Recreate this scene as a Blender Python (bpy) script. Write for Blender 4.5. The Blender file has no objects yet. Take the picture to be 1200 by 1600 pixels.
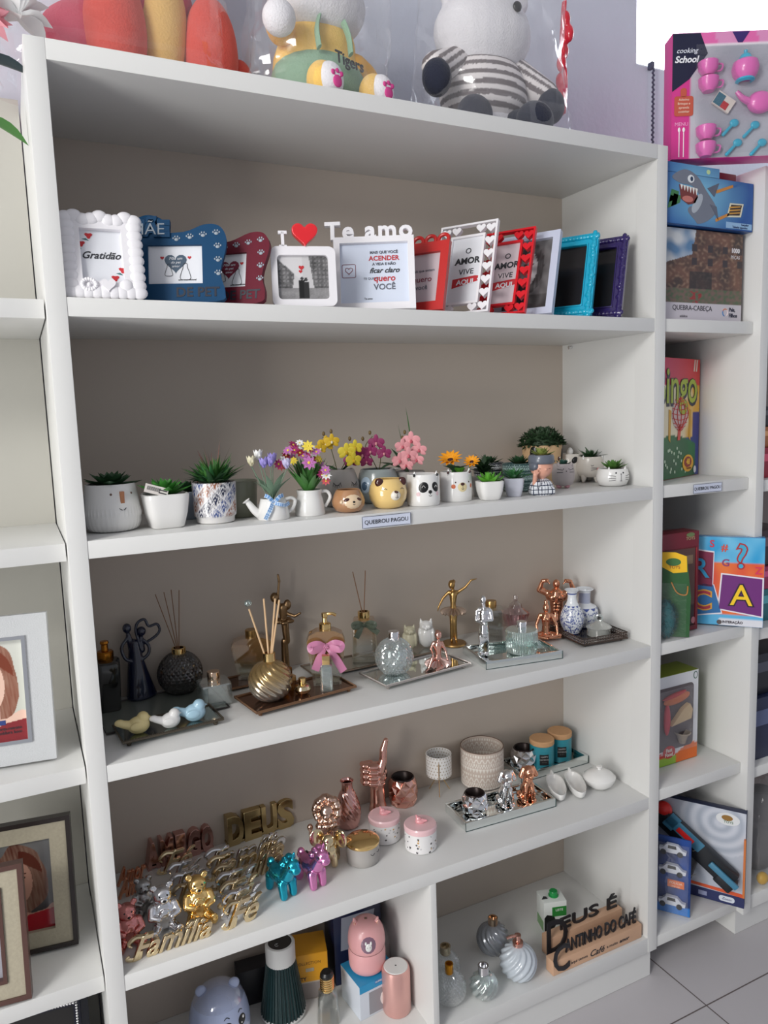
import bpy, bmesh, math, random
from mathutils import Vector, Matrix, Euler, noise
from mathutils.geometry import tessellate_polygon
PI = math.pi
sc = bpy.context.scene
COL = sc.collection
def lin(c):
    c = c / 255.0
    return c / 12.92 if c <= 0.04045 else ((c + 0.055) / 1.055) ** 2.4
def S(r, g, b): return (lin(r), lin(g), lin(b))
# ------------------------------------------------------------------ camera
cam_data = bpy.data.cameras.new('camera'); cam = bpy.data.objects.new('camera', cam_data); COL.objects.link(cam)
cam_data.sensor_fit = 'VERTICAL'; cam_data.sensor_height = 36.0; cam_data.lens = 1166.444 * 36.0 / 1600.0
cam_data.clip_start = 0.02
CP = Vector((-0.06985, -1.48185, 1.68305))
CF = Vector((0.43474548, 0.89156301, -0.12693213)); CR = Vector((0.8964643, -0.44186760, -0.03323823)); CU = Vector((0.08572117, 0.09933995, 0.99135435))
cam.matrix_world = Matrix(((CR.x, CU.x, -CF.x, CP.x), (CR.y, CU.y, -CF.y, CP.y), (CR.z, CU.z, -CF.z, CP.z), (0, 0, 0, 1)))
sc.camera = cam
# ------------------------------------------------------------------ light, world, exposure
sc.view_settings.view_transform = 'Standard'; sc.view_settings.look = 'None'; sc.view_settings.gamma = 1.0
sc.view_settings.use_curve_mapping = False; sc.view_settings.exposure = 0.0
w = bpy.data.worlds.new('world'); sc.world = w; w.use_nodes = True
w.node_tree.nodes['Background'].inputs[0].default_value = (0.86, 0.89, 0.96, 1)
w.node_tree.nodes['Background'].inputs[1].default_value = 0.38
def area(name, loc, target, sx, sy, power, color):
    L = bpy.data.lights.new(name, 'AREA'); L.shape = 'RECTANGLE'; L.size = sx; L.size_y = sy; L.energy = power; L.color = color
    o = bpy.data.objects.new(name, L); COL.objects.link(o); o.location = loc
    o.rotation_euler = (Vector(target) - Vector(loc)).to_track_quat('-Z', 'Y').to_euler(); return o
area('shop_light', (-2.7, -2.25, 3.35), (0.7, 0.1, 1.3), 1.1, 1.0, 92, (1.0, 0.985, 0.955))
area('shop_door_daylight', (-3.3, -1.9, 1.35), (0.9, 0.2, 1.2), 1.3, 2.0, 84, (1.0, 0.99, 0.96))
area('rear_window_daylight', (2.6, 0.30, 2.75), (2.0, -1.2, 1.2), 1.0, 0.6, 6, (0.88, 0.94, 1.0))
# ------------------------------------------------------------------ shelf levels (floor is z = 0)
ZT, Z1, Z2, Z3, Z4, Z5, ZB = 2.348, 1.9145, 1.4704, 1.0274, 0.580, 0.143, 0.097
TH, ST, W, D = 0.034, 0.0345, 1.5, 0.376
def spot(px, py, z):
    "the point on the horizontal level z which the photo shows at this pixel"
    d = CF + CR * ((px - 600) / 1166.444) + CU * ((800 - py) / 1166.444)
    return CP + d * ((z - CP.z) / d.z)
# ------------------------------------------------------------------ materials
MC = {}
def node_mat(name):
    m = bpy.data.materials.new(name); m.use_nodes = True
    return m, m.node_tree, m.node_tree.nodes['Principled BSDF']
def mt(name, col=None, rough=0.45, metal=0.0, coat=0.0, bump=0.0, bscale=60.0, sheen=0.0, dirt=0.0, emit=0.0, spec=None):
    key = name
    if key in MC: return MC[key]
    m, nt, b = node_mat(name)
    b.inputs['Base Color'].default_value = (*col, 1); b.inputs['Roughness'].default_value = rough; b.inputs['Metallic'].default_value = metal
    b.inputs['Coat Weight'].default_value = coat; b.inputs['Coat Roughness'].default_value = 0.06
    if spec is not None: b.inputs['Specular IOR Level'].default_value = spec
    if sheen: b.inputs['Sheen Weight'].default_value = sheen
    if emit: b.inputs['Emission Color'].default_value = (*col, 1); b.inputs['Emission Strength'].default_value = emit
    tc = None
    if bump or dirt:
        tc = nt.nodes.new('ShaderNodeTexCoord'); n = nt.nodes.new('ShaderNodeTexNoise'); n.inputs['Scale'].default_value = bscale; n.inputs['Detail'].default_value = 5
        nt.links.new(tc.outputs['Object'], n.inputs['Vector'])
        if bump:
            bp = nt.nodes.new('ShaderNodeBump'); bp.inputs['Strength'].default_value = bump; bp.inputs['Distance'].default_value = 0.004
            nt.links.new(n.outputs['Fac'], bp.inputs['Height']); nt.links.new(bp.outputs['Normal'], b.inputs['Normal'])
        if dirt:
            mx = nt.nodes.new('ShaderNodeMix'); mx.data_type = 'RGBA'; mx.inputs['A'].default_value = (*[c * (1 - dirt) for c in col], 1); mx.inputs['B'].default_value = (*[min(1, c * (1 + dirt)) for c in col], 1)
            nt.links.new(n.outputs['Fac'], mx.inputs['Factor']); nt.links.new(mx.outputs['Result'], b.inputs['Base Color'])
    MC[key] = m; return m
def vcol(name, rough=0.4, metal=0.0, coat=0.0, bump=0.0, bscale=80):
    "material that takes its pattern from the colours stored on the mesh"
    if name in MC: return MC[name]
    m, nt, b = node_mat(name); a = nt.nodes.new('ShaderNodeAttribute'); a.attribute_name = 'Col'
    nt.links.new(a.outputs['Color'], b.inputs['Base Color']); b.inputs['Roughness'].default_value = rough; b.inputs['Metallic'].default_value = metal; b.inputs['Coat Weight'].default_value = coat
    if bump:
        tc = nt.nodes.new('ShaderNodeTexCoord'); n = nt.nodes.new('ShaderNodeTexNoise'); n.inputs['Scale'].default_value = bscale
        bp = nt.nodes.new('ShaderNodeBump'); bp.inputs['Strength'].default_value = bump; bp.inputs['Distance'].default_value = 0.002
        nt.links.new(tc.outputs['Object'], n.inputs['Vector']); nt.links.new(n.outputs['Fac'], bp.inputs['Height']); nt.links.new(bp.outputs['Normal'], b.inputs['Normal'])
    MC[name] = m; return m
def glass(name, tint=(1, 1, 1), mix=0.16, rough=0.03, bump=0.0, bscale=200, body=None, bodymix=0.0):
    "thin-walled glass or film: a clear layer, a mirror layer at grazing angles, and a little of a body colour"
    if name in MC: return MC[name]
    m = bpy.data.materials.new(name); m.use_nodes = True; nt = m.node_tree; nt.nodes.clear()
    o = nt.nodes.new('ShaderNodeOutputMaterial'); t = nt.nodes.new('ShaderNodeBsdfTransparent'); t.inputs[0].default_value = (*tint, 1)
    g = nt.nodes.new('ShaderNodeBsdfGlossy'); g.inputs['Roughness'].default_value = rough; g.inputs[0].default_value = (1, 1, 1, 1)
    lw = nt.nodes.new('ShaderNodeLayerWeight'); lw.inputs[0].default_value = 0.25
    mp = nt.nodes.new('ShaderNodeMapRange'); mp.inputs['To Min'].default_value = mix * 0.45; mp.inputs['To Max'].default_value = min(1, mix * 4)
    nt.links.new(lw.outputs['Facing'], mp.inputs['Value'])
    ms = nt.nodes.new('ShaderNodeMixShader'); nt.links.new(mp.outputs[0], ms.inputs[0]); nt.links.new(g.outputs[0], ms.inputs[2])
    src = t
    if body:
        d = nt.nodes.new('ShaderNodeBsdfDiffuse'); d.inputs[0].default_value = (*body, 1)
        m2 = nt.nodes.new('ShaderNodeMixShader'); m2.inputs[0].default_value = bodymix; nt.links.new(t.outputs[0], m2.inputs[1]); nt.links.new(d.outputs[0], m2.inputs[2]); src = m2
    nt.links.new(src.outputs[0], ms.inputs[1]); nt.links.new(ms.outputs[0], o.inputs[0])
    if bump:
        tc = nt.nodes.new('ShaderNodeTexCoord'); n = nt.nodes.new('ShaderNodeTexNoise'); n.inputs['Scale'].default_value = bscale; n.inputs['Detail'].default_value = 2
        bp = nt.nodes.new('ShaderNodeBump'); bp.inputs['Strength'].default_value = bump; bp.inputs['Distance'].default_value = 0.01
        nt.links.new(tc.outputs['Object'], n.inputs['Vector']); nt.links.new(n.outputs['Fac'], bp.inputs['Height'])
        nt.links.new(bp.outputs['Normal'], g.inputs['Normal']); nt.links.new(bp.outputs['Normal'], lw.inputs['Normal'])
    MC[name] = m; return m
def sw(name, a=None, **k):
    "short way to a plain material by sRGB colour"
    return MC[name] if (a is None or name in MC) else mt(name, S(*a), **k)
# ------------------------------------------------------------------ geometry collector
def sp(pts, n=6, closed=False):
    P = [Vector(p) for p in pts]; out = []; m = len(P)
    for i in range(m if closed else m - 1):
        if closed: a, b, c, d = P[i - 1], P[i], P[(i + 1) % m], P[(i + 2) % m]
        else: a, b, c, d = P[max(i - 1, 0)], P[i], P[i + 1], P[min(i + 2, m - 1)]
        for k in range(n):
            t = k / n; out.append(0.5 * ((2 * b) + (c - a) * t + (2 * a - 5 * b + 4 * c - d) * t * t + (3 * b - a - 3 * c + d) * t ** 3))
    if not closed: out.append(P[-1])
    return out
def TR(x=0, y=0, z=0, rx=0, ry=0, rz=0, s=1.0):
    return Matrix.Translation((x, y, z)) @ Euler((rx, ry, rz)).to_matrix().to_4x4() @ Matrix.Scale(s, 4)
class G:
    def __init__(s): s.v = []; s.f = []; s.c = []
    def add(s, vs, fs, T=None, cols=None):
        n = len(s.v)
        for p in vs: s.v.append((T @ Vector(p)) if T else Vector(p))
        for f in fs: s.f.append([i + n for i in f])
        s.c += cols if cols else [(0.8, 0.8, 0.8)] * len(vs)
        return s
    def box(s, x, y, z, sx, sy, sz, T=None, bev=0.0, col=None):
        "centre x, y; z is the bottom"
        if bev > 0:
            bm = bmesh.new(); bmesh.ops.create_cube(bm, size=1); bmesh.ops.scale(bm, vec=(sx, sy, sz), verts=bm.verts)
            bmesh.ops.bevel(bm, geom=bm.edges[:], offset=bev, segments=2, affect='EDGES', profile=0.6)
            bmesh.ops.translate(bm, vec=(x, y, z + sz / 2), verts=bm.verts); bm.verts.index_update()
            vs = [v.co.copy() for v in bm.verts]; fs = [[v.index for v in f.verts] for f in bm.faces]; bm.free()
        else:
            X = (x - sx / 2, x + sx / 2); Y = (y - sy / 2, y + sy / 2); Zz = (z, z + sz)
            vs = [(X[i], Y[j], Zz[k]) for k in (0, 1) for j in (0, 1) for i in (0, 1)]
            fs = [(0, 2, 3, 1), (4, 5, 7, 6), (0, 1, 5, 4), (2, 6, 7, 3), (0, 4, 6, 2), (1, 3, 7, 5)]
        return s.add(vs, fs, T, [col] * len(vs) if col else None)
    def lathe(s, prof, n=32, T=None, mod=None, colf=None, sq=None):
        "profile of (r, z); mod(theta, r, z) -> r; sq = superellipse power for squarish bodies"
        vs = []; fs = []; cs = []; rows = []
        for r, z in prof:
            if r < 1e-6: rows.append([len(vs)]); vs.append((0, 0, z)); cs.append(colf(0, z) if colf else (.8, .8, .8)); continue
            row = []
            for i in range(n):
                t = 2 * PI * i / n; rr = mod(t, r, z) if mod else r
                if sq: rr = rr / (abs(math.cos(t)) ** sq + abs(math.sin(t)) ** sq) ** (1 / sq)
                row.append(len(vs)); vs.append((rr * math.cos(t), rr * math.sin(t), z)); cs.append(colf(t, z) if colf else (.8, .8, .8))
            rows.append(row)
        for a, b in zip(rows, rows[1:]):
            for i in range(n):
                j = (i + 1) % n
                if len(a) == 1 and len(b) == 1: continue
                if len(a) == 1: fs.append((a[0], b[j], b[i]))
                elif len(b) == 1: fs.append((a[i], a[j], b[0]))
                else: fs.append((a[i], a[j], b[j], b[i]))
        return s.add(vs, fs, T, cs)
    def ell(s, x, y, z, rx, ry, rz, T=None, n=20, m=12, R=None, col=None):
        M = Matrix.Translation((x, y, z)) @ (R.to_4x4() if R else Matrix.Identity(4)) @ Matrix.Diagonal((rx, ry, rz, 1))
        pr = [(math.sin(PI * k / m) if 0 < k < m else 0, -math.cos(PI * k / m)) for k in range(m + 1)]
        return s.lathe(pr, n, (T @ M) if T else M, colf=(lambda t, z: col) if col else None)
    def tube(s, pts, r, n=8, T=None, closed=False, flat=1.0, col=None):
        P = [Vector(p) for p in pts]; m = len(P); vs = []; fs = []
        up = Vector((0, 0, 1)); d0 = (P[1] - P[0]).normalized()
        if abs(d0.dot(up)) > .9: up = Vector((0, 1, 0))
        nrm = (up - d0 * up.dot(d0)).normalized()
        for i in range(m):
            if closed: d = P[(i + 1) % m] - P[i - 1]
            else: d = P[min(i + 1, m - 1)] - P[max(i - 1, 0)]
            d = d.normalized() if d.length > 1e-9 else d0; nn = nrm - d * nrm.dot(d)
            if nn.length > 1e-6: nrm = nn.normalized()
            bn = d.cross(nrm); rr = r[i] if isinstance(r, (list, tuple)) else r
            for k in range(n):
                a = 2 * PI * k / n; vs.append(P[i] + nrm * (math.cos(a) * rr) + bn * (math.sin(a) * rr * flat))
        for i in range(m if closed else m - 1):
            for k in range(n):
                j = (i + 1) % m; l = (k + 1) % n; fs.append((i * n + k, i * n + l, j * n + l, j * n + k))
        if not closed: fs.append(list(range(n))[::-1]); fs.append([(m - 1) * n + k for k in range(n)])
        return s.add(vs, fs, T, [col] * len(vs) if col else None)
    def limb(s, a, b, ra, rb, T=None, n=14, col=None):
        a = Vector(a); b = Vector(b); d = b - a; L = d.length
        q = d.to_track_quat('Z', 'Y').to_matrix().to_4x4() if L > 1e-6 else Matrix.Identity(4)
        pr = [(0, -ra)] + [(ra * math.cos(t), ra * math.sin(t)) for t in (-1.1, -.6, 0)] + [(rb * math.cos(t), L + rb * math.sin(t)) for t in (0, .6, 1.1)] + [(0, L + rb)]
        M = Matrix.Translation(a) @ q
        return s.lathe(pr, n, (T @ M) if T else M, colf=(lambda t, z: col) if col else None)
    def prism(s, out, y0, y1, T=None, holes=(), col=None):
        "outline(s) in the xz plane extruded from y0 to y1"
        loops = [[Vector((p[0], 0, p[1])) for p in L] for L in [out, *holes]]
        flat = [p for L in loops for p in L]; tris = tessellate_polygon(loops); n = len(flat)
        vs = [(p.x, y0, p.z) for p in flat] + [(p.x, y1, p.z) for p in flat]; fs = []
        for t in tris:
            nr = (flat[t[1]] - flat[t[0]]).cross(flat[t[2]] - flat[t[0]])
            t = t if nr.y < 0 else t[::-1]
            fs.append(tuple(t)); fs.append(tuple(i + n for i in t[::-1]))
        o = 0
        for L in loops:
            m = len(L)
            for i in range(m): j = (i + 1) % m; fs.append((o + i, o + j, n + o + j, n + o + i))
            o += m
        return s.add(vs, fs, T, [col] * len(vs) if col else None)
    def text(s, txt, size, depth=0.0006, T=None, shear=0.0, align='CENTER', bold=0.0, sx=1.0, col=None, space=1.0, bev=0.0):
        c = bpy.data.curves.new('t', 'FONT'); c.body = txt; c.size = size; c.extrude = depth; c.shear = shear; c.align_x = align; c.align_y = 'CENTER'; c.offset = bold; c.resolution_u = 3; c.space_character = space; c.bevel_depth = bev
        if bev: c.bevel_resolution = 1
        o = bpy.data.objects.new('t', c); me = bpy.data.meshes.new_from_object(o)
        M = Matrix.Rotation(PI / 2, 4, 'X') @ Matrix.Diagonal((sx, 1, 1, 1))
        M = T @ M if T else M
        vs = [v.co.copy() for v in me.vertices]; fs = [list(p.vertices) for p in me.polygons]
        s.add(vs, fs, M, [col] * len(vs) if col else None); bpy.data.objects.remove(o); bpy.data.curves.remove(c); bpy.data.meshes.remove(me); return s
    def leaf(s, p, az, el, L, wd, bend=0.0, fold=0.25, n=5, T=None, tip=0.0, round_=1.0, col=None, thick=0.0):
        "a pointed leaf from p, azimuth az, elevation el, bending by bend radians"
        P = Vector(p); vs = []; fs = []; e = el; h = Vector((math.cos(az), math.sin(az), 0)); side = Vector((-math.sin(az), math.cos(az), 0)); q = P.copy()
        for i in range(n + 1):
            t = i / n; d = h * math.cos(e) + Vector((0, 0, 1)) * math.sin(e); up = -h * math.sin(e) + Vector((0, 0, 1)) * math.cos(e)
            ww = wd * (math.sin(PI * (0.12 + 0.88 * t) ** round_) * (1 - tip) + tip * (1 - t)); ww = max(ww, wd * 0.03)
            vs += [q - side * ww * .5 + up * fold * ww * .5, q - up * thick * ww, q + side * ww * .5 + up * fold * ww * .5]
            q = q + d * (L / n); e += bend / n
        for i in range(n):
            a = i * 3; fs += [(a, a + 1, a + 4, a + 3), (a + 1, a + 2, a + 5, a + 4)]
        if thick:
            k = len(vs); vs += [(Vector(vs[i * 3]) + Vector(vs[i * 3 + 2])) * .5 + (-h * math.sin(el) + Vector((0, 0, 1)) * math.cos(el)) * thick * wd * .6 for i in range(n + 1)]
            for i in range(n): a = i * 3; fs += [(a + 3, k + i + 1, k + i, a), (k + i, k + i + 1, a + 5, a + 2)]
        return s.add(vs, fs, T, [col] * len(vs) if col else None)
    def grid(s, w_, h_, nx, ny, fn, T=None, y=0.0, bow=None):
        "a panel in the xz plane, x in +-w/2, z in 0..h, coloured by fn(u, v)"
        vs = []; cs = []; fs = []
        for j in range(ny + 1):
            for i in range(nx + 1):
                u = i / nx; v = j / ny; vs.append(((u - .5) * w_, y + (bow(u, v) if bow else 0), v * h_)); cs.append(fn(u, v))
        for j in range(ny):
            for i in range(nx): a = j * (nx + 1) + i; fs.append((a, a + 1, a + nx + 2, a + nx + 1))
        return s.add(vs, fs, T, cs)
    def mesh(s, name, ang=35, sharp=True):
        me = bpy.data.meshes.new(name); me.from_pydata([tuple(p) for p in s.v], [], s.f); me.update()
        if s.c:
            a = me.color_attributes.new('Col', 'FLOAT_COLOR', 'POINT'); buf = []
            for c in s.c: buf += [c[0], c[1], c[2], 1.0]
            a.data.foreach_set('color', buf)
        me.shade_smooth()
        if sharp: me.set_sharp_from_angle(angle=math.radians(ang))
        return me
def fuse(g, voxel, smooth=4, name='fused'):
    "one continuous surface out of overlapping lumps"
    me = g.mesh('tmp', sharp=False); o = bpy.data.objects.new('tmp', me); COL.objects.link(o)
    m = o.modifiers.new('r', 'REMESH'); m.mode = 'VOXEL'; m.voxel_size = voxel; m.use_smooth_shade = True
    if smooth: q = o.modifiers.new('s', 'SMOOTH'); q.iterations = smooth; q.factor = 0.5
    dg = bpy.context.evaluated_depsgraph_get(); out = bpy.data.meshes.new_from_object(o.evaluated_get(dg)); out.name = name
    bpy.data.objects.remove(o); bpy.data.meshes.remove(me); out.materials.clear(); out.shade_smooth(); return out
# ------------------------------------------------------------------ things and parts
def thing(name, label, cat, loc=(0, 0, 0), rz=0.0, group=None, rx=0.0):
    o = bpy.data.objects.new(name, None); COL.objects.link(o); o.location = loc; o.rotation_euler = (rx, 0, rz); o.empty_display_size = 0.03
    o['label'] = label; o['category'] = cat
    if group: o['group'] = group
    return o
def part(name, g, m, parent=None, label=None, ang=35, stuff=False):
    me = g if isinstance(g, bpy.types.Mesh) else g.mesh(name, ang)
    me.name = name; me.materials.clear(); me.materials.append(m)
    o = bpy.data.objects.new(name, me); COL.objects.link(o); o.parent = parent
    if label: o['label'] = label
    if stuff: o['kind'] = 'stuff'
    return o
def solo(name, g, m, label, cat, loc=(0, 0, 0), rz=0.0, group=None, rx=0.0, ang=35):
    o = part(name, g, m, None, None, ang); o.location = loc; o.rotation_euler = (rx, 0, rz); o['label'] = label; o['category'] = cat
    if group: o['group'] = group
    return o
def struct(name, g, m):
    o = part(name, g, m); o['kind'] = 'structure'; return o
# ------------------------------------------------------------------ common materials
WHITE = sw('white_melamine', (222, 222, 220), rough=0.38, bump=0.03, bscale=300)
BACKM = sw('beige_backboard', (196, 184, 172), rough=0.6)
CER = sw('white_ceramic', (232, 231, 229), rough=0.14, coat=0.5)
CERG = sw('grey_ceramic', (176, 178, 178), rough=0.2, coat=0.4)
CHROME = mt('chrome_plate', (0.88, 0.88, 0.9), 0.08, 1.0)
GOLD = mt('gold_plate', (0.86, 0.60, 0.26), 0.12, 1.0)
PGOLD = mt('pale_gold_plate', (0.84, 0.69, 0.44), 0.14, 1.0)
BRASS = mt('antique_brass', (0.50, 0.31, 0.12), 0.28, 1.0)
BRONZE = mt('dark_bronze', (0.30, 0.19, 0.10), 0.3, 1.0)
ROSE = mt('rose_gold_plate', (0.82, 0.46, 0.38), 0.14, 1.0)
COPPER = mt('copper_plate', (0.83, 0.39, 0.24), 0.15, 1.0)
SILVER = mt('silver_plate', (0.78, 0.78, 0.80), 0.13, 1.0)
BLACK = sw('black_paint', (22, 22, 24), rough=0.3)
INK = sw('dark_ink', (40, 42, 48), rough=0.6)
MIRROR = mt('mirror_glass', (0.82, 0.86, 0.85), 0.03, 1.0)
CLEAR = glass('clear_glass', (0.93, 0.965, 0.96), 0.16)
SOIL = sw('dark_soil', (58, 44, 34), rough=0.9)
G1 = sw('leaf_green', (70, 124, 58), rough=0.45); G2 = sw('leaf_dark_green', (48, 84, 52), rough=0.5); G3 = sw('leaf_bright_green', (90, 160, 50), rough=0.4); G4 = sw('leaf_grey_green', (108, 134, 112), rough=0.6)
G5 = sw('leaf_lime', (128, 140, 70), rough=0.45)
# ================================================================== SETTING
def tiles():
    m, nt, b = node_mat('floor_tile'); tc = nt.nodes.new('ShaderNodeTexCoord'); mp = nt.nodes.new('ShaderNodeMapping'); br = nt.nodes.new('ShaderNodeTexBrick')
    mp.inputs['Location'].default_value = (0.253, 0.14, 0); mp.inputs['Rotation'].default_value = (0, 0, 0.0)
    br.offset = 0.0; br.inputs['Scale'].default_value = 1.0; br.inputs['Brick Width'].default_value = 0.6; br.inputs['Row Height'].default_value = 0.6; br.inputs['Mortar Size'].default_value = 0.0022; br.inputs['Mortar Smooth'].default_value = 0.2
    br.inputs['Color1'].default_value = (*S(190, 186, 188), 1); br.inputs['Color2'].default_value = (*S(187, 184, 186), 1); br.inputs['Mortar'].default_value = (*S(96, 86, 84), 1)
    nt.links.new(tc.outputs['Object'], mp.inputs['Vector']); nt.links.new(mp.outputs[0], br.inputs['Vector']); nt.links.new(br.outputs['Color'], b.inputs['Base Color'])
    b.inputs['Roughness'].default_value = 0.35; return m
struct('floor', G().box(0.8, -1.2, -0.05, 6.4, 3.4, 0.05), tiles())
WALL = sw('wall_paint', (206, 210, 222), rough=0.85, bump=0.35, bscale=45)
WALLP = sw('wall_paint_pinkish', (226, 208, 214), rough=0.85, bump=0.3, bscale=40)
# back wall with the window opening
WX0, WX1, WZ0 = 1.802, 3.55, 2.765
g = G(); g.box(0.62, 0.49, 0, 2 * (WX0 - 0.62), 0.14, 3.6); g.box((WX0 + 4.0) / 2, 0.49, 0, 4.0 - WX0, 0.14, WZ0); g.box((WX1 + 4) / 2, 0.49, WZ0, 4 - WX1, 0.14, 3.6 - WZ0)
struct('wall_back', g, WALL)
g = G(); fw = 0.035
g.box(WX0 + fw / 2, 0.50, WZ0, fw, 0.05, 0.48); g.box(2.8, 0.50, WZ0, fw, 0.05, 0.48); g.box((WX0 + WX1) / 2, 0.50, WZ0, WX1 - WX0, 0.05, fw)
wn = part('window_1', g, sw('window_frame_white', (235, 238, 242), rough=0.4)); wn['kind'] = 'structure'
part('pane', G().box((WX0 + WX1) / 2, 0.51, WZ0, WX1 - WX0, 0.004, 0.48), mt('bright_sky_glass', (0.93, 0.96, 1.0), 0.3, emit=5.0), wn)
struct('ceiling', G().box(0.8, -1.2, 3.6, 6.4, 3.6, 0.06), sw('ceiling_paint', (225, 224, 226), rough=0.9))
struct('wall_right', G().box(4.03, -1.2, 0, 0.06, 3.4, 3.6), WALL)
# ================================================================== MAIN BOOKCASE
bc = thing('bookcase', 'large white open bookcase in the middle, five shelves of gifts', 'bookcase')
def sidep(x0, x1, z0, z1, y0=0.0, y1=D, bev=0.0012): return G().box((x0 + x1) / 2, (y0 + y1) / 2, z0, x1 - x0, y1 - y0, z1 - z0, bev=bev)
part('side_panel', sidep(0, ST, ZB, ZT), WHITE, bc)
gg = sidep(W - ST, W, ZB, ZT); gg.box(W - ST - 0.001, 0.035, ZB + .046, 0.003, 0.0695, ZT - ZB - 0.085); part('side_panel', gg, WHITE, bc)
part('top_board', G().box(W / 2, D / 2, ZT - 0.035, W - 2 * ST, D, 0.035, bev=.0012), WHITE, bc)
for z in (Z1, Z2, Z3, Z4): part('shelf', G().box(W / 2, D / 2, z - TH, W - 2 * ST, D - .002, TH, bev=.0012), WHITE, bc)
part('bottom_shelf', G().box(W / 2, D / 2, ZB, W - 2 * ST, D - .002, Z5 - ZB, bev=.0012), WHITE, bc)
part('divider', sidep(.7446, .7611, Z5, Z4 - TH, 0.001), WHITE, bc)
part('plinth', G().box(W / 2 - .002, 0.198, 0.001, W - .005, 0.355, ZB - .001), WHITE, bc)
part('back_panel', G().box(W / 2, D + .004, ZB, W - .01, .008, ZT - ZB - .005), BACKM, bc)
pin = G()
for (x, y, z) in ((W - ST - .006, .33, Z1 - TH - .009),): pin.tube([(x - .008, y, z), (x + .005, y, z)], .004); pin.box(x - .004, y, z - .006, .006, .006, .006)
part('shelf_bracket', pin, SILVER, bc)
# ------------------------------------------------------------------ left bookcase
lb = thing('bookcase', 'white bookcase at the left edge holding portrait frames', 'bookcase')
for z in (Z1 - .002, Z2 - .004, Z3 - .003, Z4 - .002): part('shelf', G().box(-.55, D / 2 + .012, z - TH, 1.095, D - .026, TH, bev=.0012), WHITE, lb)
part('back_panel', G().box(-.55, D + .004, .05, 1.095, .008, 2.33), sw('grey_white_backboard', (186, 184, 176), rough=.6), lb)
part('bottom_shelf', G().box(-.55, D / 2 + .012, .10, 1.095, D - .026, TH, bev=.0012), WHITE, lb)
part('plinth', G().box(-.55, .21, .001, 1.095, .33, .098), WHITE, lb)
part('side_panel', sidep(-1.13, -1.098, .1, 2.38), WHITE, lb)
# ------------------------------------------------------------------ shelves between the two right-hand units
rb = thing('bookcase', 'narrow white open shelves of boxed toys right of the main bookcase', 'bookcase')
for z in (Z1 + .001, Z2, Z3 - .002, Z4 + .012, Z5 - .01): part('shelf', G().box(1.6725, .19, z - TH, .343, .372, TH, bev=.0012), WHITE, rb)
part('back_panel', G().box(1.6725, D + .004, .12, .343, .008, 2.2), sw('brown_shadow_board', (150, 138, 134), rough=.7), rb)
# ------------------------------------------------------------------ far right bookcase
fb = thing('bookcase', 'white bookcase at the right edge, only its left end in view', 'bookcase')
part('side_panel', G().box(1.8625, .175, .097, .033, .39, 2.235, bev=.0012), WHITE, fb)
for z in (Z2 - .01, Z3 - .018, Z4 - .01, ): part('shelf', G().box(2.28, .18, z - TH, .80, .38, TH, bev=.0012), WHITE, fb)
part('shelf', G().box(2.28, .18, Z1 - TH, .80, .38, TH, bev=.0012), WHITE, fb)
part('bottom_shelf', G().box(2.28, .18, .097, .80, .38, .046, bev=.0012), WHITE, fb)
part('plinth', G().box(2.265, .195, .001, .806, .35, .096), WHITE, fb)
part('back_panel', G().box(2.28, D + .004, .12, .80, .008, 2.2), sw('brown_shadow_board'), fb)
# ------------------------------------------------------------------ blind chain
g = G()
for k in range(64): g.ell(1.853 + .004 * (k % 2), .400, 2.755 - k * .0072, .0042, .0042, .0048, n=8, m=6)
g.tube([(1.855, .4, 2.76), (1.855, .4, 2.31)], .002, 6)
g.box(1.855, .41, 2.755, .012, .018, .02)
solo('blind_chain', g, sw('chain_grey', (70, 70, 92), rough=.4), 'thin dark beaded blind chain hanging from the window by the wall', 'chain')
# ================================================================== PLUSH TOYS ON TOP
def fur(name, a=None): return sw(name, a, rough=.95, bump=.5, bscale=220, sheen=.15)
FILM = glass('cellophane_film', (.99, .99, .99), 0.075, 0.08, bump=1.0, bscale=13, body=(.9, .9, .92), bodymix=.035)
def bag(name, label, x, y, z, rx, ry, h, seed, lean=0):
    g = G(); random.seed(seed); n = 46; m = 34; vs = []; fs = []
    for j in range(m + 1):
        v = j / m
        for i in range(n):
            t = 2 * PI * i / n; b = 1 - .25 * v ** 2; sq = 1 / (abs(math.cos(t)) ** 3 + abs(math.sin(t)) ** 3) ** (1 / 3)
            k = noise.noise(Vector((math.cos(t) * 2.2 + seed, math.sin(t) * 2.2, v * 2.6))) * .16 + abs(noise.noise(Vector((math.cos(t) * 6 + seed, math.sin(t) * 6, v * 5)))) * .10
            if v < .12: k += .10 * (1 - v / .12) * math.sin(t * 7 + seed) + .04
            r = b * sq * (1 + k); vs.append((rx * r * math.cos(t), ry * r * math.sin(t), max(v * h, .001)))
    for j in range(m):
        for i in range(n): fs.append((j * n + i, j * n + (i + 1) % n, (j + 1) * n + (i + 1) % n, (j + 1) * n + i))
    g.add(vs, fs); return solo(name, g, FILM, label, 'bag', (x, y, z + .001), ang=12, rx=lean)
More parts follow.
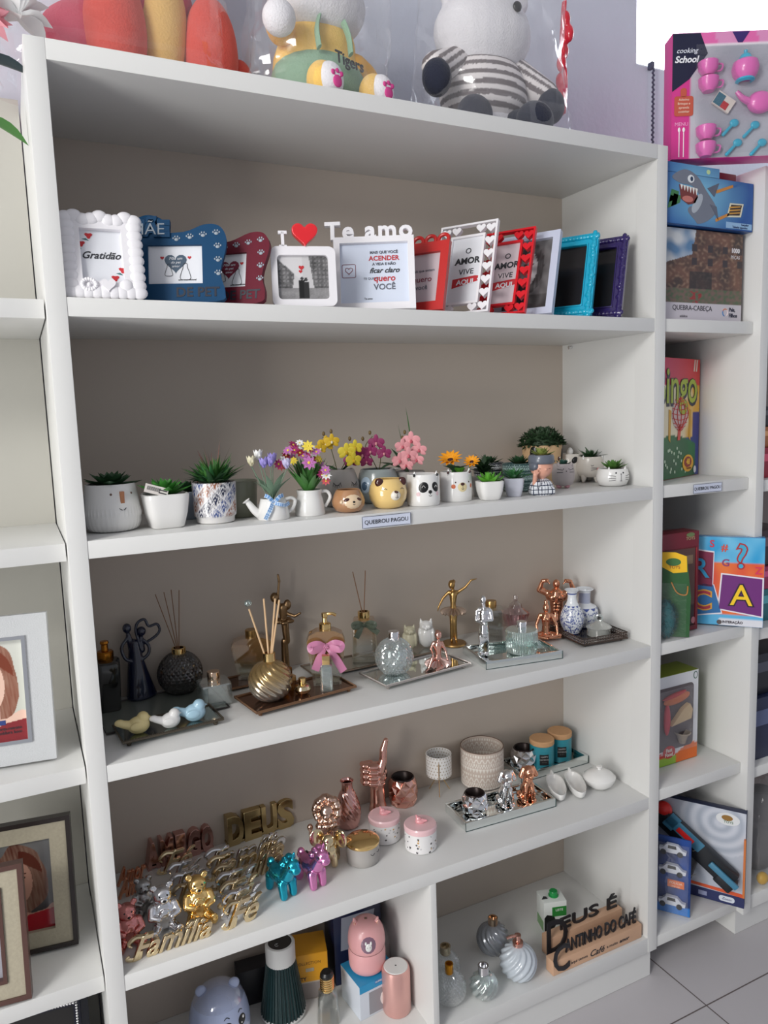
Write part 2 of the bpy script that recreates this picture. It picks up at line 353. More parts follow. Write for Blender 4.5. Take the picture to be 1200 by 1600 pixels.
# red plush
t = thing('plush_toy', 'big red and coral plush toy with tan belly, leftmost atop the bookcase', 'plush toy', (0.20, 0.24, ZT))
g = G(); g.ell(-.07, 0, .09, .10, .07, .10); g.ell(.11, .03, .11, .075, .06, .13); g.ell(.03, .02, .2, .13, .09, .13)
part('body', fuse(g, .008), fur('plush_magenta', (196, 72, 96)), t)
g = G(); g.ell(.075, -.035, .16, .055, .045, .125); part('belly', fuse(g, .007), fur('plush_tan', (226, 184, 112)), t)
for (px, pw, ph) in ((-.020, .062, .125), (.175, .058, .118)):
    g = G(); g.ell(px, -.06 if px < 0 else -.045, ph * .92, pw, .05, ph); part('leg', fuse(g, .007), fur('plush_coral', (212, 82, 70)), t)
g = G(); g.ell(.245, .0, .06, .035, .05, .07); part('foot', fuse(g, .006), fur('plush_coral'), t)
g = G(); g.ell(.04, .03, .40, .13, .10, .13); part('head', fuse(g, .009), fur('plush_coral'), t)
bag('plastic_bag', 'crinkled clear plastic bag around the red plush toy', .185, .225, ZT, .225, .12, .5, 3)
# tiger plush
t = thing('plush_toy', 'yellow plush tiger in green overalls with a pink paw pad, in a clear bag', 'plush toy', (0.615, 0.17, ZT), rz=.06)
g = G(); g.ell(0, .02, .10, .105, .075, .11); g.ell(0, .01, .16, .09, .065, .07); part('body', fuse(g, .006), fur('plush_yellow', (246, 202, 110)), t)
g = G(); g.ell(0, .005, .245, .115, .085, .085); g.ell(.09, .02, .32, .03, .02, .03); g.ell(-.09, .02, .32, .03, .02, .03)
h = part('head', fuse(g, .006), fur('plush_white', (226, 224, 228)), t)
e = G(); e.ell(.07, -.055, .262, .012, .006, .016); part('eye', e, sw('plush_dark_red', (120, 40, 60)), h)
g = G(); g.ell(0, .012, .075, .113, .084, .083); ov = part('overalls', fuse(g, .006), fur('plush_sage_green', (142, 176, 150)), t)
tx = G(); tx.text('Tigers', .034, .001, TR(.030, -.0835, .098, rz=.30, rx=-.05), bold=.0004); part('lettering', tx, INK, ov)
for dx in (-.045, .05):
    s_ = G(); s_.tube(sp([(dx * .8, -.071, .120), (dx * .8, -.063, .160), (dx * .6, -.058, .19)], 5), .010, 8, flat=.4); part('strap', s_, fur('plush_sage_green'), ov)
g = G(); g.limb((-.10, -.02, .16), (-.120, -.045, .165), .03, .028); a_ = part('arm', fuse(g, .006), fur('plush_orange', (240, 178, 70)), t)
g = G(); g.ell(-.125, -.07, .160, .036, .033, .036); part('paw', fuse(g, .005), fur('plush_white'), a_)
g = G(); g.limb((.085, .0, .13), (.118, .0, .115), .03, .026); part('arm', fuse(g, .006), fur('plush_orange'), t)
for (px, py, s1) in ((-.050, -.11, 1), (.075, -.105, .95)):
    g = G(); g.ell(px, py, .034, .036 * s1, .03, .042 * s1); l_ = part('foot', fuse(g, .005), fur('plush_yellow'), t)
    g = G(); g.ell(px + .010, py - .010, .034, .032 * s1, .03, .038 * s1); part('sole', fuse(g, .005), fur('plush_white'), l_)
    g = G(); M = TR(px + .016, py - .037, .024, rz=.2); g.ell(0, 0, 0, .012, .004, .013, M)
    for k in (-1, 0, 1): g.ell(k * .011, 0, .020 - abs(k) * .004, .005, .003, .006, M)
    part('paw_pad', fuse(g, .0022, 1), sw('plush_pink_pad', (206, 70, 140), rough=.9), l_)
bag('plastic_bag', 'crinkled clear plastic bag around the yellow tiger plush', .615, .17, ZT, .155, .125, .48, 11)
# bear in a striped sweater
def stripes(t, z): return S(236, 230, 228) if math.sin(z * 2 * PI / .026) > 0 else S(128, 118, 118)
t = thing('plush_toy', 'white plush bear in a grey striped sweater with navy paws, in a clear bag', 'plush toy', (1.060, 0.185, ZT), rz=-.05)
g = G()
def strp(cx, cz, r, a, b):
    return lambda t_, z: (S(232, 226, 226) if ((z * b + cz) % .026) > .013 else S(122, 112, 112))
g.ell(0, 0, .125, .118, .085, .105, n=40, m=44)
me = fuse(g, .0035, 6)
def paint(me, fn):
    a = me.color_attributes.get('Col') or me.color_attributes.new('Col', 'FLOAT_COLOR', 'POINT'); buf = []
    for v in me.vertices: buf += [*fn(v.co), 1.0]
    a.data.foreach_set('color', buf); return me
band = lambda co, k=0.0: S(228, 222, 222) if ((co.z + k * co.x + .03 * co.y) % .0235) > .0115 else S(120, 112, 114)
part('sweater', paint(me, band), vcol('striped_knit', rough=.95, bump=.4, bscale=300), t)
g = G(); g.ell(.01, .01, .045, .105, .085, .05); part('body', fuse(g, .006), fur('plush_white'), t)
for s_, (ax, az) in ((-1, (-.165, .130)), (1, (.150, .105))):
    g = G(); g.limb((s_ * .085, -.01, .185), (ax, -.055, az + .02), .038, .032, n=30); sl = part('sleeve', paint(fuse(g, .0035, 4), lambda c: band(c, .8 * s_)), vcol('striped_knit'), t)
    g = G(); g.ell(ax * 1.02, -.07, az - .012, .036, .034, .043); part('paw', fuse(g, .005), fur('plush_navy', (34, 38, 56)), sl)
g = G(); g.ell(0, 0, .265, .13, .095, .10); g.ell(-.1, 0, .36, .035, .02, .035); g.ell(.1, 0, .36, .035, .02, .035); h = part('head', fuse(g, .007), fur('plush_white'), t)
e = G(); e.ell(.045, -.088, .30, .012, .006, .012); part('eye', e, BLACK, h)
for (px, py, r) in ((-.085, -.10, .046), (.075, -.115, .050)):
    g = G(); g.ell(px, py, .036, r, .034, .044); g.ell(px * .8, py + .05, .04, .04, .05, .035); part('foot', fuse(g, .005), fur('plush_navy'), t)
bag('plastic_bag', 'crinkled clear plastic bag around the striped sweater bear', 1.075, .18, ZT, .195, .135, .5, 23)
g = G(); random.seed(5)
for k in range(7): g.ell(random.uniform(-.008, .008), random.uniform(-.02, .02), -.06 + k * .035, .012, .014, .022)
g.tube(sp([(0, 0, -.08), (.006, 0, .0), (-.004, 0, .1), (.004, 0, .2)], 5), .010, 8, flat=.5)
solo('ribbon', fuse(g, .004, 1), sw('red_foil_ribbon', (214, 24, 48), rough=.25, coat=.5), 'shiny red ribbon hanging beside the striped bear bag', 'ribbon', (1.318, .19, ZT + .20))
# ================================================================== FLOWERS TOP LEFT
t = thing('artificial_flowers', 'white and pink artificial flowers with green leaves at the top left corner', 'flowers', (-.115, .14, 2.335))
def bloom(name, c, r, m_, seed, n=16, lab=None):
    g = G(); random.seed(seed)
    for k in range(n):
        a = random.uniform(0, 2 * PI); e = random.uniform(-.6, 1.3); g.leaf((0, 0, 0), a, e, r * random.uniform(.7, 1), r * .8, bend=random.uniform(-.3, 1.0), fold=.5, n=4)
    o = part(name, g, m_, t, lab); o.location = c; return o
bloom('flower', (.115, -.06, .075), .062, sw('petal_white', (240, 240, 240), rough=.7), 1, 26, 'white ruffled flower')
bloom('flower', (.055, -.08, .048), .055, sw('petal_pink', (240, 164, 176), rough=.7), 2, 24, 'pink ruffled flower')
bloom('flower', (.05, -.04, .14), .06, sw('petal_white'), 3, 22, 'white ruffled flower')
g = G(); g.tube(sp([(.05, -.04, .12), (.03, .0, .0), (.02, .02, -.055)], 5), .003); part('stem', g, G2, t)
for (p, az, el, L, wd, m_) in (((.05, -.05, .0), 0.0, -.1, .085, .05, sw('leaf_blue_green', (30, 52, 62))), ((.04, -.06, -.10), .3, -.3, .085, .042, G1), ((.06, -.06, .10), 1.2, .9, .09, .03, G1)):
    g = G(); g.leaf(p, az, el, L, wd, bend=-.3, fold=.3, n=6); part('leaf', g, m_, t)
# ================================================================== PHOTO FRAMES, SECOND ROW
def rrect(x0, z0, x1, z1, r, n=6):
    out = []
    for (cx, cz, a0) in ((x1 - r, z0 + r, -PI / 2), (x1 - r, z1 - r, 0), (x0 + r, z1 - r, PI / 2), (x0 + r, z0 + r, PI)):
        for k in range(n + 1): a = a0 + PI / 2 * k / n; out.append((cx + r * math.cos(a), cz + r * math.sin(a)))
    return out
def rect(x0, z0, x1, z1): return [(x0, z0), (x1, z0), (x1, z1), (x0, z1)]
def heart(cx, cz, s, n=24):
    out = []
    for k in range(n):
        a = 2 * PI * k / n; out.append((cx + s * 16 * math.sin(a) ** 3 / 17, cz + s * (13 * math.cos(a) - 5 * math.cos(2 * a) - 2 * math.cos(3 * a) - math.cos(4 * a)) / 17))
    return out[::-1]
PAPER = sw('white_paper', (226, 228, 234), rough=.5)
REDP = sw('print_red', (190, 40, 48), rough=.6)
def stand(t, H, lean, m_, x=-.08):
    L = H * .7; g = G(); M = TR(x, .014, H * .62, rx=lean + .28); g.box(0, 0, -H * .62 / math.cos(.28) + .004, .035, .003, H * .6, M); part('easel_back', g, m_, t)
def frame(label, BR, rz, lean, outline, hole, th, m_, frame_m=None, y0=.018, bev=0, grp=None):
    p = spot(BR[0], BR[1], Z1); d = (p - CP); k = (y0 - CP.y) / d.y; x = CP.x + d.x * k
    t = thing('photo_frame', label, 'photo frame', (x, y0, Z1 + .001), rz=-math.radians(rz), rx=-math.radians(lean))
    g = G(); g.prism(outline, -th, 0.0, holes=hole); part('frame', g, m_, t, ang=30)
    return t
def photo(t, x0, z0, x1, z1, m_=PAPER, name='photo', y=-.004):
    g = G(); g.box((x0 + x1) / 2, y + .002, z0, x1 - x0, .004, z1 - z0); o = part(name, g, m_, t); return o
def txt(parent, s, x, z, size, m_, y=-.0045, name='lettering', **k):
    g = G(); g.text(s, size, .0004, TR(x, y, z), **k); return part(name, g, m_, parent)
def shp(parent, name, outs, m_, y=-.0048, th=.0008):
    for o_ in outs: g = G(); g.prism(o_, y, y + th); r = part(name, g, m_, parent)
    return r
# 1 white scalloped frame, Gratidao
FW = sw('frame_white_lacquer', (236, 234, 238), rough=.3)
random.seed(4); outl = []
WF, HF = .135, .160
t = frame('white cloud-edged frame with red roses reading Gratidão, first on its shelf', (225, 467), 4, 12, rect(-WF + .012, .008, -.012, HF - .012), [rect(-WF + .03, .03, -.032, HF - .03)], .014, FW)
g = G()
def puff(x, z, r): g.ell(x, -.011, z, r * 1.2, .007, r, n=14, m=8)
for k in range(9): u = k / 8; puff(-WF + .008 + u * (WF - .016), HF - .010 + .004 * math.sin(k * 2), .0125); puff(-WF + .008 + u * (WF - .016), .010, .0125)
for k in range(1, 9): u = k / 9; puff(-WF + .009, .008 + u * (HF - .016), .0125); puff(-.009, .008 + u * (HF - .016), .0125)
part('scalloped_border', g, FW, t)
ph = photo(t, -WF + .026, .026, -.028, HF - .026); txt(ph, 'Gratidão', -WF / 2 - .003, .082, .0190, INK, shear=.4, bold=.0002)
roses = [(-WF + .046, HF - .040), (-WF + .032, HF - .056), (-.048, .040), (-.034, .056)]
shp(ph, 'rose_print', [[(x + .006 * (1 + .3 * math.sin(3 * a)) * math.cos(a), z + .005 * (1 + .3 * math.sin(3 * a)) * math.sin(a)) for a in [2 * PI * k / 14 for k in range(14)]] for x, z in roses], REDP)
shp(ph, 'leaf_print', [[(x - .012, z - .007), (x - .006, z - .009), (x, z - .010), (x - .005, z - .0055)] for x, z in roses], sw('print_green', (60, 110, 110)))
rg = G()
for k in range(16): a = 2 * PI * k / 16; rg.ell(-.095 + .012 * math.cos(a), -.016, .022 + .010 * math.sin(a), .004, .004, .004, n=8, m=6)
rg.ell(-.095, -.016, .022, .004, .004, .004, n=8, m=6)
rg.prism(heart(-.062, .022, .014), -.02, -.012); rg.ell(-.03, -.014, .022, .012, .006, .012)
part('relief_ornament', rg, FW, t)
# 2-3 pet frames
def wavy(Wd, H):
    pts = [(-Wd + .006, 0), (-.020, 0), (-.002, .02), (-.010, .06), (.002, .11), (.002, H - .02), (-.012, H), (-.04, H + .002), (-.08, H - .013), (-Wd + .03, H - .016), (-Wd + .004, H - .018), (-Wd - .002, H - .04), (-Wd + .008, .07), (-Wd, .03)]
    return [(p.x, p.z) for p in sp([(a, 0, b) for a, b in pts], 4, True)]
def petframe(label, BR, rz, lean, m_, Wd, H, mae):
    out = wavy(Wd, H)
    hole = rect(-Wd + .028, .038, -.045, H - .040)
    t = frame(label, BR, rz, lean, out, [hole], .012, m_)
    ph = photo(t, hole[0][0] - .003, hole[0][1] - .003, hole[2][0] + .003, hole[2][1] + .003, y=-.006)
    cx = (hole[0][0] + hole[1][0]) / 2; cz = (hole[0][1] + hole[2][1]) / 2
    shp(ph, 'heart_print', [heart(cx, cz + .006, .023)], sw('print_slate', (62, 84, 104)) if mae else sw('print_wine', (128, 40, 62)), y=-.0066)
    txt(ph, 'Mãe um', cx, cz + .014, .008, PAPER, y=-.0070, shear=.3); txt(ph, 'do pet', cx, cz + .006, .007, PAPER, y=-.0070, shear=.3); txt(ph, 'amor', cx, cz - .002, .007, PAPER, y=-.0070, shear=.3)
    for (dx, s) in ((-.014, .8), (.018, 1.1)):
        ln = G(); o_ = [(p.x, -.0068, p.z) for p in sp([(cx + dx + s * a, 0, cz + s * b) for a, b in ((-.008, -.026), (-.007, -.014), (-.004, -.006), (-.003, .001), (0, .004), (.004, .002), (.004, -.004), (.007, -.012), (.009, -.026))], 4, True)]; ln.tube(o_, .0005, 5, closed=True); part('pet_print', ln, INK, ph)
    shp(ph, 'small_heart_print', [heart(cx - .026, cz + .016, .004), heart(cx + .027, cz + .016, .004)], REDP, y=-.0066)
    txt(ph, 'amor incondicional', cx + .022, cz - .030, .0045, INK, y=-.0066)
    d = sw('frame_cutout_shadow', (232, 228, 230))
    for (px, pz) in [(-.016 - .026 * k, H - .017 - .004 * k) for k in range(4)] + [(-.014, H - .045 - .028 * k) for k in range(3)]:
        q = G(); q.ell(px, -.0125, pz, .0042, .0012, .0035, n=10, m=6)
        for j in range(4): a = .4 + j * .78; q.ell(px + .0066 * math.cos(a), -.0125, pz + .0066 * math.sin(a), .0016, .001, .0022, n=8, m=5)
        part('paw_cutout', q, sw('cutout_grey_blue', (150, 160, 170)), t)
    txt(t, 'DE PET', -.055, .019, .027, sw('cutout_dark', (30, 34, 48)), y=-.0123, name='cutout_lettering', bold=.0006)
    if mae:
        g = G(); g.text('MÃE', .040, .006, TR(-Wd + .030, -.010, H - .008, ry=0.03), bold=.0045); part('letters', g, m_, t)
        txt(t, 'MÃE', -Wd + .030, H - .010, .034, sw('cutout_grey_blue'), y=-.0166, name='letter_face', bold=-.0002)
        g = G(); g.tube(sp([(-Wd - .004, -.007, H - .02), (-Wd + .008, -.007, H + .008), (-Wd + .03, -.007, H + .018), (-Wd + .055, -.007, H + .008), (-Wd + .062, -.007, H - .014)], 5), .007, 8); part('scroll', g, m_, t)
    return t
petframe('teal blue frame with paw cutouts reading MÃE DE PET', (355, 472), 21, 14, sw('frame_teal_blue', (10, 64, 102), rough=.55, spec=.25), .178, .158, True)
petframe('burgundy frame with paw cutouts reading PET, behind the teal blue one', (418, 479), 36, 16, sw('frame_burgundy', (98, 16, 38), rough=.55, spec=.25), .150, .152, False)
# 4 I love frame
t = frame('white rounded frame with a street photo, topped by an I and a red heart', (527, 485), 16, 5, rrect(-.135, 0, 0, .124, .014), [rrect(-.122, .015, -.016, .106, .008)], .013, FW)
def street(u, v):
    h = noise.noise(Vector((u * 9, v * 9, 1))) * .12 + noise.noise(Vector((u * 30, v * 40, 4))) * .10
    g_ = .75
    if abs(u - .5) > .12 + .38 * max(0, v - .25) * 0 + .30 * (1 - v) * .4 and v > .28 + .0 * u: g_ = .34 + h + (.12 if int(v * 22) % 2 and int(u * 26) % 2 else 0)
    if u < .5 and v > .95 - .9 * u * 1.2: g_ = .8
    if v < .28: g_ = .5 + h * .6
    if abs(u - .47) < .055 and .05 < v < .45: g_ = .10
    if abs(u - .56) < .05 and .05 < v < .42: g_ = .16
    if (u - .48) ** 2 + (v - .49) ** 2 < .0012 or (u - .55) ** 2 + (v - .47) ** 2 < .0012: g_ = .2
    g_ = max(.03, min(.9, g_)) ** 2.0; return (g_, g_ * .98, g_ * 1.0)
g = G(); g.grid(.108, .093, 60, 52, street, TR(-.069, -.005, .014)); ph = part('photo', g, vcol('printed_photo', rough=.3), t)
shp(ph, 'heart_print', [heart(-.072, .082, .006), heart(-.074, .074, .004)], REDP, y=-.0058)
txt(t, 'I', -.108, .138, .048, FW, y=-.008, name='letter', bold=.001).data
g = G(); g.box(-.108, -.008, .124, .006, .008, .030); g.box(-.108, -.008, .150, .018, .008, .006); g.box(-.108, -.008, .122, .016, .008, .005); part('letter_serif', g, FW, t)
g = G(); g.prism(heart(-.062, .150, .029, 40), -.018, 0); g2 = fuse(g, .0016, 6); part('heart', g2, sw('heart_red_gloss', (222, 30, 40), rough=.15, coat=.8), t)
# 5 te amo
t = frame('wide white frame with Te amo on top and a print ending VOCÊ', (650, 488), 27, 12, rect(-.180, 0, 0, .168), [rect(-.166, .016, -.014, .154)], .016, FW)
ph = photo(t, -.168, .014, -.012, .156, y=-.006, m_=sw('pale_blue_paper', (214, 222, 238), rough=.35)); bl = sw('print_grey', (96, 100, 112))
for s_, z, sz, m_, sh in (('MAIS QUE VOCÊ', .134, .0085, bl, 0), ('ACENDER', .120, .0150, REDP, 0), ('A VIDA E NÃO', .107, .0080, bl, 0), ('ficar claro', .092, .0165, INK, .4), ('quero', .074, .020, REDP, .1), ('VOCÊ', .054, .0185, bl, 0)):
    txt(ph, s_, -.068, z, sz, m_, y=-.0066, shear=sh, bold=.0003)
txt(ph, 'TE QUIERO', -.097, .074, .007, bl, y=-.0066); txt(ph, 'Te amo', -.105, .028, .006, INK, y=-.0066)
lg = G(); lg.tube([(p[0], -.0066, p[1]) for p in rrect(-.162, .078, -.132, .108, .003)], .0006, 5, closed=True); lg.tube([(p[0], -.0066, p[1]) for p in heart(-.147, .094, .009)], .0007, 5, closed=True); part('speech_bubble_print', lg, sw('print_wine'), ph)
g = G(); g.text('Te amo', .056, .006, TR(-.100, -.008, .182), bold=.0012, space=1.16, bev=.0006); part('letters', g, FW, t)
# 6 red frame
RED1 = sw('frame_coral_red', (190, 38, 36), rough=.35); RED2 = sw('frame_signal_red', (216, 22, 36), rough=.3)
t = frame('coral red frame with looped letters on top, right behind the Te amo frame', (695, 491), 52, 19, rect(-.150, 0, 0, .172), [rect(-.134, .022, -.020, .146)], .014, RED1)
ph = photo(t, -.136, .020, -.018, .148, y=-.006, m_=sw('rose_grey_paper', (206, 190, 196), rough=.35)); txt(ph, 'quero', -.062, .082, .02, sw('print_wine'), y=-.0066); txt(ph, 'você', -.062, .062, .016, bl, y=-.0066); txt(ph, 'mais que ontem', -.062, .104, .009, bl, y=-.0066)
for cx in (-.018, -.050, -.082):
    g = G(); g.tube([(cx + .0125 * math.cos(a), -.007, .178 + .0125 * math.sin(a)) for a in [2 * PI * k / 18 for k in range(18)]], .0045, 8, closed=True); part('letter', g, RED1, t)
# 7-8 hearts frames
def heartframe(label, BR, rz, lean, m_, Wd, H, y, paper):
    holes = [rect(-Wd + .034, .030, -.034, H - .034)]; n1 = 6
    out = rect(-Wd, 0, 0, H); hs = []
    def inv(cx, cz, s, a0):
        return [((p[0] - cx) * math.cos(a0) - (p[1] - cz) * math.sin(a0) + cx, (p[0] - cx) * math.sin(a0) + (p[1] - cz) * math.cos(a0) + cz) for p in heart(cx, cz, s, 14)]
    g = G(); b = .005; i0 = .030
    t = frame(label, BR, rz, lean, out, [rect(-Wd + b, b, -b, H - b)], .012, m_, y0=y)
    g.prism(rect(-Wd + i0, i0 - .004, -i0, H - i0), -.010, 0, holes=[rect(-Wd + i0 + .006, i0 + .002, -i0 - .006, H - i0 - .006)]); part('inner_rim', g, m_, t)
    k = int((H - .03) / .0265)
    for j in range(k):
        z = .018 + j * (H - .036) / (k - 1)
        for x in (-.0165, -Wd + .0165): q = G(); q.prism(heart(x, z, .0135, 18), -.011, 0); part('heart', q, m_, t)
    k = int((Wd - .07) / .03)
    for j in range(k):
        x = -.043 - j * (Wd - .086) / max(1, k - 1)
        for z in (.016, H - .016): q = G(); q.prism(heart(x, z, .0130, 18), -.011, 0); part('heart', q, m_, t)
    ph = photo(t, -Wd + .032, .030, -.032, H - .032, y=-.005, m_=paper); cx = -Wd / 2 + .004
    txt(ph, 'O', cx, H * .70, .020, INK, y=-.0056); txt(ph, 'AMOR', cx, H * .59, .022, INK, y=-.0056, bold=.0008); txt(ph, 'VIVE', cx, H * .47, .020, INK, y=-.0056)
    shp(ph, 'ribbon_print', [[(cx - .034, H * .30), (cx + .034, H * .36), (cx + .030, H * .38), (cx + .038, H * .41), (cx + .024, H * .42), (cx - .034, H * .40)]], REDP, y=-.0056)
    txt(ph, 'AQUI', cx, H * .355, .018, PAPER, y=-.0064, bold=.0004)
    return t
heartframe('white frame bordered with cut-out hearts reading O AMOR VIVE AQUI', (765, 492), 56, 19, FW, .150, .236, .018, PAPER)
heartframe('red frame bordered with cut-out hearts reading O AMOR VIVE AQUI', (822, 494), 57, 22, RED2, .140, .232, .018, sw('rose_grey_paper'))
# 9-11
def face_photo(u, v):
    n_ = noise.noise(Vector((u * 8, v * 8, 2))) * .1; g_ = .30 + n_
    if ((u - .5) / .34) ** 2 + ((v - .60) / .36) ** 2 < 1 + n_ * 2: g_ = .16 + abs(noise.noise(Vector((u * 30, v * 4, 2)))) * .2
    if ((u - .5) / .19) ** 2 + ((v - .60) / .24) ** 2 < 1: g_ = .72 - .6 * abs(u - .5) + n_
    if ((u - .43) / .035) ** 2 + ((v - .66) / .015) ** 2 < 1 or ((u - .57) / .035) ** 2 + ((v - .66) / .015) ** 2 < 1: g_ = .18
    if ((u - .5) / .07) ** 2 + ((v - .50) / .022) ** 2 < 1: g_ = .5
    if v < .22: g_ = .20 + n_
    g_ = max(.03, g_) ** 1.7; return (g_, g_ * .97, g_)
LIL = sw('frame_pale_lilac', (196, 202, 222), rough=.3)
t = frame('pale lilac frame with a grey portrait photo, between the red and cyan frames', (865, 495), 58, 19, rect(-.155, 0, 0, .222), [rect(-.138, .018, -.018, .204)], .016, LIL)
g = G(); g.grid(.124, .19, 40, 60, face_photo, TR(-.078, -.006, .016)); part('photo', g, vcol('printed_photo'), t)
DARKG = sw('dark_empty_glass', (34, 32, 34), rough=.12)
def ornate(label, BR, m_, key):
    t = frame(label, BR, 58, 19, rect(-.158, 0, 0, .226), [rect(-.130, .030, -.028, .196)], .012, m_)
    g = G(); random.seed(key)
    for (x0, z0, x1, z1) in ((-.158, .010, 0, .010), (-.158, .216, 0, .216), (-.010, 0, -.010, .226), (-.148, 0, -.148, .226)):
        L = math.hypot(x1 - x0, z1 - z0); k = int(L / .009)
        for j in range(k + 1):
            u = j / k; g.ell(x0 + (x1 - x0) * u + random.uniform(-.002, .002), -.013, z0 + (z1 - z0) * u, .0065 + .003 * (j % 3 == 0), .006, .0065, n=8, m=6)
    g.prism(rect(-.134, .026, -.024, .200), -.016, 0, holes=[rect(-.130, .030, -.028, .196)])
    part('carved_border', fuse(g, .0022, 1), m_, t); photo(t, -.132, .028, -.026, .198, y=-.005, m_=DARKG, name='glass')
ornate('bright cyan carved frame with empty dark glass', (925, 496), sw('frame_cyan', (20, 166, 200), rough=.25, coat=.3), 1)
ornate('purple carved frame with empty dark glass, last on its shelf', (972, 497), sw('frame_purple', (46, 32, 92), rough=.22, coat=.4), 2)
# ================================================================== PLANT SHELF
LT = thing('label_strip', 'paper QUEBROU PAGOU label stuck to the middle bookcase edge', 'label', (.6575, -.0012, Z2 - .031), rz=0)
def strip(t, w_, h_):
    g = G(); g.grid(w_, h_, 12, 2, lambda u, v: S(222, 226, 240), bow=lambda u, v: -.0006 - .0012 * (abs(u - .5) * 2) ** 4); part('paper', g, sw('label_paper', (216, 222, 240), rough=.35, coat=.4), t)
    g = G()
    for (x, z, sx, sz) in ((0, .0006, w_, .0008), (0, h_ - .0012, w_, .0008)): g.box(x, -.0015, z, sx * .985, .0003, sz)
    for x in (-w_ / 2 + .001, w_ / 2 - .001): g.box(x, -.002, .0006, .0008, .0003, h_ - .001)
    part('border_print', g, INK, t); g = G(); g.text('QUEBROU PAGOU', h_ * .48, .0002, TR(0, -.0014, h_ * .48), space=1.0); part('lettering', g, INK, t)
strip(LT, .122, .027)
LT2 = thing('label_strip', 'paper QUEBROU PAGOU label stuck to the narrow toy shelf edge', 'label', (1.672, .0022, Z2 - .031)); strip(LT2, .115, .0265)
def surf(prof, z):
    for (r0, z0), (r1, z1) in zip(prof, prof[1:]):
        if z0 <= z <= z1 and z1 > z0: return r0 + (r1 - r0) * (z - z0) / (z1 - z0)
    return prof[-1][0]
def face(parent, prof, ang, z, rx, rz, m_, name, th=.0012, tilt=0.0, sq=None, off=0.0):
    "flattened patch on the skin of a lathed body; ang 0 faces -y, positive turns to +x"
    r = surf(prof, z) + off; a = ang - PI / 2
    if sq: r = r / (abs(math.cos(a)) ** sq + abs(math.sin(a)) ** sq) ** (1 / sq)
    dz = .004; sl = math.atan2(surf(prof, z + dz) - surf(prof, z - dz), 2 * dz)
    n = 14; vs = []; fs = []; rings = 4; ca, sa = math.cos(tilt), math.sin(tilt)
    g = G(); idx = []
    def pt(u, v, o):
        zz = z + v; rr = surf(prof, min(max(zz, prof[0][1]), prof[-1][1])) + off; aa = a + u / max(rr, .004)
        if sq: rr = rr / (abs(math.cos(aa)) ** sq + abs(math.sin(aa)) ** sq) ** (1 / sq)
        return ((rr + o) * math.cos(aa), (rr + o) * math.sin(aa), zz)
    vs.append(pt(0, 0, th))
    for k in range(1, rings + 1):
        q = k / rings
        for i in range(n):
            t_ = 2 * PI * i / n; u0, v0 = rx * q * math.cos(t_), rz * q * math.sin(t_); u = u0 * ca - v0 * sa; v = u0 * sa + v0 * ca
            vs.append(pt(u, v, th * math.sqrt(max(0, 1 - q * q)) + .0002))
    for i in range(n):
        fs.append((0, 1 + i, 1 + (i + 1) % n))
        for k in range(rings - 1): b = 1 + k * n; fs.append((b + i, b + n + i, b + n + (i + 1) % n, b + (i + 1) % n))
    g.add(vs, fs); return part(name, g, m_, parent)
def stroke(parent, prof, pts, r, m_, name, off=.0004):
    "line drawn on a lathed body through (ang, z) points"
    P = []
    for p in sp([(a, 0, z) for a, z in pts], 4): rr = surf(prof, p.z) + off; a = p.x - PI / 2; P.append((rr * math.cos(a), rr * math.sin(a), p.z))
    g = G(); g.tube(P, r, 5); return part(name, g, m_, parent)
def pot(parent, prof, th, m_, name='pot', n=40, mod=None, colf=None, sq=None, depth=None):
    top = prof[-1]; inner = [(max(r - th, .001), z) for r, z in prof[::-1] if z > prof[0][1] + th]
    full = [(0, prof[0][1])] + prof + [(top[0] - th * .5, top[1] + th * .4)] + inner + [(0, inner[-1][1])]
    g = G(); g.lathe(full, n, mod=mod, colf=colf, sq=sq); return part(name, g, m_, parent, ang=50)
def soil(parent, r, z, sq=None): g = G(); g.lathe([(0, z), (r * .6, z + .002), (r, z - .001)], 24, sq=sq); part('soil', g, SOIL, parent)
def rosette(parent, z, n, L, wd, m_, el0=.2, el1=1.3, seed=0, bend=.5, fold=.4, x=0, y=0, name='succulent', rnd=.8, thick=.0, r0=.004):
    random.seed(seed); g = G()
    for k in range(n):
        u = k / n; a = k * 2.39996 + random.uniform(-.15, .15); el = el0 + (el1 - el0) * u; l_ = L * (1 - .55 * u) * random.uniform(.88, 1.08)
        g.leaf((x + r0 * math.cos(a), y + r0 * math.sin(a), z + .006 * u), a, el, l_, wd * (1 - .35 * u), bend=bend * random.uniform(.6, 1.2), fold=fold, n=5, round_=rnd, thick=thick)
    return part(name, g, m_, parent, ang=60)
def grass(parent, z, n, L, wd, m_, el=1.2, seed=0, bend=-.5, name='leaves', r0=.012):
    random.seed(seed); g = G()
    for k in range(n):
        a = random.uniform(0, 2 * PI); e = el * random.uniform(.55, 1.15); q = random.uniform(0, r0)
        g.leaf((q * math.cos(a), q * math.sin(a), z), a, min(e, 1.5), L * random.uniform(.6, 1.05), wd, bend=bend * random.uniform(.3, 1.5), fold=.4, n=6, round_=1.0, tip=.5)
    return part(name, g, m_, parent, ang=60)
def place(px, py, z, r):
    "spot on a level whose nearest edge shows at this pixel, moved back by the body radius"
    p = spot(px, py, z); d = Vector((p.x - CP.x, p.y - CP.y, 0)).normalized(); return (p.x + d.x * r, p.y + d.y * r, z + .0005)
PGRP = 'potted plants on the second shelf'
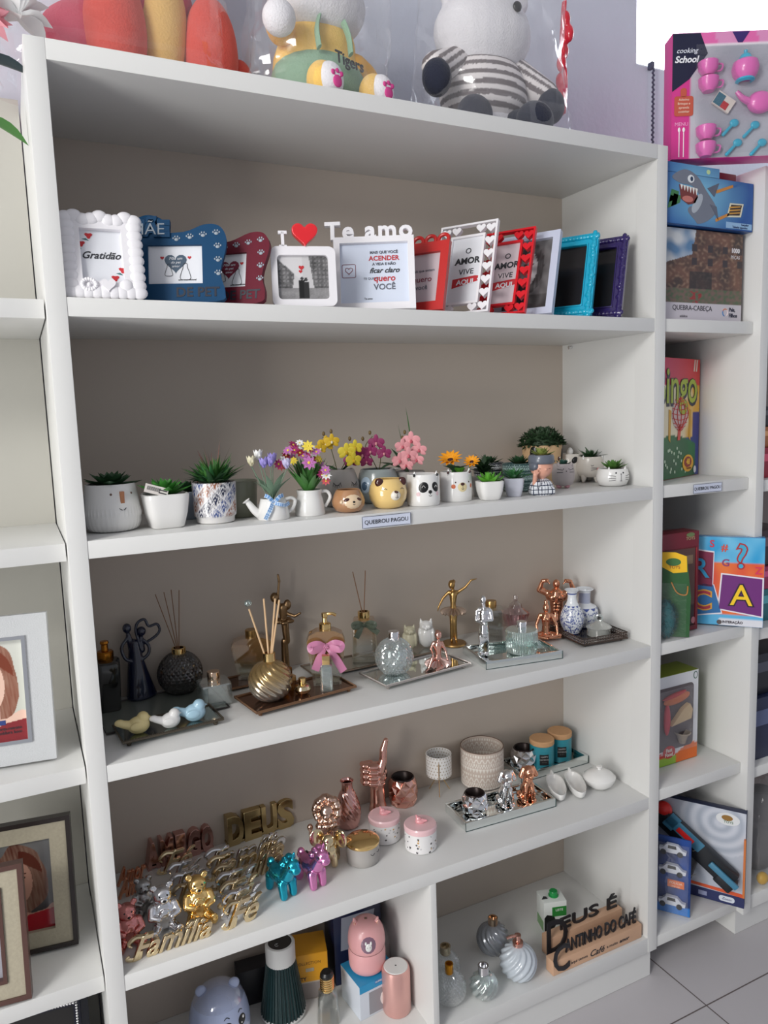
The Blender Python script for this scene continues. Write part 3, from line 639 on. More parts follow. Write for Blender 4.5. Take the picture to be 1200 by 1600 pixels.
# 1 smiling face pot
t = thing('potted_plant', 'round white pot with a smiling face and copper nose, dark succulent', 'potted plant', place(178, 834, Z2, .055), rz=.05)
pf = [(.040, 0), (.052, .006), (.057, .020), (.0575, .035), (.054, .060), (.049, .092)]
rib = lambda t_, r, z: r + (.0010 * math.sin(t_ * 44) if .030 < z < .048 else (.0006 * math.sin(t_ * 34) if z < .028 else 0))
pot(t, [(.040, 0), (.048, .003), (.053, .009), (.056, .018), (.057, .028), (.0575, .031), (.0572, .038), (.0565, .046), (.0562, .049), (.054, .062), (.051, .08), (.049, .094)], .004, CER, n=132, mod=rib)
NOSE = sw('copper_brown', (176, 120, 84), rough=.3)
g = G(); g.box(0, 0, 0, .0085, .006, .024, TR((surf(pf, .075)) * math.sin(.35), -surf(pf, .075) * math.cos(.35), .058, rz=.35, rx=.07), bev=.001); part('nose', g, NOSE, t)
for a in (-.05, .80): face(t, pf, a, .077, .0024, .0024, sw('brown_dot', (110, 84, 70)), 'eye')
stroke(t, pf, [(.20, .049), (.28, .0455), (.38, .0455), (.45, .049)], .0008, INK, 'mouth')
soil(t, .045, .084); rosette(t, .085, 20, .062, .036, G2, .12, 1.0, 3, bend=.35, rnd=.75)
# 2 square pot
def square_pot(label, px, py, wd, h, m_, plant, rz=0.1, wide=1.0):
    t = thing('potted_plant', label, 'potted plant', place(px, py, Z2, wd / 2), rz=rz, group=None)
    r = wd / 2; pot(t, [(r * .66, 0), (r * .74, .003), (r * .90, h * .45), (r * .99, h * .88), (r, h)], .004, m_, n=48, sq=5); soil(t, r * .86, h * .88, 5); plant(t, h * .88); return t
def pl2(t, z):
    rosette(t, z, 26, .064, .027, sw('leaf_vivid_green', (66, 142, 54)), .3, 1.35, 7, bend=.25, rnd=.8); 
    g = G(); g.box(0, 0, 0, .046, .0008, .018, TR(-.026, -.042, z + .012, ry=.32, rz=-.1, rx=-.35)); tg = part('price_tag', g, sw('tag_paper', (220, 214, 208)), t)
    g = G()
    for k in range(14): g.box(-.018 + k * .0019, -.0006, .006, .0009, .0003, .008, TR(-.026, -.042, z + .012, ry=.32, rz=-.1, rx=-.35))
    for k in range(2): g.box(.013, -.0006, .004 + k * .006, .016, .0003, .0022, TR(-.026, -.042, z + .012, ry=.32, rz=-.1, rx=-.35))
    part('barcode_print', g, INK, tg)
square_pot('square white pot with a price tag, green spiky succulent, beside the smiling pot', 261, 828, .090, .069, CER, pl2, .12)
# pale blue pot behind
t = thing('potted_plant', 'pale blue pot with a succulent, behind the tagged square pot', 'potted plant', (.268, .21, Z2 + .0005), rz=.1)
pot(t, [(.030, 0), (.036, .01), (.040, .06)], .004, sw('pale_blue_ceramic', (168, 180, 196), rough=.3)); soil(t, .034, .052); rosette(t, .054, 24, .050, .024, G2, .3, 1.2, 9, bend=.2)
# 3 tile pot
TB, TD, TO, TW = S(70, 88, 140), S(36, 42, 70), S(150, 96, 70), S(224, 222, 224)
def tilepat(th_, z):
    u = (th_ * .046 + .003) / .034; v = (z - .018) / .034; a, b = u + v, u - v
    ia, ib = math.floor(a), math.floor(b); fa, fb = a - ia - .5, b - ib - .5; d = math.hypot(fa, fb); k = (ia * 3 + ib * 5) % 3
    if abs(fa) > .465 or abs(fb) > .465: return TW
    if z < .016: return S(226, 224, 222)
    an = math.atan2(fb, fa)
    c1 = (TB, TD, TO)[k]
    if d < .07: return TW
    if d < .16: return c1
    if d < .36 + .07 * math.cos(an * 8): return TW if math.sin(d * 60 + an * 0) > -.1 else c1
    if abs(abs(fa) - abs(fb)) < .05: return TW
    return c1 if (math.sin(fa * 40) * math.sin(fb * 40) > -.15) else TW
t = thing('potted_plant', 'pot with blue and brown patchwork tile pattern holding a tall tufted plant', 'potted plant', place(338, 820, Z2, .046), rz=.0)
pp = [(.037, 0), (.040, .002), (.041, .012), (.045, .0165)] + [(.045 + .0015 * k / 24, .017 + .068 * k / 24) for k in range(25)]
pot(t, pp, .003, vcol('tile_pattern_ceramic', rough=.12, coat=.6), n=200, colf=tilepat); soil(t, .042, .076)
grass(t, .078, 46, .070, .016, G1, 1.35, 12, -.25, r0=.018); grass(t, .078, 60, .062, .014, G2, .85, 13, -.5, r0=.02); grass(t, .078, 26, .060, .013, sw('leaf_mid_green', (60, 120, 70)), 1.1, 19, -.3, r0=.02)
grass(t, .09, 8, .085, .0035, sw('leaf_reddish', (118, 76, 66)), 1.45, 14, -.1, 'reddish_leaf_tips', r0=.012)
t = thing('flower_pot', 'olive grey pot mostly hidden behind the tile pattern pot', 'pot', (.368, .16, Z2 + .0005)); pot(t, [(.034, 0), (.040, .01), (.044, .08)], .004, sw('olive_ceramic', (122, 124, 108), rough=.3))
# 4 watering can
def flower_daisy(parent, c, r, m_, az, el, name='flower', n=8, core=None):
    nrm = Vector((math.cos(az) * math.cos(el), math.sin(az) * math.cos(el), math.sin(el))); q = nrm.to_track_quat('Z', 'Y').to_matrix().to_4x4(); M = Matrix.Translation(c) @ q
    g = G()
    for k in range(n): g.leaf((0, 0, 0), 2 * PI * k / n, .2, r, r * .6, -.4, .3, 4, M, 0.0, .7)
    o = part(name, g, m_, parent, ang=60)
    if core: h = G(); h.ell(0, 0, r * .08, r * .2, r * .2, r * .12, M, n=10, m=6); part('flower_centre', h, core, o)
    return o
t = thing('potted_plant', 'small white watering can with gingham bow and lilac tulips', 'potted plant', place(428, 814, Z2, .035), rz=.12)
cp = [(.034, 0), (.0355, .004), (.033, .02), (.029, .036), (.027, .044)]
pot(t, cp, .003, CER, 'can_body', n=40)
g = G(); g.tube(sp([(-.028, 0, .010), (-.040, 0, .020), (-.050, 0, .034), (-.055, 0, .041)], 5), [.010 - .0045 * k / 15 for k in range(16)], 12); g.lathe([(.0045, 0), (.0095, .004), (.0090, .0045), (.004, .001)], 16, TR(-.055, 0, .039, ry=-.6)); part('spout', g, CER, t)
g = G(); g.tube(sp([(.026, 0, .040), (.040, 0, .043), (.048, 0, .036), (.042, 0, .020), (.031, 0, .012)], 5), .0040, 10, flat=1.4); part('handle', g, CER, t)
def ging(u, v): a = int(u * 34) % 2; b = int(v * 5) % 2; return [S(226, 234, 244), S(124, 168, 214), S(48, 112, 184)][a + b]
BLU = vcol('gingham_ribbon', rough=.8)
g = G()
for (P_, w_) in (([(-.004, -.030, .036), (-.010, -.038, .026), (-.018, -.040, .012), (-.022, -.038, .004)], .009), ([(-.002, -.030, .038), (-.012, -.033, .050), (-.020, -.026, .054)], .008), ([(0, -.030, .038), (.010, -.033, .050), (.020, -.026, .053)], .008), ([(.0, -.031, .037), (.012, -.036, .034), (.024, -.030, .032), (.032, -.022, .036)], .008)):
    P2 = sp(P_, 6); vs = []; cs = []; fs = []
    for i, p in enumerate(P2):
        for j in range(6):
            v = j / 5; d = (P2[min(i + 1, len(P2) - 1)] - P2[max(0, i - 1)]).normalized(); sd = d.cross(Vector((0, -1, 0))).normalized()
            vs.append(p + sd * (v - .5) * w_); cs.append(ging(i / len(P2) * .5, v * .99))
    for i in range(len(P2) - 1):
        for j in range(5): a = i * 6 + j; fs.append((a, a + 1, a + 7, a + 6))
    g.add(vs, fs, None, cs)
part('gingham_bow', g, BLU, t)
random.seed(8); fo = G()
for k in range(9): a = k * .7 + .2; fo.leaf((0, 0, .042), a, 1.0, random.uniform(.055, .08), .015, bend=-.5, fold=.3, n=6)
part('leaves', fo, G4, t)
LILAC = sw('petal_lilac', (158, 146, 216), rough=.7); CREAM = sw('petal_cream', (226, 220, 190), rough=.7); WHT = sw('petal_white')
for (x, y, z, m_) in ((-.018, -.022, .120, LILAC), (-.004, -.020, .122, LILAC), (.030, -.024, .116, sw('petal_pale_lilac', (196, 190, 226), rough=.7)), (-.042, -.004, .124, CREAM), (-.026, .004, .136, WHT), (.004, .002, .128, LILAC)):
    g = G(); g.tube(sp([(x * .15, y * .2, .04), (x * .5, y * .5, .07), (x, y, z - .008)], 4), .0010, 6); s_ = part('stem', g, G4, t)
    g = G()
    for k in range(6): a = k * PI / 3; g.leaf((x, y, z - .008), a, .8, .026, .015, bend=.9, fold=.5, n=5)
    part('tulip', g, m_, s_, ang=70)
# 5 white jug with mixed flowers
t = thing('potted_plant', 'white jug stuffed with pink, yellow and purple flowers, right of the watering can', 'potted plant', place(485, 807, Z2, .032), rz=.1)
pot(t, [(.033, 0), (.034, .005), (.030, .035), (.027, .045), (.029, .055)], .003, CER, 'jug_body'); g = G(); g.tube(sp([(.026, 0, .050), (.040, 0, .050), (.046, 0, .036), (.034, 0, .016)], 5), .0038, 10); part('handle', g, CER, t)
grass(t, .05, 46, .085, .018, G1, 1.25, 22, -.15, r0=.012)
random.seed(31); cols = [sw('petal_magenta', (170, 50, 110), rough=.7), sw('petal_yellow', (226, 204, 70), rough=.7), sw('petal_mauve', (186, 112, 176), rough=.7), sw('petal_crimson', (150, 30, 50), rough=.7), WHT, sw('petal_coral', (206, 92, 100), rough=.7)]
for k in range(30):
    u = k / 30; x = -.060 + .105 * u + random.uniform(-.006, .006); y = random.uniform(-.035, .01); z = .122 + .024 * math.sin(PI * min(1, u * 1.1)) + random.uniform(-.018, .016) - (.03 if u > .85 else 0)
    flower_daisy(t, (x, y, z), random.uniform(.009, .014), cols[(k * 5 + k // 3) % 6], -PI / 2 + random.uniform(-.7, .7), random.uniform(.2, .9), core=cols[1])
flower_daisy(t, (-.002, -.042, .118), .017, cols[2], -PI / 2, .3, core=cols[1]); flower_daisy(t, (.034, -.036, .100), .012, cols[2], -PI / 2, .3, core=cols[1])
# orchids
def orchid(parent, pts, m_, flo, lab=None, edge=None, bud=None):
    P_ = sp(pts, 6); g = G(); g.tube(P_, .0011, 6); st = part('stem', g, sw('orchid_stem', (92, 92, 50)), parent)
    for (x, y, z, r) in flo:
        M = TR(x, y, z, rx=.15, rz=random.uniform(-.4, .4))
        g = G()
        for a, L, wd in ((PI / 2, 1, .6), (PI / 2 + 2.2, .95, .6), (PI / 2 - 2.2, .95, .6), (0.15, 1.0, .95), (PI - .15, 1.0, .95)):
            g.ell(math.cos(a) * r * .52, -.0015 + .001 * (wd > .9), math.sin(a) * r * .52, r * .52, r * .07, r * wd * .5, M, n=12, m=8, R=Euler((.12, -a, 0)).to_matrix())
        o = part('orchid_flower', g, m_, st, ang=60); h = G(); h.ell(0, -r * .2, -r * .12, r * .16, r * .2, r * .22, M, n=8, m=6); part('flower_lip', h, edge or m_, parent)
    for (x, y, z) in bud or []: g = G(); g.ell(x, y, z, .0038, .0038, .0055, n=10, m=8); part('bud', g, sw('bud_brown', (108, 88, 50)), st)
YE = sw('petal_orchid_yellow', (214, 176, 40), rough=.6); MG = sw('petal_orchid_magenta', (156, 48, 106), rough=.6); PK = sw('petal_orchid_pink', (222, 152, 158), rough=.6)
t = thing('potted_plant', 'grey pot with closed eyelashes holding a yellow orchid', 'potted plant', place(530, 794, Z2, .052), rz=.10)
ep = [(.036, 0), (.046, .008), (.052, .03), (.051, .055), (.044, .078), (.040, .088)]
pot(t, ep, .004, sw('warm_grey_ceramic', (172, 168, 164), rough=.35)); soil(t, .036, .08)
for a in (-.15, .78):
    stroke(t, ep, [(a - .18, .060), (a, .053), (a + .18, .060)], .0007, INK, 'eyelid'); [stroke(t, ep, [(a - .16 + .08 * k, .058 - .004 * (1 - abs(k - 2) / 2)), (a - .20 + .10 * k, .051 - .004 * (1 - abs(k - 2) / 2))], .0005, INK, 'eyelash') for k in range(5)]
orchid(t, [(0, 0, .08), (-.01, -.01, .12), (-.02, -.015, .155), (-.035, -.02, .168)], YE, [(-.028, -.022, .152, .020), (-.014, -.03, .158, .018), (-.042, -.03, .142, .015)], edge=CREAM, bud=[(-.032, -.02, .176), (-.014, -.02, .181)])
orchid(t, [(.004, 0, .08), (.02, -.01, .11), (.035, -.02, .150)], sw('petal_orchid_lemon', (226, 206, 60), rough=.6), [(.020, -.035, .132, .021), (.040, -.035, .142, .018), (.034, -.045, .112, .020)], edge=YE, bud=[(.030, -.02, .162)])
g = G(); g.leaf((.01, 0, .082), -.5, .7, .05, .022, -.4, .3, 6); g.leaf((0, 0, .082), 2.6, .6, .04, .02, -.4, .3, 6); part('leaf', g, G2, t)
t = thing('potted_plant', 'blue grey elephant pot holding a magenta orchid, behind the bear pot', 'potted plant', place(592, 789, Z2, .050), rz=.1)
ep2 = [(.034, 0), (.046, .008), (.054, .03), (.053, .05), (.046, .075), (.043, .083)]
pot(t, ep2, .004, sw('blue_grey_ceramic', (150, 160, 160), rough=.25, coat=.3)); soil(t, .038, .075)
face(t, ep2, -.75, .048, .016, .020, sw('pale_blue_glaze', (176, 196, 214), rough=.2), 'ear', .003); face(t, ep2, -.75, .046, .010, .014, sw('slate_blue_glaze', (74, 98, 122), rough=.2), 'inner_ear', .0042)
orchid(t, [(0, 0, .08), (-.014, -.01, .11), (-.03, -.015, .14), (-.012, -.02, .165)], MG, [(-.040, -.03, .122, .021), (-.060, -.028, .128, .015), (-.068, -.028, .108, .018), (-.020, -.03, .130, .018)], edge=PK, bud=[(-.036, -.02, .160)])
orchid(t, [(.004, 0, .08), (.008, -.01, .12), (.0, -.02, .15)], sw('petal_orchid_plum', (140, 40, 92), rough=.6), [(-.004, -.03, .150, .020), (.014, -.03, .124, .018), (-.03, -.03, .105, .016)], edge=PK, bud=[(-.018, -.02, .174)])
g = G(); g.leaf((.01, 0, .082), .4, .5, .045, .020, -.5, .3, 6); part('leaf', g, G2, t)
# sloth
def earpair(t, prof, az, z, r, m_, depth=.55, inner=None, up=False):
    for a in az:
        rr = surf(prof, z); x, y = rr * math.sin(a), -rr * math.cos(a)
        g = G()
        if up: g.limb((x * .92, y * .92, z), (x * .96, y * .96, z + r * 1.7), r * .85, r * .22)
        else: g.ell(x, y, z, r, r * depth, r)
        e_ = part('ear', g, m_, t)
        if inner: h = G(); h.ell(x * 1.0, y * 1.0 - r * (.48 if not up else .55), z + (r * .5 if up else 0), r * .45, r * .3, r * .6); part('inner_ear', h, inner, e_)
SL = sw('sloth_tan_glaze', (176, 130, 92), rough=.14, coat=.6); SLF = sw('sloth_face_glaze', (228, 202, 168), rough=.15, coat=.5); DBR = sw('dark_brown_glaze', (66, 30, 26), rough=.15, coat=.4)
t = thing('flower_pot', 'small brown sloth-faced planter, leftmost of the low animal pots', 'pot', place(545, 803, Z2, .036), rz=0)
sp_ = [(.020, 0), (.030, .004), (.037, .016), (.038, .026), (.034, .038), (.029, .047), (.028, .050)]
pot(t, sp_, .004, SL); face(t, sp_, .32, .026, .022, .016, SLF, 'face', .0025)
for a in (-.08, .70): face(t, sp_, a, .031, .0075, .004, DBR, 'eye_patch', .0036, tilt=.35 if a < 0 else -.35)
face(t, sp_, .32, .026, .0034, .003, BLACK, 'nose', .0046); stroke(t, sp_, [(.26, .021), (.32, .0195), (.38, .021)], .0005, INK, 'mouth', .003)
face(t, sp_, -.42, .026, .004, .005, SLF, 'ear', .003)
# bear
BY = sw('bear_yellow_glaze', (236, 202, 130), rough=.13, coat=.6)
t = thing('flower_pot', 'round yellow bear-faced planter with dark ears and a white muzzle', 'pot', place(607, 797, Z2, .043), rz=0)
bp_ = [(.024, 0), (.034, .005), (.043, .022), (.045, .036), (.042, .052), (.036, .063), (.033, .067)]
pot(t, bp_, .004, BY); earpair(t, bp_, (-.55, 1.15), .062, .0105, DBR, .6)
face(t, bp_, .42, .032, .0125, .0115, sw('muzzle_white', (240, 234, 222), rough=.15, coat=.5), 'muzzle', .006); face(t, bp_, .42, .040, .0050, .0036, DBR, 'nose', .0085)
stroke(t, bp_, [(.42, .037), (.42, .028)], .0005, INK, 'muzzle_line', .0072); stroke(t, bp_, [(.34, .029), (.42, .0265), (.50, .029)], .0005, INK, 'mouth', .0066)
for a in (-.15, .86): stroke(t, bp_, [(a - .12, .046), (a, .0485), (a + .12, .046)], .0006, INK, 'closed_eye')
# panda + orchid behind
def cyl_pot(label, px, py, rr, h, rz, name='flower_pot', cat='pot'):
    t = thing(name, label, cat, place(px, py, Z2, rr), rz=rz); pr = [(rr * .93, 0), (rr * .985, .003), (rr, .012), (rr, h * .5), (rr * .985, h - .001), (rr * .975, h)]
    pot(t, pr, .0035, CER); return t, pr
t, pr = cyl_pot('white cylinder planter with a panda face and two small ears', 662, 792, .040, .073, 0)
earpair(t, pr, (-.55, 1.0), .070, .0062, CER, up=True, inner=BLACK)
face(t, pr, .02, .045, .0115, .0130, BLACK, 'eye_patch', .0012, tilt=-.5); face(t, pr, .80, .045, .0095, .0125, BLACK, 'eye_patch', .0012, tilt=.5)
for a in (.02, .80): stroke(t, pr, [(a - .10, .044), (a, .049), (a + .10, .044)], .0005, CER, 'closed_eye', .0014)
face(t, pr, .42, .034, .0050, .0042, BLACK, 'nose', .002); stroke(t, pr, [(.42, .031), (.42, .027)], .0005, INK, 'muzzle_line'); stroke(t, pr, [(.32, .026), (.42, .0235), (.52, .026)], .0005, INK, 'mouth')
for a in (-.30, .98): face(t, pr, a, .029, .0050, .0055, sw('cheek_pink', (226, 196, 200)), 'cheek', .0005)
t = thing('potted_plant', 'pale pot with a pink orchid and long dark leaves, behind the panda pot', 'potted plant', (.815, .185, Z2 + .0005))
pot(t, [(.034, 0), (.040, .01), (.042, .072)], .004, sw('warm_grey_ceramic')); soil(t, .037, .066)
random.seed(3)
orchid(t, [(0, 0, .07), (.0, -.02, .12), (.006, -.02, .165)], PK, [(.010, -.04, .152, .022), (-.012, -.04, .138, .019), (.028, -.04, .128, .019), (.002, -.05, .116, .021), (-.020, -.05, .104, .020), (.022, -.045, .104, .018), (-.004, -.05, .092, .018)], edge=sw('petal_orchid_rose', (200, 96, 110)), bud=[(-.012, -.03, .158), (-.006, -.03, .172)])
g = G(); g.leaf((0, 0, .068), 2.9, .55, .085, .028, -.5, .3, 7); g.leaf((0, 0, .068), 2.4, .95, .085, .018, -.3, .3, 7); part('leaf', g, G2, t)
g = G(); g.leaf((.008, -.01, .15), 2.4, 1.45, .085, .006, -.1, .3, 7, tip=.6); g.leaf((-.01, -.01, .13), 2.6, 1.3, .065, .004, .1, .3, 7, tip=.6); part('grass_blade', g, G1, t)
g = G()
for a in (.5, 2.6, -.5, 3.6): g.leaf((-.030, -.05, .080), a, .3, .018, .016, -.2, .3, 4)
part('butterfly', g, CER, t)
# white bear pot with sunflower
t, pr = cyl_pot('white cylinder planter with a bear face, orange cheek and orange sunflower', 713, 785, .0395, .071, 0, 'potted_plant', 'potted plant')
earpair(t, pr, (-.50, 1.05), .069, .0062, CER, up=True, inner=DBR)
face(t, pr, .42, .036, .0125, .0115, sw('bear_beige', (222, 206, 160), rough=.2), 'muzzle', .0008); face(t, pr, .42, .043, .0060, .0040, DBR, 'nose', .002)
stroke(t, pr, [(.42, .040), (.42, .032)], .0005, INK, 'muzzle_line', .001); stroke(t, pr, [(.34, .033), (.42, .030), (.50, .033)], .0005, INK, 'mouth', .001)
for a in (-.02, .90): face(t, pr, a, .048, .0018, .0022, DBR, 'eye', .001)
face(t, pr, -.16, .038, .0055, .0055, sw('cheek_orange', (206, 108, 66)), 'cheek', .0006); face(t, pr, 1.15, .038, .0045, .0055, sw('cheek_orange'), 'cheek', .0006)
SUN = sw('petal_sunflower', (240, 158, 20), rough=.6)
for (x, y, z, r, el) in ((-.012, -.005, .098, .033, 1.05), (.040, -.0, .092, .022, .9)):
    g = G(); g.tube([(x * .3, 0, .04), (x, y, z)], .0016, 6); s_ = part('stem', g, G1, t); M = Matrix.Translation((x, y, z)) @ Vector((-.1, -math.cos(el), math.sin(el))).to_track_quat('Z', 'Y').to_matrix().to_4x4()
    g = G()
    for k in range(22): g.leaf((0, 0, .0005 * (k % 2)), k * 2 * PI / 22, .35 + .15 * (k % 2), r, r * .36, -.25, .3, 4, M)
    o = part('sunflower', g, SUN, s_, ang=60); g = G(); g.ell(0, 0, .003, r * .26, r * .26, r * .12, M); part('flower_centre', g, DBR, t)
g = G(); [g.leaf((0, 0, .068), a, .7, .042, .026, -.5, .3, 5) for a in (-1.6, -.4, 2.2, -2.6)]; part('leaf', g, G2, t); g = G(); [g.leaf((.01, -.01, .066), a, .8, .03, .02, -.4, .3, 5) for a in (-1.2, -2)]; part('bright_leaf', g, G3, t)
# small square pots
square_pot('small square white pot with a bright lime succulent', 765, 783, .062, .045, CER, lambda t, z: rosette(t, z, 20, .042, .028, G3, .15, 1.4, 4, bend=.8, rnd=.5, fold=.5, thick=.1), .1)
square_pot('small pale lilac pot with an aloe, right of the lime succulent', 803, 777, .050, .045, sw('lilac_white_ceramic', (198, 200, 212), rough=.2, coat=.4), lambda t, z: rosette(t, z, 24, .052, .011, sw('leaf_mid_green', (60, 120, 70)), .4, 1.4, 5, bend=-.2, rnd=1.1, fold=.5), .1)
t = thing('potted_plant', 'dark leafy plant half hidden between the bear pot and lime succulent', 'potted plant', (1.005, .13, Z2 + .0005)); pot(t, [(.026, 0), (.032, .05)], .003, CERG); soil(t, .027, .045)
random.seed(2); g = G()
for k in range(60): a = random.uniform(0, 6.28); g.leaf((0, 0, random.uniform(.045, .075)), a, random.uniform(.1, 1.2), random.uniform(.03, .045), .014, -.4, .3, 4)
part('leaves', g, sw('leaf_mottled', (44, 70, 44)), t)
# patterned round pots
def chev(cols, f=1.0):
    def fn(t_, z):
        row = int(z / .009); u = (t_ * 9) % 1; v = (z / .009) % 1
        if v < .12: return cols[0]
        k = row % 3
        if k == 0: return cols[1] if abs(u - .5) * 2 < v else cols[0]
        if k == 1: return cols[1] if abs(((t_ * 16) % 1) - .5) * 1.2 + .2 > v * .8 and abs(((t_ * 16) % 1) - .5) * 1.2 - .05 < v * .8 else cols[0]
        return cols[1] if ((t_ * 14) % 1) < .5 and .3 < v < .8 else cols[0]
    return fn
t = thing('potted_plant', 'black and white patterned pot with a succulent, behind the teal pot', 'potted plant', (1.115, .27, Z2 + .0005)); PAT = vcol('printed_ceramic', rough=.35)
pp = [(.036, 0)] + [(.040 + .002 * k / 30, .002 + .072 * k / 30) for k in range(31)]
pot(t, pp, .003, PAT, n=160, colf=chev((S(30, 34, 46), S(226, 228, 230)))); soil(t, .038, .066); rosette(t, .068, 24, .040, .017, G2, .3, 1.3, 6, bend=.3)
t = thing('potted_plant', 'teal patterned pot with a dark succulent, behind the boy-head planter', 'potted plant', (1.150, .175, Z2 + .0005))
pot(t, [(r * 1.08, z) for r, z in pp], .003, PAT, n=160, colf=chev((S(44, 78, 78), S(178, 204, 200)))); soil(t, .042, .066); rosette(t, .068, 26, .042, .017, G2, .3, 1.3, 16, bend=.3)
# boy head planter
t = thing('flower_pot', 'planter shaped as a grey-haired boy in a plaid shirt, lime succulent on top', 'pot', place(846, 775, Z2, .030), rz=.30)
SK = sw('doll_skin', (222, 164, 142), rough=.35); HR = sw('doll_grey_hair', (98, 104, 116), rough=.3, coat=.3)
def plaid(co):
    a = abs((math.atan2(co.y, co.x) * .030 + .5) % .0105 - .005) < .0011; b = abs((co.z + .002) % .011 - .005) < .0011
    return S(34, 44, 70) if a or b else S(226, 230, 236)
g = G(); g.ell(0, 0, .016, .032, .023, .028, n=40, m=24); g.box(0, 0, 0, .062, .042, .02, bev=.006); g.limb((-.022, -.008, .012), (-.016, -.022, .030), .010, .008)
part('plaid_shirt', paint(fuse(g, .0011, 5), plaid), vcol('plaid_glaze', rough=.2, coat=.4), t)
g = G(); g.ell(0, -.002, .070, .029, .027, .028); g.limb((0, 0, .040), (0, 0, .052), .010, .010); g.ell(.004, -.0285, .066, .003, .003, .003); h = part('head', fuse(g, .0018, 4), SK, t)
g = G(); g.lathe([(.0285, .079), (.0315, .080), (.0335, .086), (.0325, .097), (.030, .102), (.026, .101), (.024, .094), (0, .093)], 28); g.ell(-.020, -.004, .074, .013, .022, .014); g.ell(.004, .010, .072, .026, .018, .020); part('hair', g, HR, t, ang=60)
for a in (-.35, .42): g = G(); g.tube(sp([(math.sin(a) * .0285 - .004, -.0268 * math.cos(a) - .001, .069), (math.sin(a) * .0285, -.0275 * math.cos(a) - .001, .0675), (math.sin(a) * .0285 + .004, -.0268 * math.cos(a) - .001, .069)], 4), .0005, 5); part('closed_eye', g, DBR, h)
g = G(); g.limb((-.022, -.016, .030), (-.024, -.026, .050), .0062, .0055); g.ell(-.024, -.028, .054, .0060, .005, .006)
for k in range(4): g.limb((-.028 + .0028 * k, -.030, .056), (-.027 + .0028 * k, -.030, .064 + .001 * (k % 2)), .0017, .0015)
g.limb((-.019, -.029, .055), (-.015, -.030, .060), .0018, .0015); part('arm', fuse(g, .0009, 2), SK, t)
g = G(); [g.ell(.004, -.026 + .002 * k, .034 - .008 * k, .0012, .0012, .0012, n=8, m=6) for k in range(1)]; part('button', g, CER, t)
rosette(t, .097, 18, .034, .019, G5, .2, 1.4, 8, bend=.7)
# big wood-face pot with bush
t = thing('potted_plant', 'tall pale wood planter with a puppy face and a dense green bush', 'potted plant', (1.322, .295, Z2 + .0005), rz=.15)
wp = [(.052, 0), (.054, .004), (.058, .110), (.058, .112)]
pot(t, wp, .004, sw('pale_wood', (214, 178, 136), rough=.5, dirt=.08, bscale=30)); soil(t, .052, .104)
face(t, wp, -.55, .088, .014, .024, BLACK, 'ear', .003, tilt=.15); face(t, wp, 1.25, .082, .010, .022, BLACK, 'ear', .003)
for a in (.02, .86): face(t, wp, a, .074, .0062, .0062, DBR, 'eye', .002); face(t, wp, a + .04, .077, .0018, .0018, CER, 'eye_glint', .0035)
face(t, wp, .46, .068, .0055, .0045, DBR, 'nose', .003); stroke(t, wp, [(.34, .060), (.40, .056), (.46, .060), (.52, .056), (.58, .060)], .0006, DBR, 'mouth')
random.seed(44); g = G()
for k in range(420):
    a = random.uniform(0, 6.28); e = math.asin(random.uniform(-.1, 1)); r = random.uniform(.85, 1.05); c_ = (.062 * r * math.cos(e) * math.cos(a), .055 * r * math.cos(e) * math.sin(a), .112 + .046 * r * math.sin(e))
    g.leaf(c_, a + random.uniform(-.5, .5), e + random.uniform(-.7, .7), .013, .012, .5, .5, 3, None, 0.0, .5)
g.ell(0, 0, .115, .052, .047, .038, n=16, m=10); part('bush', g, sw('leaf_bush', (40, 66, 38), rough=.6), t)
# dog-ear pot far back, cat pots
t = thing('flower_pot', 'cream animal planter with one black ear, behind the grey cat planter', 'pot', (1.418, .285, Z2 + .0005)); ap = [(.030, 0), (.038, .01), (.042, .05), (.040, .082)]
pot(t, ap, .004, sw('cream_ceramic', (214, 208, 200), rough=.25)); g = G(); g.ell(.0, -.012, .088, .010, .008, .014); part('ear', g, CER, t); face(t, ap, .35, .066, .008, .011, BLACK, 'ear_patch', .004, tilt=-.7)
t = thing('flower_pot', 'grey cat planter with whiskers and pink feet', 'pot', place(880, 764, Z2, .028), rz=.05); kp = [(.018, .006), (.026, .010), (.031, .026), (.031, .044), (.028, .062), (.027, .066)]
GC = sw('grey_pink_ceramic', (190, 180, 180), rough=.4); pot(t, kp, .003, GC)
earpair(t, kp, (-.55, .95), .064, .0052, GC, up=True)
for x in (-.012, .010): g = G(); g.ell(x, -.012, .006, .008, .010, .006); part('foot', g, sw('feet_pink', (206, 150, 160), rough=.4), t)
for a in (-.02, .50): face(t, kp, a, .054, .0012, .0012, INK, 'eye', .0006)
face(t, kp, .24, .048, .0018, .0014, INK, 'nose', .0008)
for s_ in (-1, 1):
    for dz in (.052, .046): stroke(t, kp, [(.24 + s_ * .30, dz - .001), (.24 + s_ * .85, dz + (dz - .049) * .6)], .0006, INK, 'whisker')
soil(t, .024, .060); rosette(t, .060, 14, .026, .012, sw('leaf_teal', (58, 96, 86)), .4, 1.2, 5)
t = thing('potted_plant', 'pale footed animal planter with pink cheek and a dark spiky plant', 'potted plant', place(922, 755, Z2, .040), rz=.05); dp = [(.022, .014), (.034, .018), (.041, .034), (.042, .052), (.039, .070), (.038, .074)]
pot(t, dp, .003, sw('cream_ceramic')); soil(t, .034, .068)
for (x, y) in ((-.018, -.020), (.016, -.020), (0, .022)): g = G(); g.limb((x, y, .020), (x * 1.1, y * 1.1, .005), .010, .0055); part('foot', g, sw('cream_ceramic'), t)
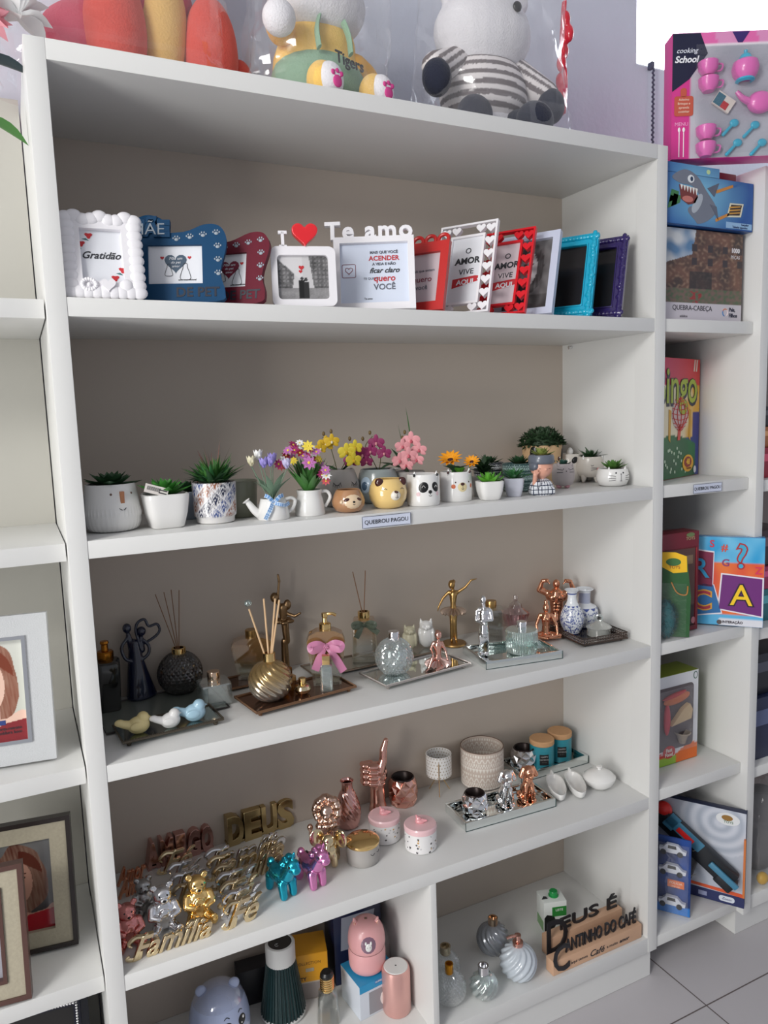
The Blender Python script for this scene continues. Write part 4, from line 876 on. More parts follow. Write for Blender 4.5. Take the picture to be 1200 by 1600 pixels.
earpair(t, dp, (-.6, 1.1), .070, .0055, CER, up=True); stroke(t, dp, [(.0, .052), (.10, .050), (.20, .052)], .0006, INK, 'closed_eye'); face(t, dp, .55, .040, .006, .0045, sw('cheek_rose', (222, 150, 150)), 'cheek')
for dz in (.046, .041, .036): stroke(t, dp, [(.02, dz), (.45, .042 + (dz - .041) * .3)], .0005, INK, 'whisker')
grass(t, .068, 26, .058, .008, G2, .7, 61, -.4, r0=.01); rosette(t, .068, 12, .034, .012, G2, .8, 1.4, 6)
t = thing('potted_plant', 'white cat planter with whiskers and a green succulent, rightmost pot', 'potted plant', place(957, 761, Z2, .040), rz=.1); wp = [(.030, 0), (.038, .004), (.0445, .018), (.0445, .030), (.041, .043), (.039, .047)]
pot(t, wp, .0035, CER); soil(t, .035, .042); earpair(t, wp, (-.35, .95), .045, .0052, CER, up=True)
for a in (.12, .62): face(t, wp, a, .038, .0024, .0024, INK, 'eye', .0008)
stroke(t, wp, [(.44, .035), (.44, .016)], .0006, INK, 'muzzle_line'); stroke(t, wp, [(.36, .0165), (.44, .0155), (.52, .0165)], .0005, INK, 'mouth'); stroke(t, wp, [(.40, .0355), (.44, .034), (.48, .0355)], .0008, INK, 'nose')
for s_ in (-1, 1):
    for dz in (.029, .024, .019): stroke(t, wp, [(.44 + s_ * .34, dz), (.44 + s_ * .75, dz + (dz - .024) * .5)], .0006, INK, 'whisker')
rosette(t, .043, 22, .044, .026, sw('leaf_fresh', (84, 128, 58)), .3, 1.4, 10, bend=.35, rnd=.6)

for o in list(COL.objects):
    if o.type == 'EMPTY' and o.get('category') in ('pot', 'potted plant') and abs(o.location.z - Z2) < .01:
        k = 0.55 if 'square' in o['label'] else 1.0
        o.rotation_euler.z -= k * math.atan2(o.location.x - CP.x, o.location.y - CP.y)
# ================================================================== ORNAMENT SHELF (third)
def gp(px, py, z=Z3, r=0.0): return place(px, py, z, r)
def look(o, extra=0.0): o.rotation_euler.z = -math.atan2(o.location.x - CP.x, o.location.y - CP.y) + extra; return o
def fig(name, g, vox, m_, parent, sm=4, label=None): return part(name, fuse(g, vox, sm), m_, parent, label)
def reeds(t, z, L, n, m_, seed, spread=.22, r=.0014, angs=None):
    random.seed(seed); g = None
    for k in range(n):
        a, s_ = angs[k] if angs else (random.uniform(0, 6.28), random.uniform(.3, 1) * spread)
        g = G(); g.tube([(-math.sin(s_) * .02 * math.cos(a), -math.sin(s_) * .02 * math.sin(a), z - .03), (L * math.sin(s_) * math.cos(a), L * math.sin(s_) * math.sin(a), z + L * math.cos(s_))], r, 6); part('reed', g, m_, t)
REED = sw('reed_straw', (214, 180, 140), rough=.7); REEDD = sw('reed_brown', (134, 96, 66), rough=.7)
def collar(t, z, r, h, m_, name='collar', top=True): g = G(); g.lathe([(r * .75, z - .001), (r, z), (r, z + h - .0008), (r - .001, z + h), (r * .72, z + h), (r * .70, z + h * .3)] + ([] if not top else []), 32); return part(name, g, m_, t)
# ---- trays
mt('smoked_mirror', (.45, .50, .47), .12, 1.0)
FIL = sw('filigree_metal', (96, 84, 78), metal=.9, rough=.35)
def tray(label, corners, h0, m_rim, m_base, feet=True, name='tray', bead=True, rim=.004, wallh=0.0, lace=False):
    P_ = [Vector((x, y, 0)) for x, y in corners]; c = sum(P_, Vector()) / 4; ex = (P_[2] - P_[1]).normalized(); a = math.atan2(ex.y, ex.x); Wd = ((P_[2] - P_[1]).length + (P_[3] - P_[0]).length) / 2; Dp = ((P_[0] - P_[1]).length + (P_[3] - P_[2]).length) / 2
    t = thing(name, label, 'tray', (c.x, c.y, Z3 + .0004), rz=a); g = G(); g.box(0, 0, h0, Wd - .006, Dp - .006, .0025); part('mirror_base', g, m_base, t)
    g = G(); b = h0 + .002
    out = [(-Wd / 2, -Dp / 2), (Wd / 2, -Dp / 2), (Wd / 2, Dp / 2), (-Wd / 2, Dp / 2)]
    g.tube([(x, y, b + .001) for x, y in out], rim * .7, 8, closed=True)
    if wallh:
        for (x0, y0), (x1, y1) in zip(out, out[1:] + out[:1]):
            L = math.hypot(x1 - x0, y1 - y0); n = max(3, int(L / .0085))
            for k in range(n):
                u = (k + .5) / n; x = x0 + (x1 - x0) * u; y = y0 + (y1 - y0) * u; dx, dy = (x1 - x0) / L, (y1 - y0) / L
                for zz, rr in ((b + wallh * .30, .0036), (b + wallh * .68, .0032)): g.tube([(x + dx * rr * math.cos(q), y + dy * rr * math.cos(q), zz + rr * math.sin(q)) for q in [2 * PI * j / 8 for j in range(8)]], .0009, 4, closed=True)
                g.ell(x + dx * .004, y + dy * .004, b + wallh * .5, .0014, .0014, .0014, n=6, m=4)
        g.tube([(x, y, b + wallh) for x, y in out], .0016, 6, closed=True)
    elif bead:
        for (x0, y0), (x1, y1) in zip(out, out[1:] + out[:1]):
            n = int(math.hypot(x1 - x0, y1 - y0) / .0042)
            for k in range(n): u = k / n; g.ell(x0 + (x1 - x0) * u, y0 + (y1 - y0) * u, b + .0035, .0019, .0019, .0019, n=6, m=4)
    part('rim', g, m_rim, t)
    if feet:
        for sx, sy in ((-1, -1), (1, -1), (1, 1), (-1, 1)): g = G(); g.lathe([(0, 0), (.004, .0005), (.0055, h0 * .5), (.003, h0)], 12, TR(sx * (Wd / 2 - .014), sy * (Dp / 2 - .012), 0)); part('foot', g, m_rim, t)
    return t
tray('smoky glass tray lying under the dark bottles at the far left', [(.045, .335), (.045, .150), (.315, .165), (.315, .345)], .001, sw('dark_bronze_rim', (70, 66, 64), metal=.8, rough=.4), sw('smoked_glass_panel', (112, 118, 112), rough=.12, coat=.6), feet=False, name='glass_tray', rim=.003, bead=False)
tray('small pewter footed tray carrying three ceramic birds', [(.066, .166), (.074, .062), (.290, .079), (.272, .176)], .010, sw('pewter', (104, 96, 84), metal=.9, rough=.4), mt('smoked_mirror'))
tray('dark brown beaded tray carrying the golden diffuser and pump bottle', [(.347, .205), (.351, .073), (.615, .110), (.600, .222)], .009, mt('brown_bronze', (.30, .17, .10), .4, .9), mt('brown_mirror', (.22, .12, .08), .15, .9))
tray('silver beaded mirror tray carrying the clear bumpy bottle and seated dancer', [(.668, .195), (.671, .072), (.931, .106), (.932, .222)], .009, mt('silver_rim', (.60, .55, .52), .3, 1.0), MIRROR)
tray('long bronze tray along the back behind the bow bottles', [(.56, .345), (.56, .235), (.95, .255), (.95, .352)], .004, mt('bronze_rim', (.34, .26, .20), .35, .9), mt('dull_mirror', (.5, .5, .47), .2, .9), feet=False, bead=False)
tray('dark bronze tray behind the golden diffuser holding the amber bottle', [(.335, .352), (.335, .265), (.50, .275), (.50, .355)], .004, mt('brown_bronze'), mt('brown_mirror'), feet=False, bead=False)
tf = tray('pewter filigree tray in the right corner with the two vases', [(1.325, .272), (1.279, .085), (1.450, .070), (1.452, .248)], .005, sw('filigree_metal'), mt('dark_mirror', (.25, .23, .23), .1, .9), wallh=.018)
# mirror box tray
def mirror_box(label, corners, z, h, name='mirror_tray'):
    P_ = [Vector((x, y, 0)) for x, y in corners]; c = sum(P_, Vector()) / 4; ex = (P_[2] - P_[1]).normalized(); a = math.atan2(ex.y, ex.x); Wd = ((P_[2] - P_[1]).length + (P_[3] - P_[0]).length) / 2; Dp = ((P_[0] - P_[1]).length + (P_[3] - P_[2]).length) / 2
    t = thing(name, label, 'tray', (c.x, c.y, z + .0004), rz=a); th = .008
    part('base', G().box(0, 0, 0, Wd - .002, Dp - .002, .004), MIRROR, t)
    for (x, y, sx, sy) in ((0, -Dp / 2 + th / 2, Wd, th), (0, Dp / 2 - th / 2, Wd, th), (-Wd / 2 + th / 2, 0, th, Dp - 2 * th), (Wd / 2 - th / 2, 0, th, Dp - 2 * th)):
        part('side', G().box(x, y, .0005, sx, sy, h, bev=.0012), MIRROR, t)
    g = G()
    for s_ in (-1, 1): g.box(s_ * (Wd / 2 + .0001), -Dp / 2 - .0001, .0005, .0014, .0014, h)
    g.box(0, -Dp / 2 - .0002, .0, Wd, .0008, .0012); part('edge_seam', g, sw('mirror_edge', (44, 70, 68), rough=.3), t); return t
mirror_box('mirrored box tray carrying the silver thinker and fluted bottle', [(1.001, .222), (.953, .077), (1.175, .046), (1.221, .180)], Z3, .021)
# ---- bottles
def jar_body(t, prof, m_, n=48, mod=None, sq=None, name='bottle', wall=.0022, ang=40):
    inner = [(max(r - wall, .001), z + (wall * 1.5 if k == 0 else 0)) for k, (r, z) in enumerate(prof)]
    g = G(); g.lathe([(0, prof[0][1])] + prof + inner[::-1] + [(0, inner[0][1])], n, mod=mod, sq=sq); return part(name, g, m_, t, ang=ang)
def ball(R, z0, zc, neck, n=16):
    out = []; a0 = -math.acos(min(.98, .45)); a1 = math.acos(neck / R)
    for k in range(n + 1): a = a0 + (a1 - a0) * k / n; out.append((R * math.cos(a), zc + R * math.sin(a)))
    dz = z0 - out[0][1]; return [(r, z + dz) for r, z in out]
def diamond(t, R, zc, m_, n=26, rows=15, amp=.0022, neck=.013):
    "ball body with raised pyramid facets"
    a0, a1 = -1.12, math.acos(neck / R); g = G(); vs = []; fs = []
    for j in range(rows + 1):
        e = a0 + (a1 - a0) * j / rows
        for i in range(n): a = 2 * PI * (i + .5 * (j % 2)) / n; r = R * math.cos(e); vs.append((r * math.cos(a), r * math.sin(a), zc + R * math.sin(e)))
    dz = -vs[0][2]; vs = [(x, y, z + dz) for x, y, z in vs]
    for j in range(rows - 1):
        for i in range(n):
            o = j % 2; b = j * n + i; l = (j + 1) * n + (i + o - 1) % n; r_ = (j + 1) * n + (i + o) % n; tp = (j + 2) * n + i
            c = (Vector(vs[b]) + Vector(vs[tp]) + Vector(vs[l]) + Vector(vs[r_])) / 4; nn = (c - Vector((0, 0, zc + dz))).normalized(); vs.append(c + nn * amp); k = len(vs) - 1
            fs += [(b, r_, k), (r_, tp, k), (tp, l, k), (l, b, k)]
    g.add(vs, fs); g.lathe([(0, .0005), (R * math.cos(a0), .0005)], 26); o_ = part('bottle', g, m_, t, ang=3); return dz
SMOKE = glass('smoked_glass', (.30, .29, .28), .13, .08, body=(.07, .06, .058), bodymix=.45)
BLKG = glass('black_glass', (.42, .42, .40), .12, .05, body=(.03, .03, .03), bodymix=.35)
AMB = glass('amber_glass', (.86, .60, .26), .13, .04, body=(.35, .18, .04), bodymix=.22)
CLR2 = glass('clear_cut_glass', (.90, .94, .93), .30, .04, body=(.66, .72, .72), bodymix=.09)
CUT = glass('diamond_cut_glass', (.93, .95, .95), .30, .08, body=(.72, .76, .76), bodymix=.16)
t = thing('perfume_bottle', 'tall black square perfume bottle with gold cap, leftmost on the ornament shelf', 'bottle', (.0735, .300, Z3 + .004)); look(t)
jar_body(t, [(.024, 0), (.026, .004), (.030, .098), (.030, .112), (.026, .116), (.010, .118)], BLKG, sq=6, wall=.003)
g = G(); g.lathe([(0, .117), (.017, .117), (.0185, .120), (.0185, .136), (.016, .139), (.008, .140), (.0075, .154), (.010, .157), (.009, .162), (0, .163)], 28); part('cap', g, sw('cap_gold', (170, 110, 40), metal=1.0, rough=.2), t)
# couple figurine with heart
NAVY = sw('navy_lacquer', (22, 28, 54), rough=.12, coat=.7)
t = thing('figurine', 'dark blue couple figurine with a heart-shaped loop above', 'figurine', (.148, .345, Z3 + .004)); look(t, .1)
g = G(); g.lathe([(0, 0), (.034, 0), (.036, .004), (.030, .03), (.022, .07), (.017, .10), (.013, .125), (.010, .14), (0, .145)], 28, TR(-.004, 0, 0), mod=lambda t_, r, z: r * (1 + .18 * math.cos(t_ + z * 12) + .06 * math.cos(3 * t_ + z * 30))); g.limb((-.010, 0, .12), (-.016, 0, .155), .009, .006); g.limb((.012, 0, .115), (.012, 0, .145), .009, .006)
g.ell(-.018, 0, .172, .0105, .0105, .012); g.ell(.014, 0, .160, .0115, .011, .012)
g.tube(sp([(-.020, -.004, .148), (-.034, -.008, .128), (-.026, -.012, .100), (0, -.014, .092), (.024, -.012, .104), (.028, -.008, .124), (.016, -.004, .140)], 6), .0042, 10)
fig('couple', g, .0018, NAVY, t, 3)
g = G(); M = TR(.026, -.002, .158, ry=.45); g.tube(sp([(p[0], 0, p[1]) for p in [(0, -.030), (.022, -.008), (.028, .012), (.016, .024), (0, .014), (-.016, .026), (-.028, .012), (-.022, -.010)]], 6, True), .0034, 10, M, closed=True); part('heart_loop', g, NAVY, t)
# dark round diffuser
knob = lambda k1, k2, amp: (lambda t_, r, z: r + amp * max(-.4, math.cos(t_ * k1 + z * k2) * math.cos(t_ * k1 - z * k2)))
t = thing('reed_diffuser', 'round dark bumpy glass diffuser with gold collar and thin reeds', 'diffuser', (.243, .325, Z3 + .004)); look(t)
part('liquid', G().lathe([(0, .003)] + [(r * .9, z) for r, z in ball(.050, .003, .05, .03)] + [(0, .075)], 32), sw('dark_liquid', (50, 40, 40), rough=.1), t)
diamond(t, .053, .05, SMOKE, 28, 18); collar(t, .090, .017, .021, GOLD)
reeds(t, .098, .155, 4, REEDD, 3, angs=[(PI - .2, .30), (PI, .16), (0, .07), (2.0, .12)], r=.0011)
# small clear square bottle
t = thing('perfume_bottle', 'short clear square bottle with rose gold cap in front of the dark diffuser', 'bottle', (.300, .218, Z3 + .004)); look(t, .2)
jar_body(t, [(.034, 0), (.036, .003), (.036, .046), (.034, .049), (.012, .050), (.010, .054)], CLR2, sq=9, wall=.004, ang=20); g = G(); g.lathe([(0, .050), (.0145, .050), (.0150, .053), (.0150, .071), (.014, .073), (0, .073)], 28); part('cap', g, mt('warm_gold', (.80, .58, .42), .12, 1.0), t)
# amber bottle back
def shield_body(t, hw, h, m_, dp=.018, wall=.003, top=None):
    out = [(-hw * .72, 0), (hw * .72, 0), (hw * .84, h * .35), (hw, h * .80), (hw * .86, h * .93), (hw * .45, h), (-hw * .45, h), (-hw * .86, h * .93), (-hw, h * .80), (-hw * .84, h * .35)]
    g = G(); g.prism(out, -dp, dp); inn = [(x * .86, .005 + z * .93) for x, z in out]; g2 = G(); g2.prism(inn, -dp * .78, dp * .78)
    for f in g2.f: f.reverse()
    g.add(g2.v, g2.f, None, g2.c); o = part('bottle', g, m_, t, ang=20); return o
def gradglass(name, z0, z1, top, bot):
    m = glass(name, top, .24, .04, body=(.40, .24, .10), bodymix=.15); nt = m.node_tree
    if nt.get('done'): return m
    nt['done'] = 1; tc = nt.nodes.new('ShaderNodeTexCoord'); s_ = nt.nodes.new('ShaderNodeSeparateXYZ'); r = nt.nodes.new('ShaderNodeMapRange'); r.inputs['From Min'].default_value = z0; r.inputs['From Max'].default_value = z1
    mx = nt.nodes.new('ShaderNodeMix'); mx.data_type = 'RGBA'; mx.inputs['A'].default_value = (*bot, 1); mx.inputs['B'].default_value = (*top, 1)
    nt.links.new(tc.outputs['Object'], s_.inputs[0]); nt.links.new(s_.outputs['Z'], r.inputs['Value']); nt.links.new(r.outputs[0], mx.inputs['Factor'])
    tr = [n for n in nt.nodes if n.type == 'BSDF_TRANSPARENT'][0]; nt.links.new(mx.outputs['Result'], tr.inputs[0])
    ml = nt.nodes.new('ShaderNodeMath'); ml.operation = 'MULTIPLY_ADD'; ml.inputs[1].default_value = .45; ml.inputs[2].default_value = .05; nt.links.new(r.outputs[0], ml.inputs[0])
    m2 = [n for n in nt.nodes if n.type == 'MIX_SHADER' and any(l.from_node.type == 'BSDF_DIFFUSE' for l in n.inputs[2].links)][0]; nt.links.new(ml.outputs[0], m2.inputs[0])
    m2.inputs[0].default_value = .2; return m
AG = gradglass('amber_fade_glass', .03, .10, (.80, .50, .16), (.90, .93, .90))
t = thing('perfume_bottle', 'shield-shaped amber glass bottle with gold cap, behind the golden diffuser', 'bottle', (.425, .325, Z3 + .008)); look(t)
shield_body(t, .052, .105, AG); g = G(); g.lathe([(0, .104), (.0150, .104), (.0155, .107), (.0155, .122), (.014, .124), (0, .124)], 28); part('cap', g, BRASS, t)
# golden round diffuser
t = thing('reed_diffuser', 'round golden swirl diffuser with pale reeds on the brown tray', 'diffuser', (.414, .142, Z3 + .012)); look(t)
swirl = lambda n_, tw, amp: (lambda t_, r, z: r + amp * math.cos(n_ * (t_ + z * tw)) * min(1, max(0, (r - .016) / .02)))
GG = sw('brushed_gold_glass', (158, 122, 66), metal=.75, rough=.22)
m, nt, b = node_mat('gold_to_glass'); tc = nt.nodes.new('ShaderNodeTexCoord'); s_ = nt.nodes.new('ShaderNodeSeparateXYZ'); r = nt.nodes.new('ShaderNodeMapRange'); r.inputs['From Min'].default_value = .015; r.inputs['From Max'].default_value = .062
mx = nt.nodes.new('ShaderNodeMix'); mx.data_type = 'RGBA'; mx.inputs['A'].default_value = (.42, .40, .37, 1); mx.inputs['B'].default_value = (.44, .30, .13, 1)
nt.links.new(tc.outputs['Object'], s_.inputs[0]); nt.links.new(s_.outputs['Z'], r.inputs['Value']); nt.links.new(r.outputs[0], mx.inputs['Factor']); nt.links.new(mx.outputs['Result'], b.inputs['Base Color']); b.inputs['Metallic'].default_value = .8; b.inputs['Roughness'].default_value = .2; b.inputs['Coat Weight'].default_value = .5
part('bottle', G().lathe([(0, 0)] + ball(.050, 0, .05, .013, 40) + [(.012, .095)], 192, mod=swirl(14, 26, .0018)), m, t, ang=60); collar(t, .088, .0145, .024, GOLD)
for (a, s2, L) in ((PI, .32, .125), (PI, .035, .140), (0, .15, .140), (0, .22, .138)):
    g = G(); g.tube([(0, 0, .07), (L * math.sin(s2) * math.cos(a), -.004, .10 + L * math.cos(s2))], .0022, 8); part('reed', g, REED, t)
g = G(); g.ell(-.041, -.004, .232, .0085, .0085, .0085); part('glass_bead', g, glass('bead_glass', (.80, .93, .93), .3), t)
# bronze dancer behind
def ballerina(name, label, loc, m_, pose, rz=0.0, base=True, sc_=1.0, lab='figurine'):
    t = thing(name, label, lab, loc); look(t, rz); g = G(); L = lambda a, b, r0, r1: g.limb([v * sc_ for v in a], [v * sc_ for v in b], r0 * sc_, r1 * sc_)
    pose(g, L, sc_); fig('body', g, .0012 * max(sc_, .7), m_, t, 3); return t
def tutu(t, z, r, m_, sc_=1.0, tilt=(0, 0)):
    g = G(); pr = [(.010, .004), (r * .5, .002), (r * .85, -.003), (r, -.008), (r * .98, -.010), (r * .5, -.006), (.010, -.004)]
    g.lathe([(a * sc_, b * sc_) for a, b in pr], 72, TR(0, 0, z * sc_, rx=tilt[0], ry=tilt[1]), mod=lambda t_, rr, zz: rr * (1 + .04 * math.cos(t_ * 18)))
    for i in range(len(g.v)):
        v = g.v[i]; a = math.atan2(v.y, v.x); k = min(1, math.hypot(v.x, v.y) / (r * sc_)); v.z += .0035 * sc_ * k * math.cos(a * 18)
    return part('tutu', g, m_, t, ang=60)
def pose_a(g, L, s):
    L((-.006, 0, .010), (-.004, 0, .060), .0045, .0065); L((-.004, 0, .060), (-.003, 0, .098), .0065, .0085); L((.006, .002, .010), (.003, 0, .060), .004, .006); L((.003, 0, .060), (.003, 0, .098), .006, .0085)
    L((-.006, 0, .004), (-.006, -.002, .012), .0028, .004); L((.008, 0, .004), (.006, 0, .012), .0028, .004)
    L((0, 0, .100), (0, 0, .116), .0085, .0075); L((0, 0, .116), (.001, 0, .140), .0078, .0115); L((-.010, 0, .146), (.012, 0, .146), .006, .006)
    L((.001, 0, .145), (.000, 0, .158), .0042, .0040); g.ell(-.003 * s, -.001, .168 * s, .0095 * s, .0105 * s, .0125 * s); g.ell(.002 * s, .008, .174 * s, .006 * s, .006 * s, .006 * s); g.ell(-.0065 * s, -.010 * s, .166 * s, .002, .002, .002)
    L((-.012, 0, .146), (-.028, -.004, .130), .0045, .0036); L((-.028, -.004, .130), (-.040, -.006, .106), .0036, .0024); L((-.040, -.006, .106), (-.042, -.008, .096), .0030, .0014)
    L((.013, 0, .146), (.034, -.002, .160), .0045, .0036); L((.034, -.002, .160), (.050, -.004, .180), .0036, .0024); L((.050, -.004, .180), (.066, -.004, .184), .0028, .0012)
t = ballerina('figurine', 'gold ballerina with one arm raised, standing in a tutu on a round base', (1.008, .300, Z3 + .002), BRASS, pose_a, .0, sc_=1.04)
tutu(t, .103, .037, mt('satin_bronze', (.50, .38, .30), .35, .85)); g = G(); g.lathe([(0, 0), (.035, 0), (.036, .002), (.034, .0055), (0, .006)], 40); part('round_base', g, BRASS, t)
def pose_b(g, L, s):
    L((0, 0, .0), (0, 0, .075), .011, .009); L((.006, 0, .075), (.003, 0, .13), .009, .010); L((0, 0, .13), (.0, 0, .165), .009, .012); L((-.002, 0, .165), (-.014, 0, .182), .005, .005); g.ell(-.020, -.004, .194, .011, .012, .013); L((.010, 0, .165), (.014, 0, .178), .0075, .0065); g.ell(.012, 0, .172, .010, .009, .014)
    L((-.012, -.004, .19), (-.006, 0, .235), .004, .003); L((-.006, 0, .235), (-.008, 0, .252), .004, .003); L((.008, 0, .150), (.030, -.008, .142), .005, .004); L((.030, -.008, .142), (.044, -.01, .150), .004, .003)
    for k in range(8): g.ell(.018 * math.cos(k * .8), .016 * math.sin(k * .8), .128 + .003 * (k % 2), .010, .008, .006)
t = ballerina('figurine', 'dark bronze dancer figurine behind the golden reeds', (.515, .335, Z3 + .008), BRONZE, pose_b)
# tiny gold perfume
t = thing('perfume_bottle', 'tiny round gold bottle between the golden diffuser and the pump bottle', 'bottle', (.489, .135, Z3 + .012)); look(t)
part('bottle', G().lathe([(0, 0), (.010, 0), (.018, .006), (.020, .013), (.017, .020), (.010, .024), (0, .024)], 32), PGOLD, t); part('cap', G().lathe([(0, .023), (.0085, .023), (.009, .025), (.009, .038), (.008, .039), (0, .039)], 24), GOLD, t)
t = thing('perfume_bottle', 'low amber bottle with dull gold cap beside the golden diffuser', 'bottle', (.470, .185, Z3 + .012)); look(t)
part('bottle', G().lathe([(0, 0), (.018, 0), (.020, .004), (.020, .030), (.010, .036), (0, .036)], 32), AMB, t); part('cap', G().lathe([(0, .034), (.011, .034), (.0115, .036), (.0115, .052), (.010, .053), (0, .053)], 24), sw('cap_gold'), t)
# pump bottle with pink bow
def bow(t, z, y, m_, s=1.0, tails=((-.030, -.055), (.042, -.062)), name='ribbon_bow', knot=True):
    def band(P_, w_):
        g = G(); P2 = sp(P_, 8); vs = []; fs = []
        for i, p in enumerate(P2):
            d = (P2[min(i + 1, len(P2) - 1)] - P2[max(0, i - 1)]).normalized(); sd = d.cross(Vector((0, -1, 0)));
            if sd.length < .2: sd = Vector((0, 0, 1))
            sd.normalize(); w2 = w_ * (.35 + .65 * min(1, i / 10))
            vs += [p + sd * w2 * .5, p + Vector((0, -.0015, 0)), p - sd * w2 * .5]
        for i in range(len(P2) - 1): a = i * 3; fs += [(a, a + 1, a + 4, a + 3), (a + 1, a + 2, a + 5, a + 4)]
        g.add(vs, fs); return g
    for sx in (-1, 1):
        g = band([(0, y, z), (sx * .018 * s, y - .010, z + .010 * s), (sx * .038 * s, y - .012, z + .006 * s), (sx * .034 * s, y - .018, z - .004 * s), (sx * .012 * s, y - .008, z - .002 * s), (0, y - .002, z)], .017 * s); b_ = part(name, g, m_, t, ang=70)
    for (dx, dz) in tails: g = band([(0, y - .002, z), (dx * .45 * s, y - .010, z + dz * .35 * s), (dx * s, y - .012, z + dz * s)], .020 * s); part('ribbon_tail', g, m_, t, ang=70)
    g = G(); g.ell(0, y - .006, z, .006 * s, .005, .006 * s); [g.ell(.004 * math.cos(k), y - .011, z + .004 * math.sin(k), .0016, .0014, .0016, n=6, m=4) for k in range(6)]; part('knot', g, m_, t)
PINKR = sw('satin_pink', (196, 124, 160), rough=.35, sheen=.4)
t = thing('soap_dispenser', 'amber glass pump bottle tied with a pink ribbon bow', 'bottle', (.568, .175, Z3 + .012)); t.scale = (1.16, 1.16, 1.20); look(t)
shield_body(t, .040, .112, AG, dp=.017)
g = G(); g.lathe([(0, .110), (.0125, .110), (.0125, .124), (.010, .126), (.0055, .127), (.005, .136), (.0065, .138), (.0065, .146), (0, .147)], 24); g.tube(sp([(0, 0, .143), (.014, -.002, .1445), (.024, -.004, .141)], 5), .0032, 8); part('pump', g, GOLD, t)
g = G(); g.tube(sp([(0, 0, .11), (.002, 0, .06), (.010, 0, .012)], 5), .0016, 6); part('dip_tube', g, CLEAR, t)
bow(t, .082, -.018, PINKR, .82)
# thin front bottle inside (gold cap in front)
t = thing('perfume_bottle', 'slim clear bottle with a square gold cap in front of the pump bottle', 'bottle', (.548, .128, Z3 + .012)); look(t)
jar_body(t, [(.015, 0), (.016, .003), (.014, .060), (.008, .066)], CLR2, sq=6, wall=.002); part('cap', G().box(0, 0, .064, .018, .018, .022, bev=.0015), GOLD, t)
# green ribbon diffuser
t = thing('reed_diffuser', 'clear and amber square diffuser with a grey green ribbon and brown reeds', 'diffuser', (.728, .300, Z3 + .008)); look(t)
g = G(); g.lathe([(0, .002), (.034, .002), (.036, .006), (.030, .105), (.027, .112), (.012, .116), (.012, .125)], 48, sq=8); part('bottle', g, gradglass('amber_fade_square_glass', .045, .11, (.78, .52, .20), (.90, .93, .90)), t, ang=25)
collar(t, .112, .016, .020, GOLD); reeds(t, .118, .125, 2, REEDD, 1, angs=[(PI, .20), (0, .07)], r=.0014)
bow(t, .104, -.030, sw('satin_sage', (92, 102, 86), rough=.4, sheen=.1), .72, tails=((.052, -.030), (-.030, -.045)))
# clear bumpy bottle
t = thing('perfume_bottle', 'large clear bumpy ball bottle with silver cap on the beaded mirror tray', 'bottle', (.741, .150, Z3 + .012)); look(t)
diamond(t, .048, .048, CUT, 28, 17); jar_body(t, [(r * .84, z + .003) for r, z in ball(.048, 0, .048, .013, 12)][:9], glass('liquid_glass', (.88, .93, .93), .2, body=(.5, .6, .6), bodymix=.12), name='liquid')
part('cap', G().lathe([(0, .086), (.014, .086), (.0145, .088), (.0145, .106), (.0135, .108), (0, .108)], 28), CHROME, t)
# seated ballerina
def pose_c(g, L, s):
    L((0, .002, .016), (0, .002, .036), .012, .009); L((0, .002, .036), (0, 0, .060), .009, .011); L((-.010, 0, .064), (.010, 0, .064), .0052, .0052); L((0, 0, .064), (.002, -.002, .076), .0042, .004); g.ell(.002, -.003, .087, .0095, .0105, .011); g.ell(.000, .008, .092, .005, .005, .005)
    L((-.006, 0, .014), (-.014, -.018, .030), .0070, .0052); L((-.014, -.018, .030), (-.024, -.030, .006), .005, .003); L((-.024, -.030, .006), (-.030, -.036, .002), .003, .0018)
    L((.006, -.002, .012), (.012, -.026, .010), .0065, .0048); L((.012, -.026, .010), (-.004, -.040, .006), .0046, .0026)
    L((-.011, 0, .064), (-.018, -.004, .048), .0040, .0032); L((-.018, -.004, .048), (-.012, -.018, .036), .0032, .0022); L((.011, 0, .064), (.020, .0, .044), .0040, .0032); L((.020, 0, .044), (.026, -.006, .018), .0032, .0022)
t = ballerina('figurine', 'rose gold ballerina sitting on the silver beaded tray', (.855, .128, Z3 + .012), ROSE, pose_c, sc_=1.0); tutu(t, .018, .034, mt('satin_rose', (.62, .44, .40), .3, .9))
# owls
def owl(label, loc, m_, s):
    t = thing('owl_figurine', label, 'figurine', loc); look(t); g = G(); g.ell(0, 0, .030 * s, .021 * s, .019 * s, .030 * s); g.ell(0, 0, .058 * s, .018 * s, .017 * s, .016 * s); g.limb((-.012 * s, 0, .066 * s), (-.014 * s, 0, .078 * s), .006 * s, .002 * s); g.limb((.012 * s, 0, .066 * s), (.014 * s, 0, .078 * s), .006 * s, .002 * s)
    for k in (-1, 1): g.ell(k * .018 * s, -.002, .032 * s, .006 * s, .012 * s, .022 * s); g.ell(k * .007 * s, -.016 * s, .060 * s, .006 * s, .003 * s, .006 * s)
    g.limb((0, -.017 * s, .056 * s), (0, -.021 * s, .052 * s), .003 * s, .001 * s); fig('body', g, .0016, m_, t, 2)
owl('cream ceramic owl behind the clear bumpy bottle', (.868, .305, Z3 + .008), sw('cream_matte', (196, 190, 164), rough=.4), .92); owl('white ceramic owl right of the cream owl', (.918, .300, Z3 + .008), CER, 1.05)
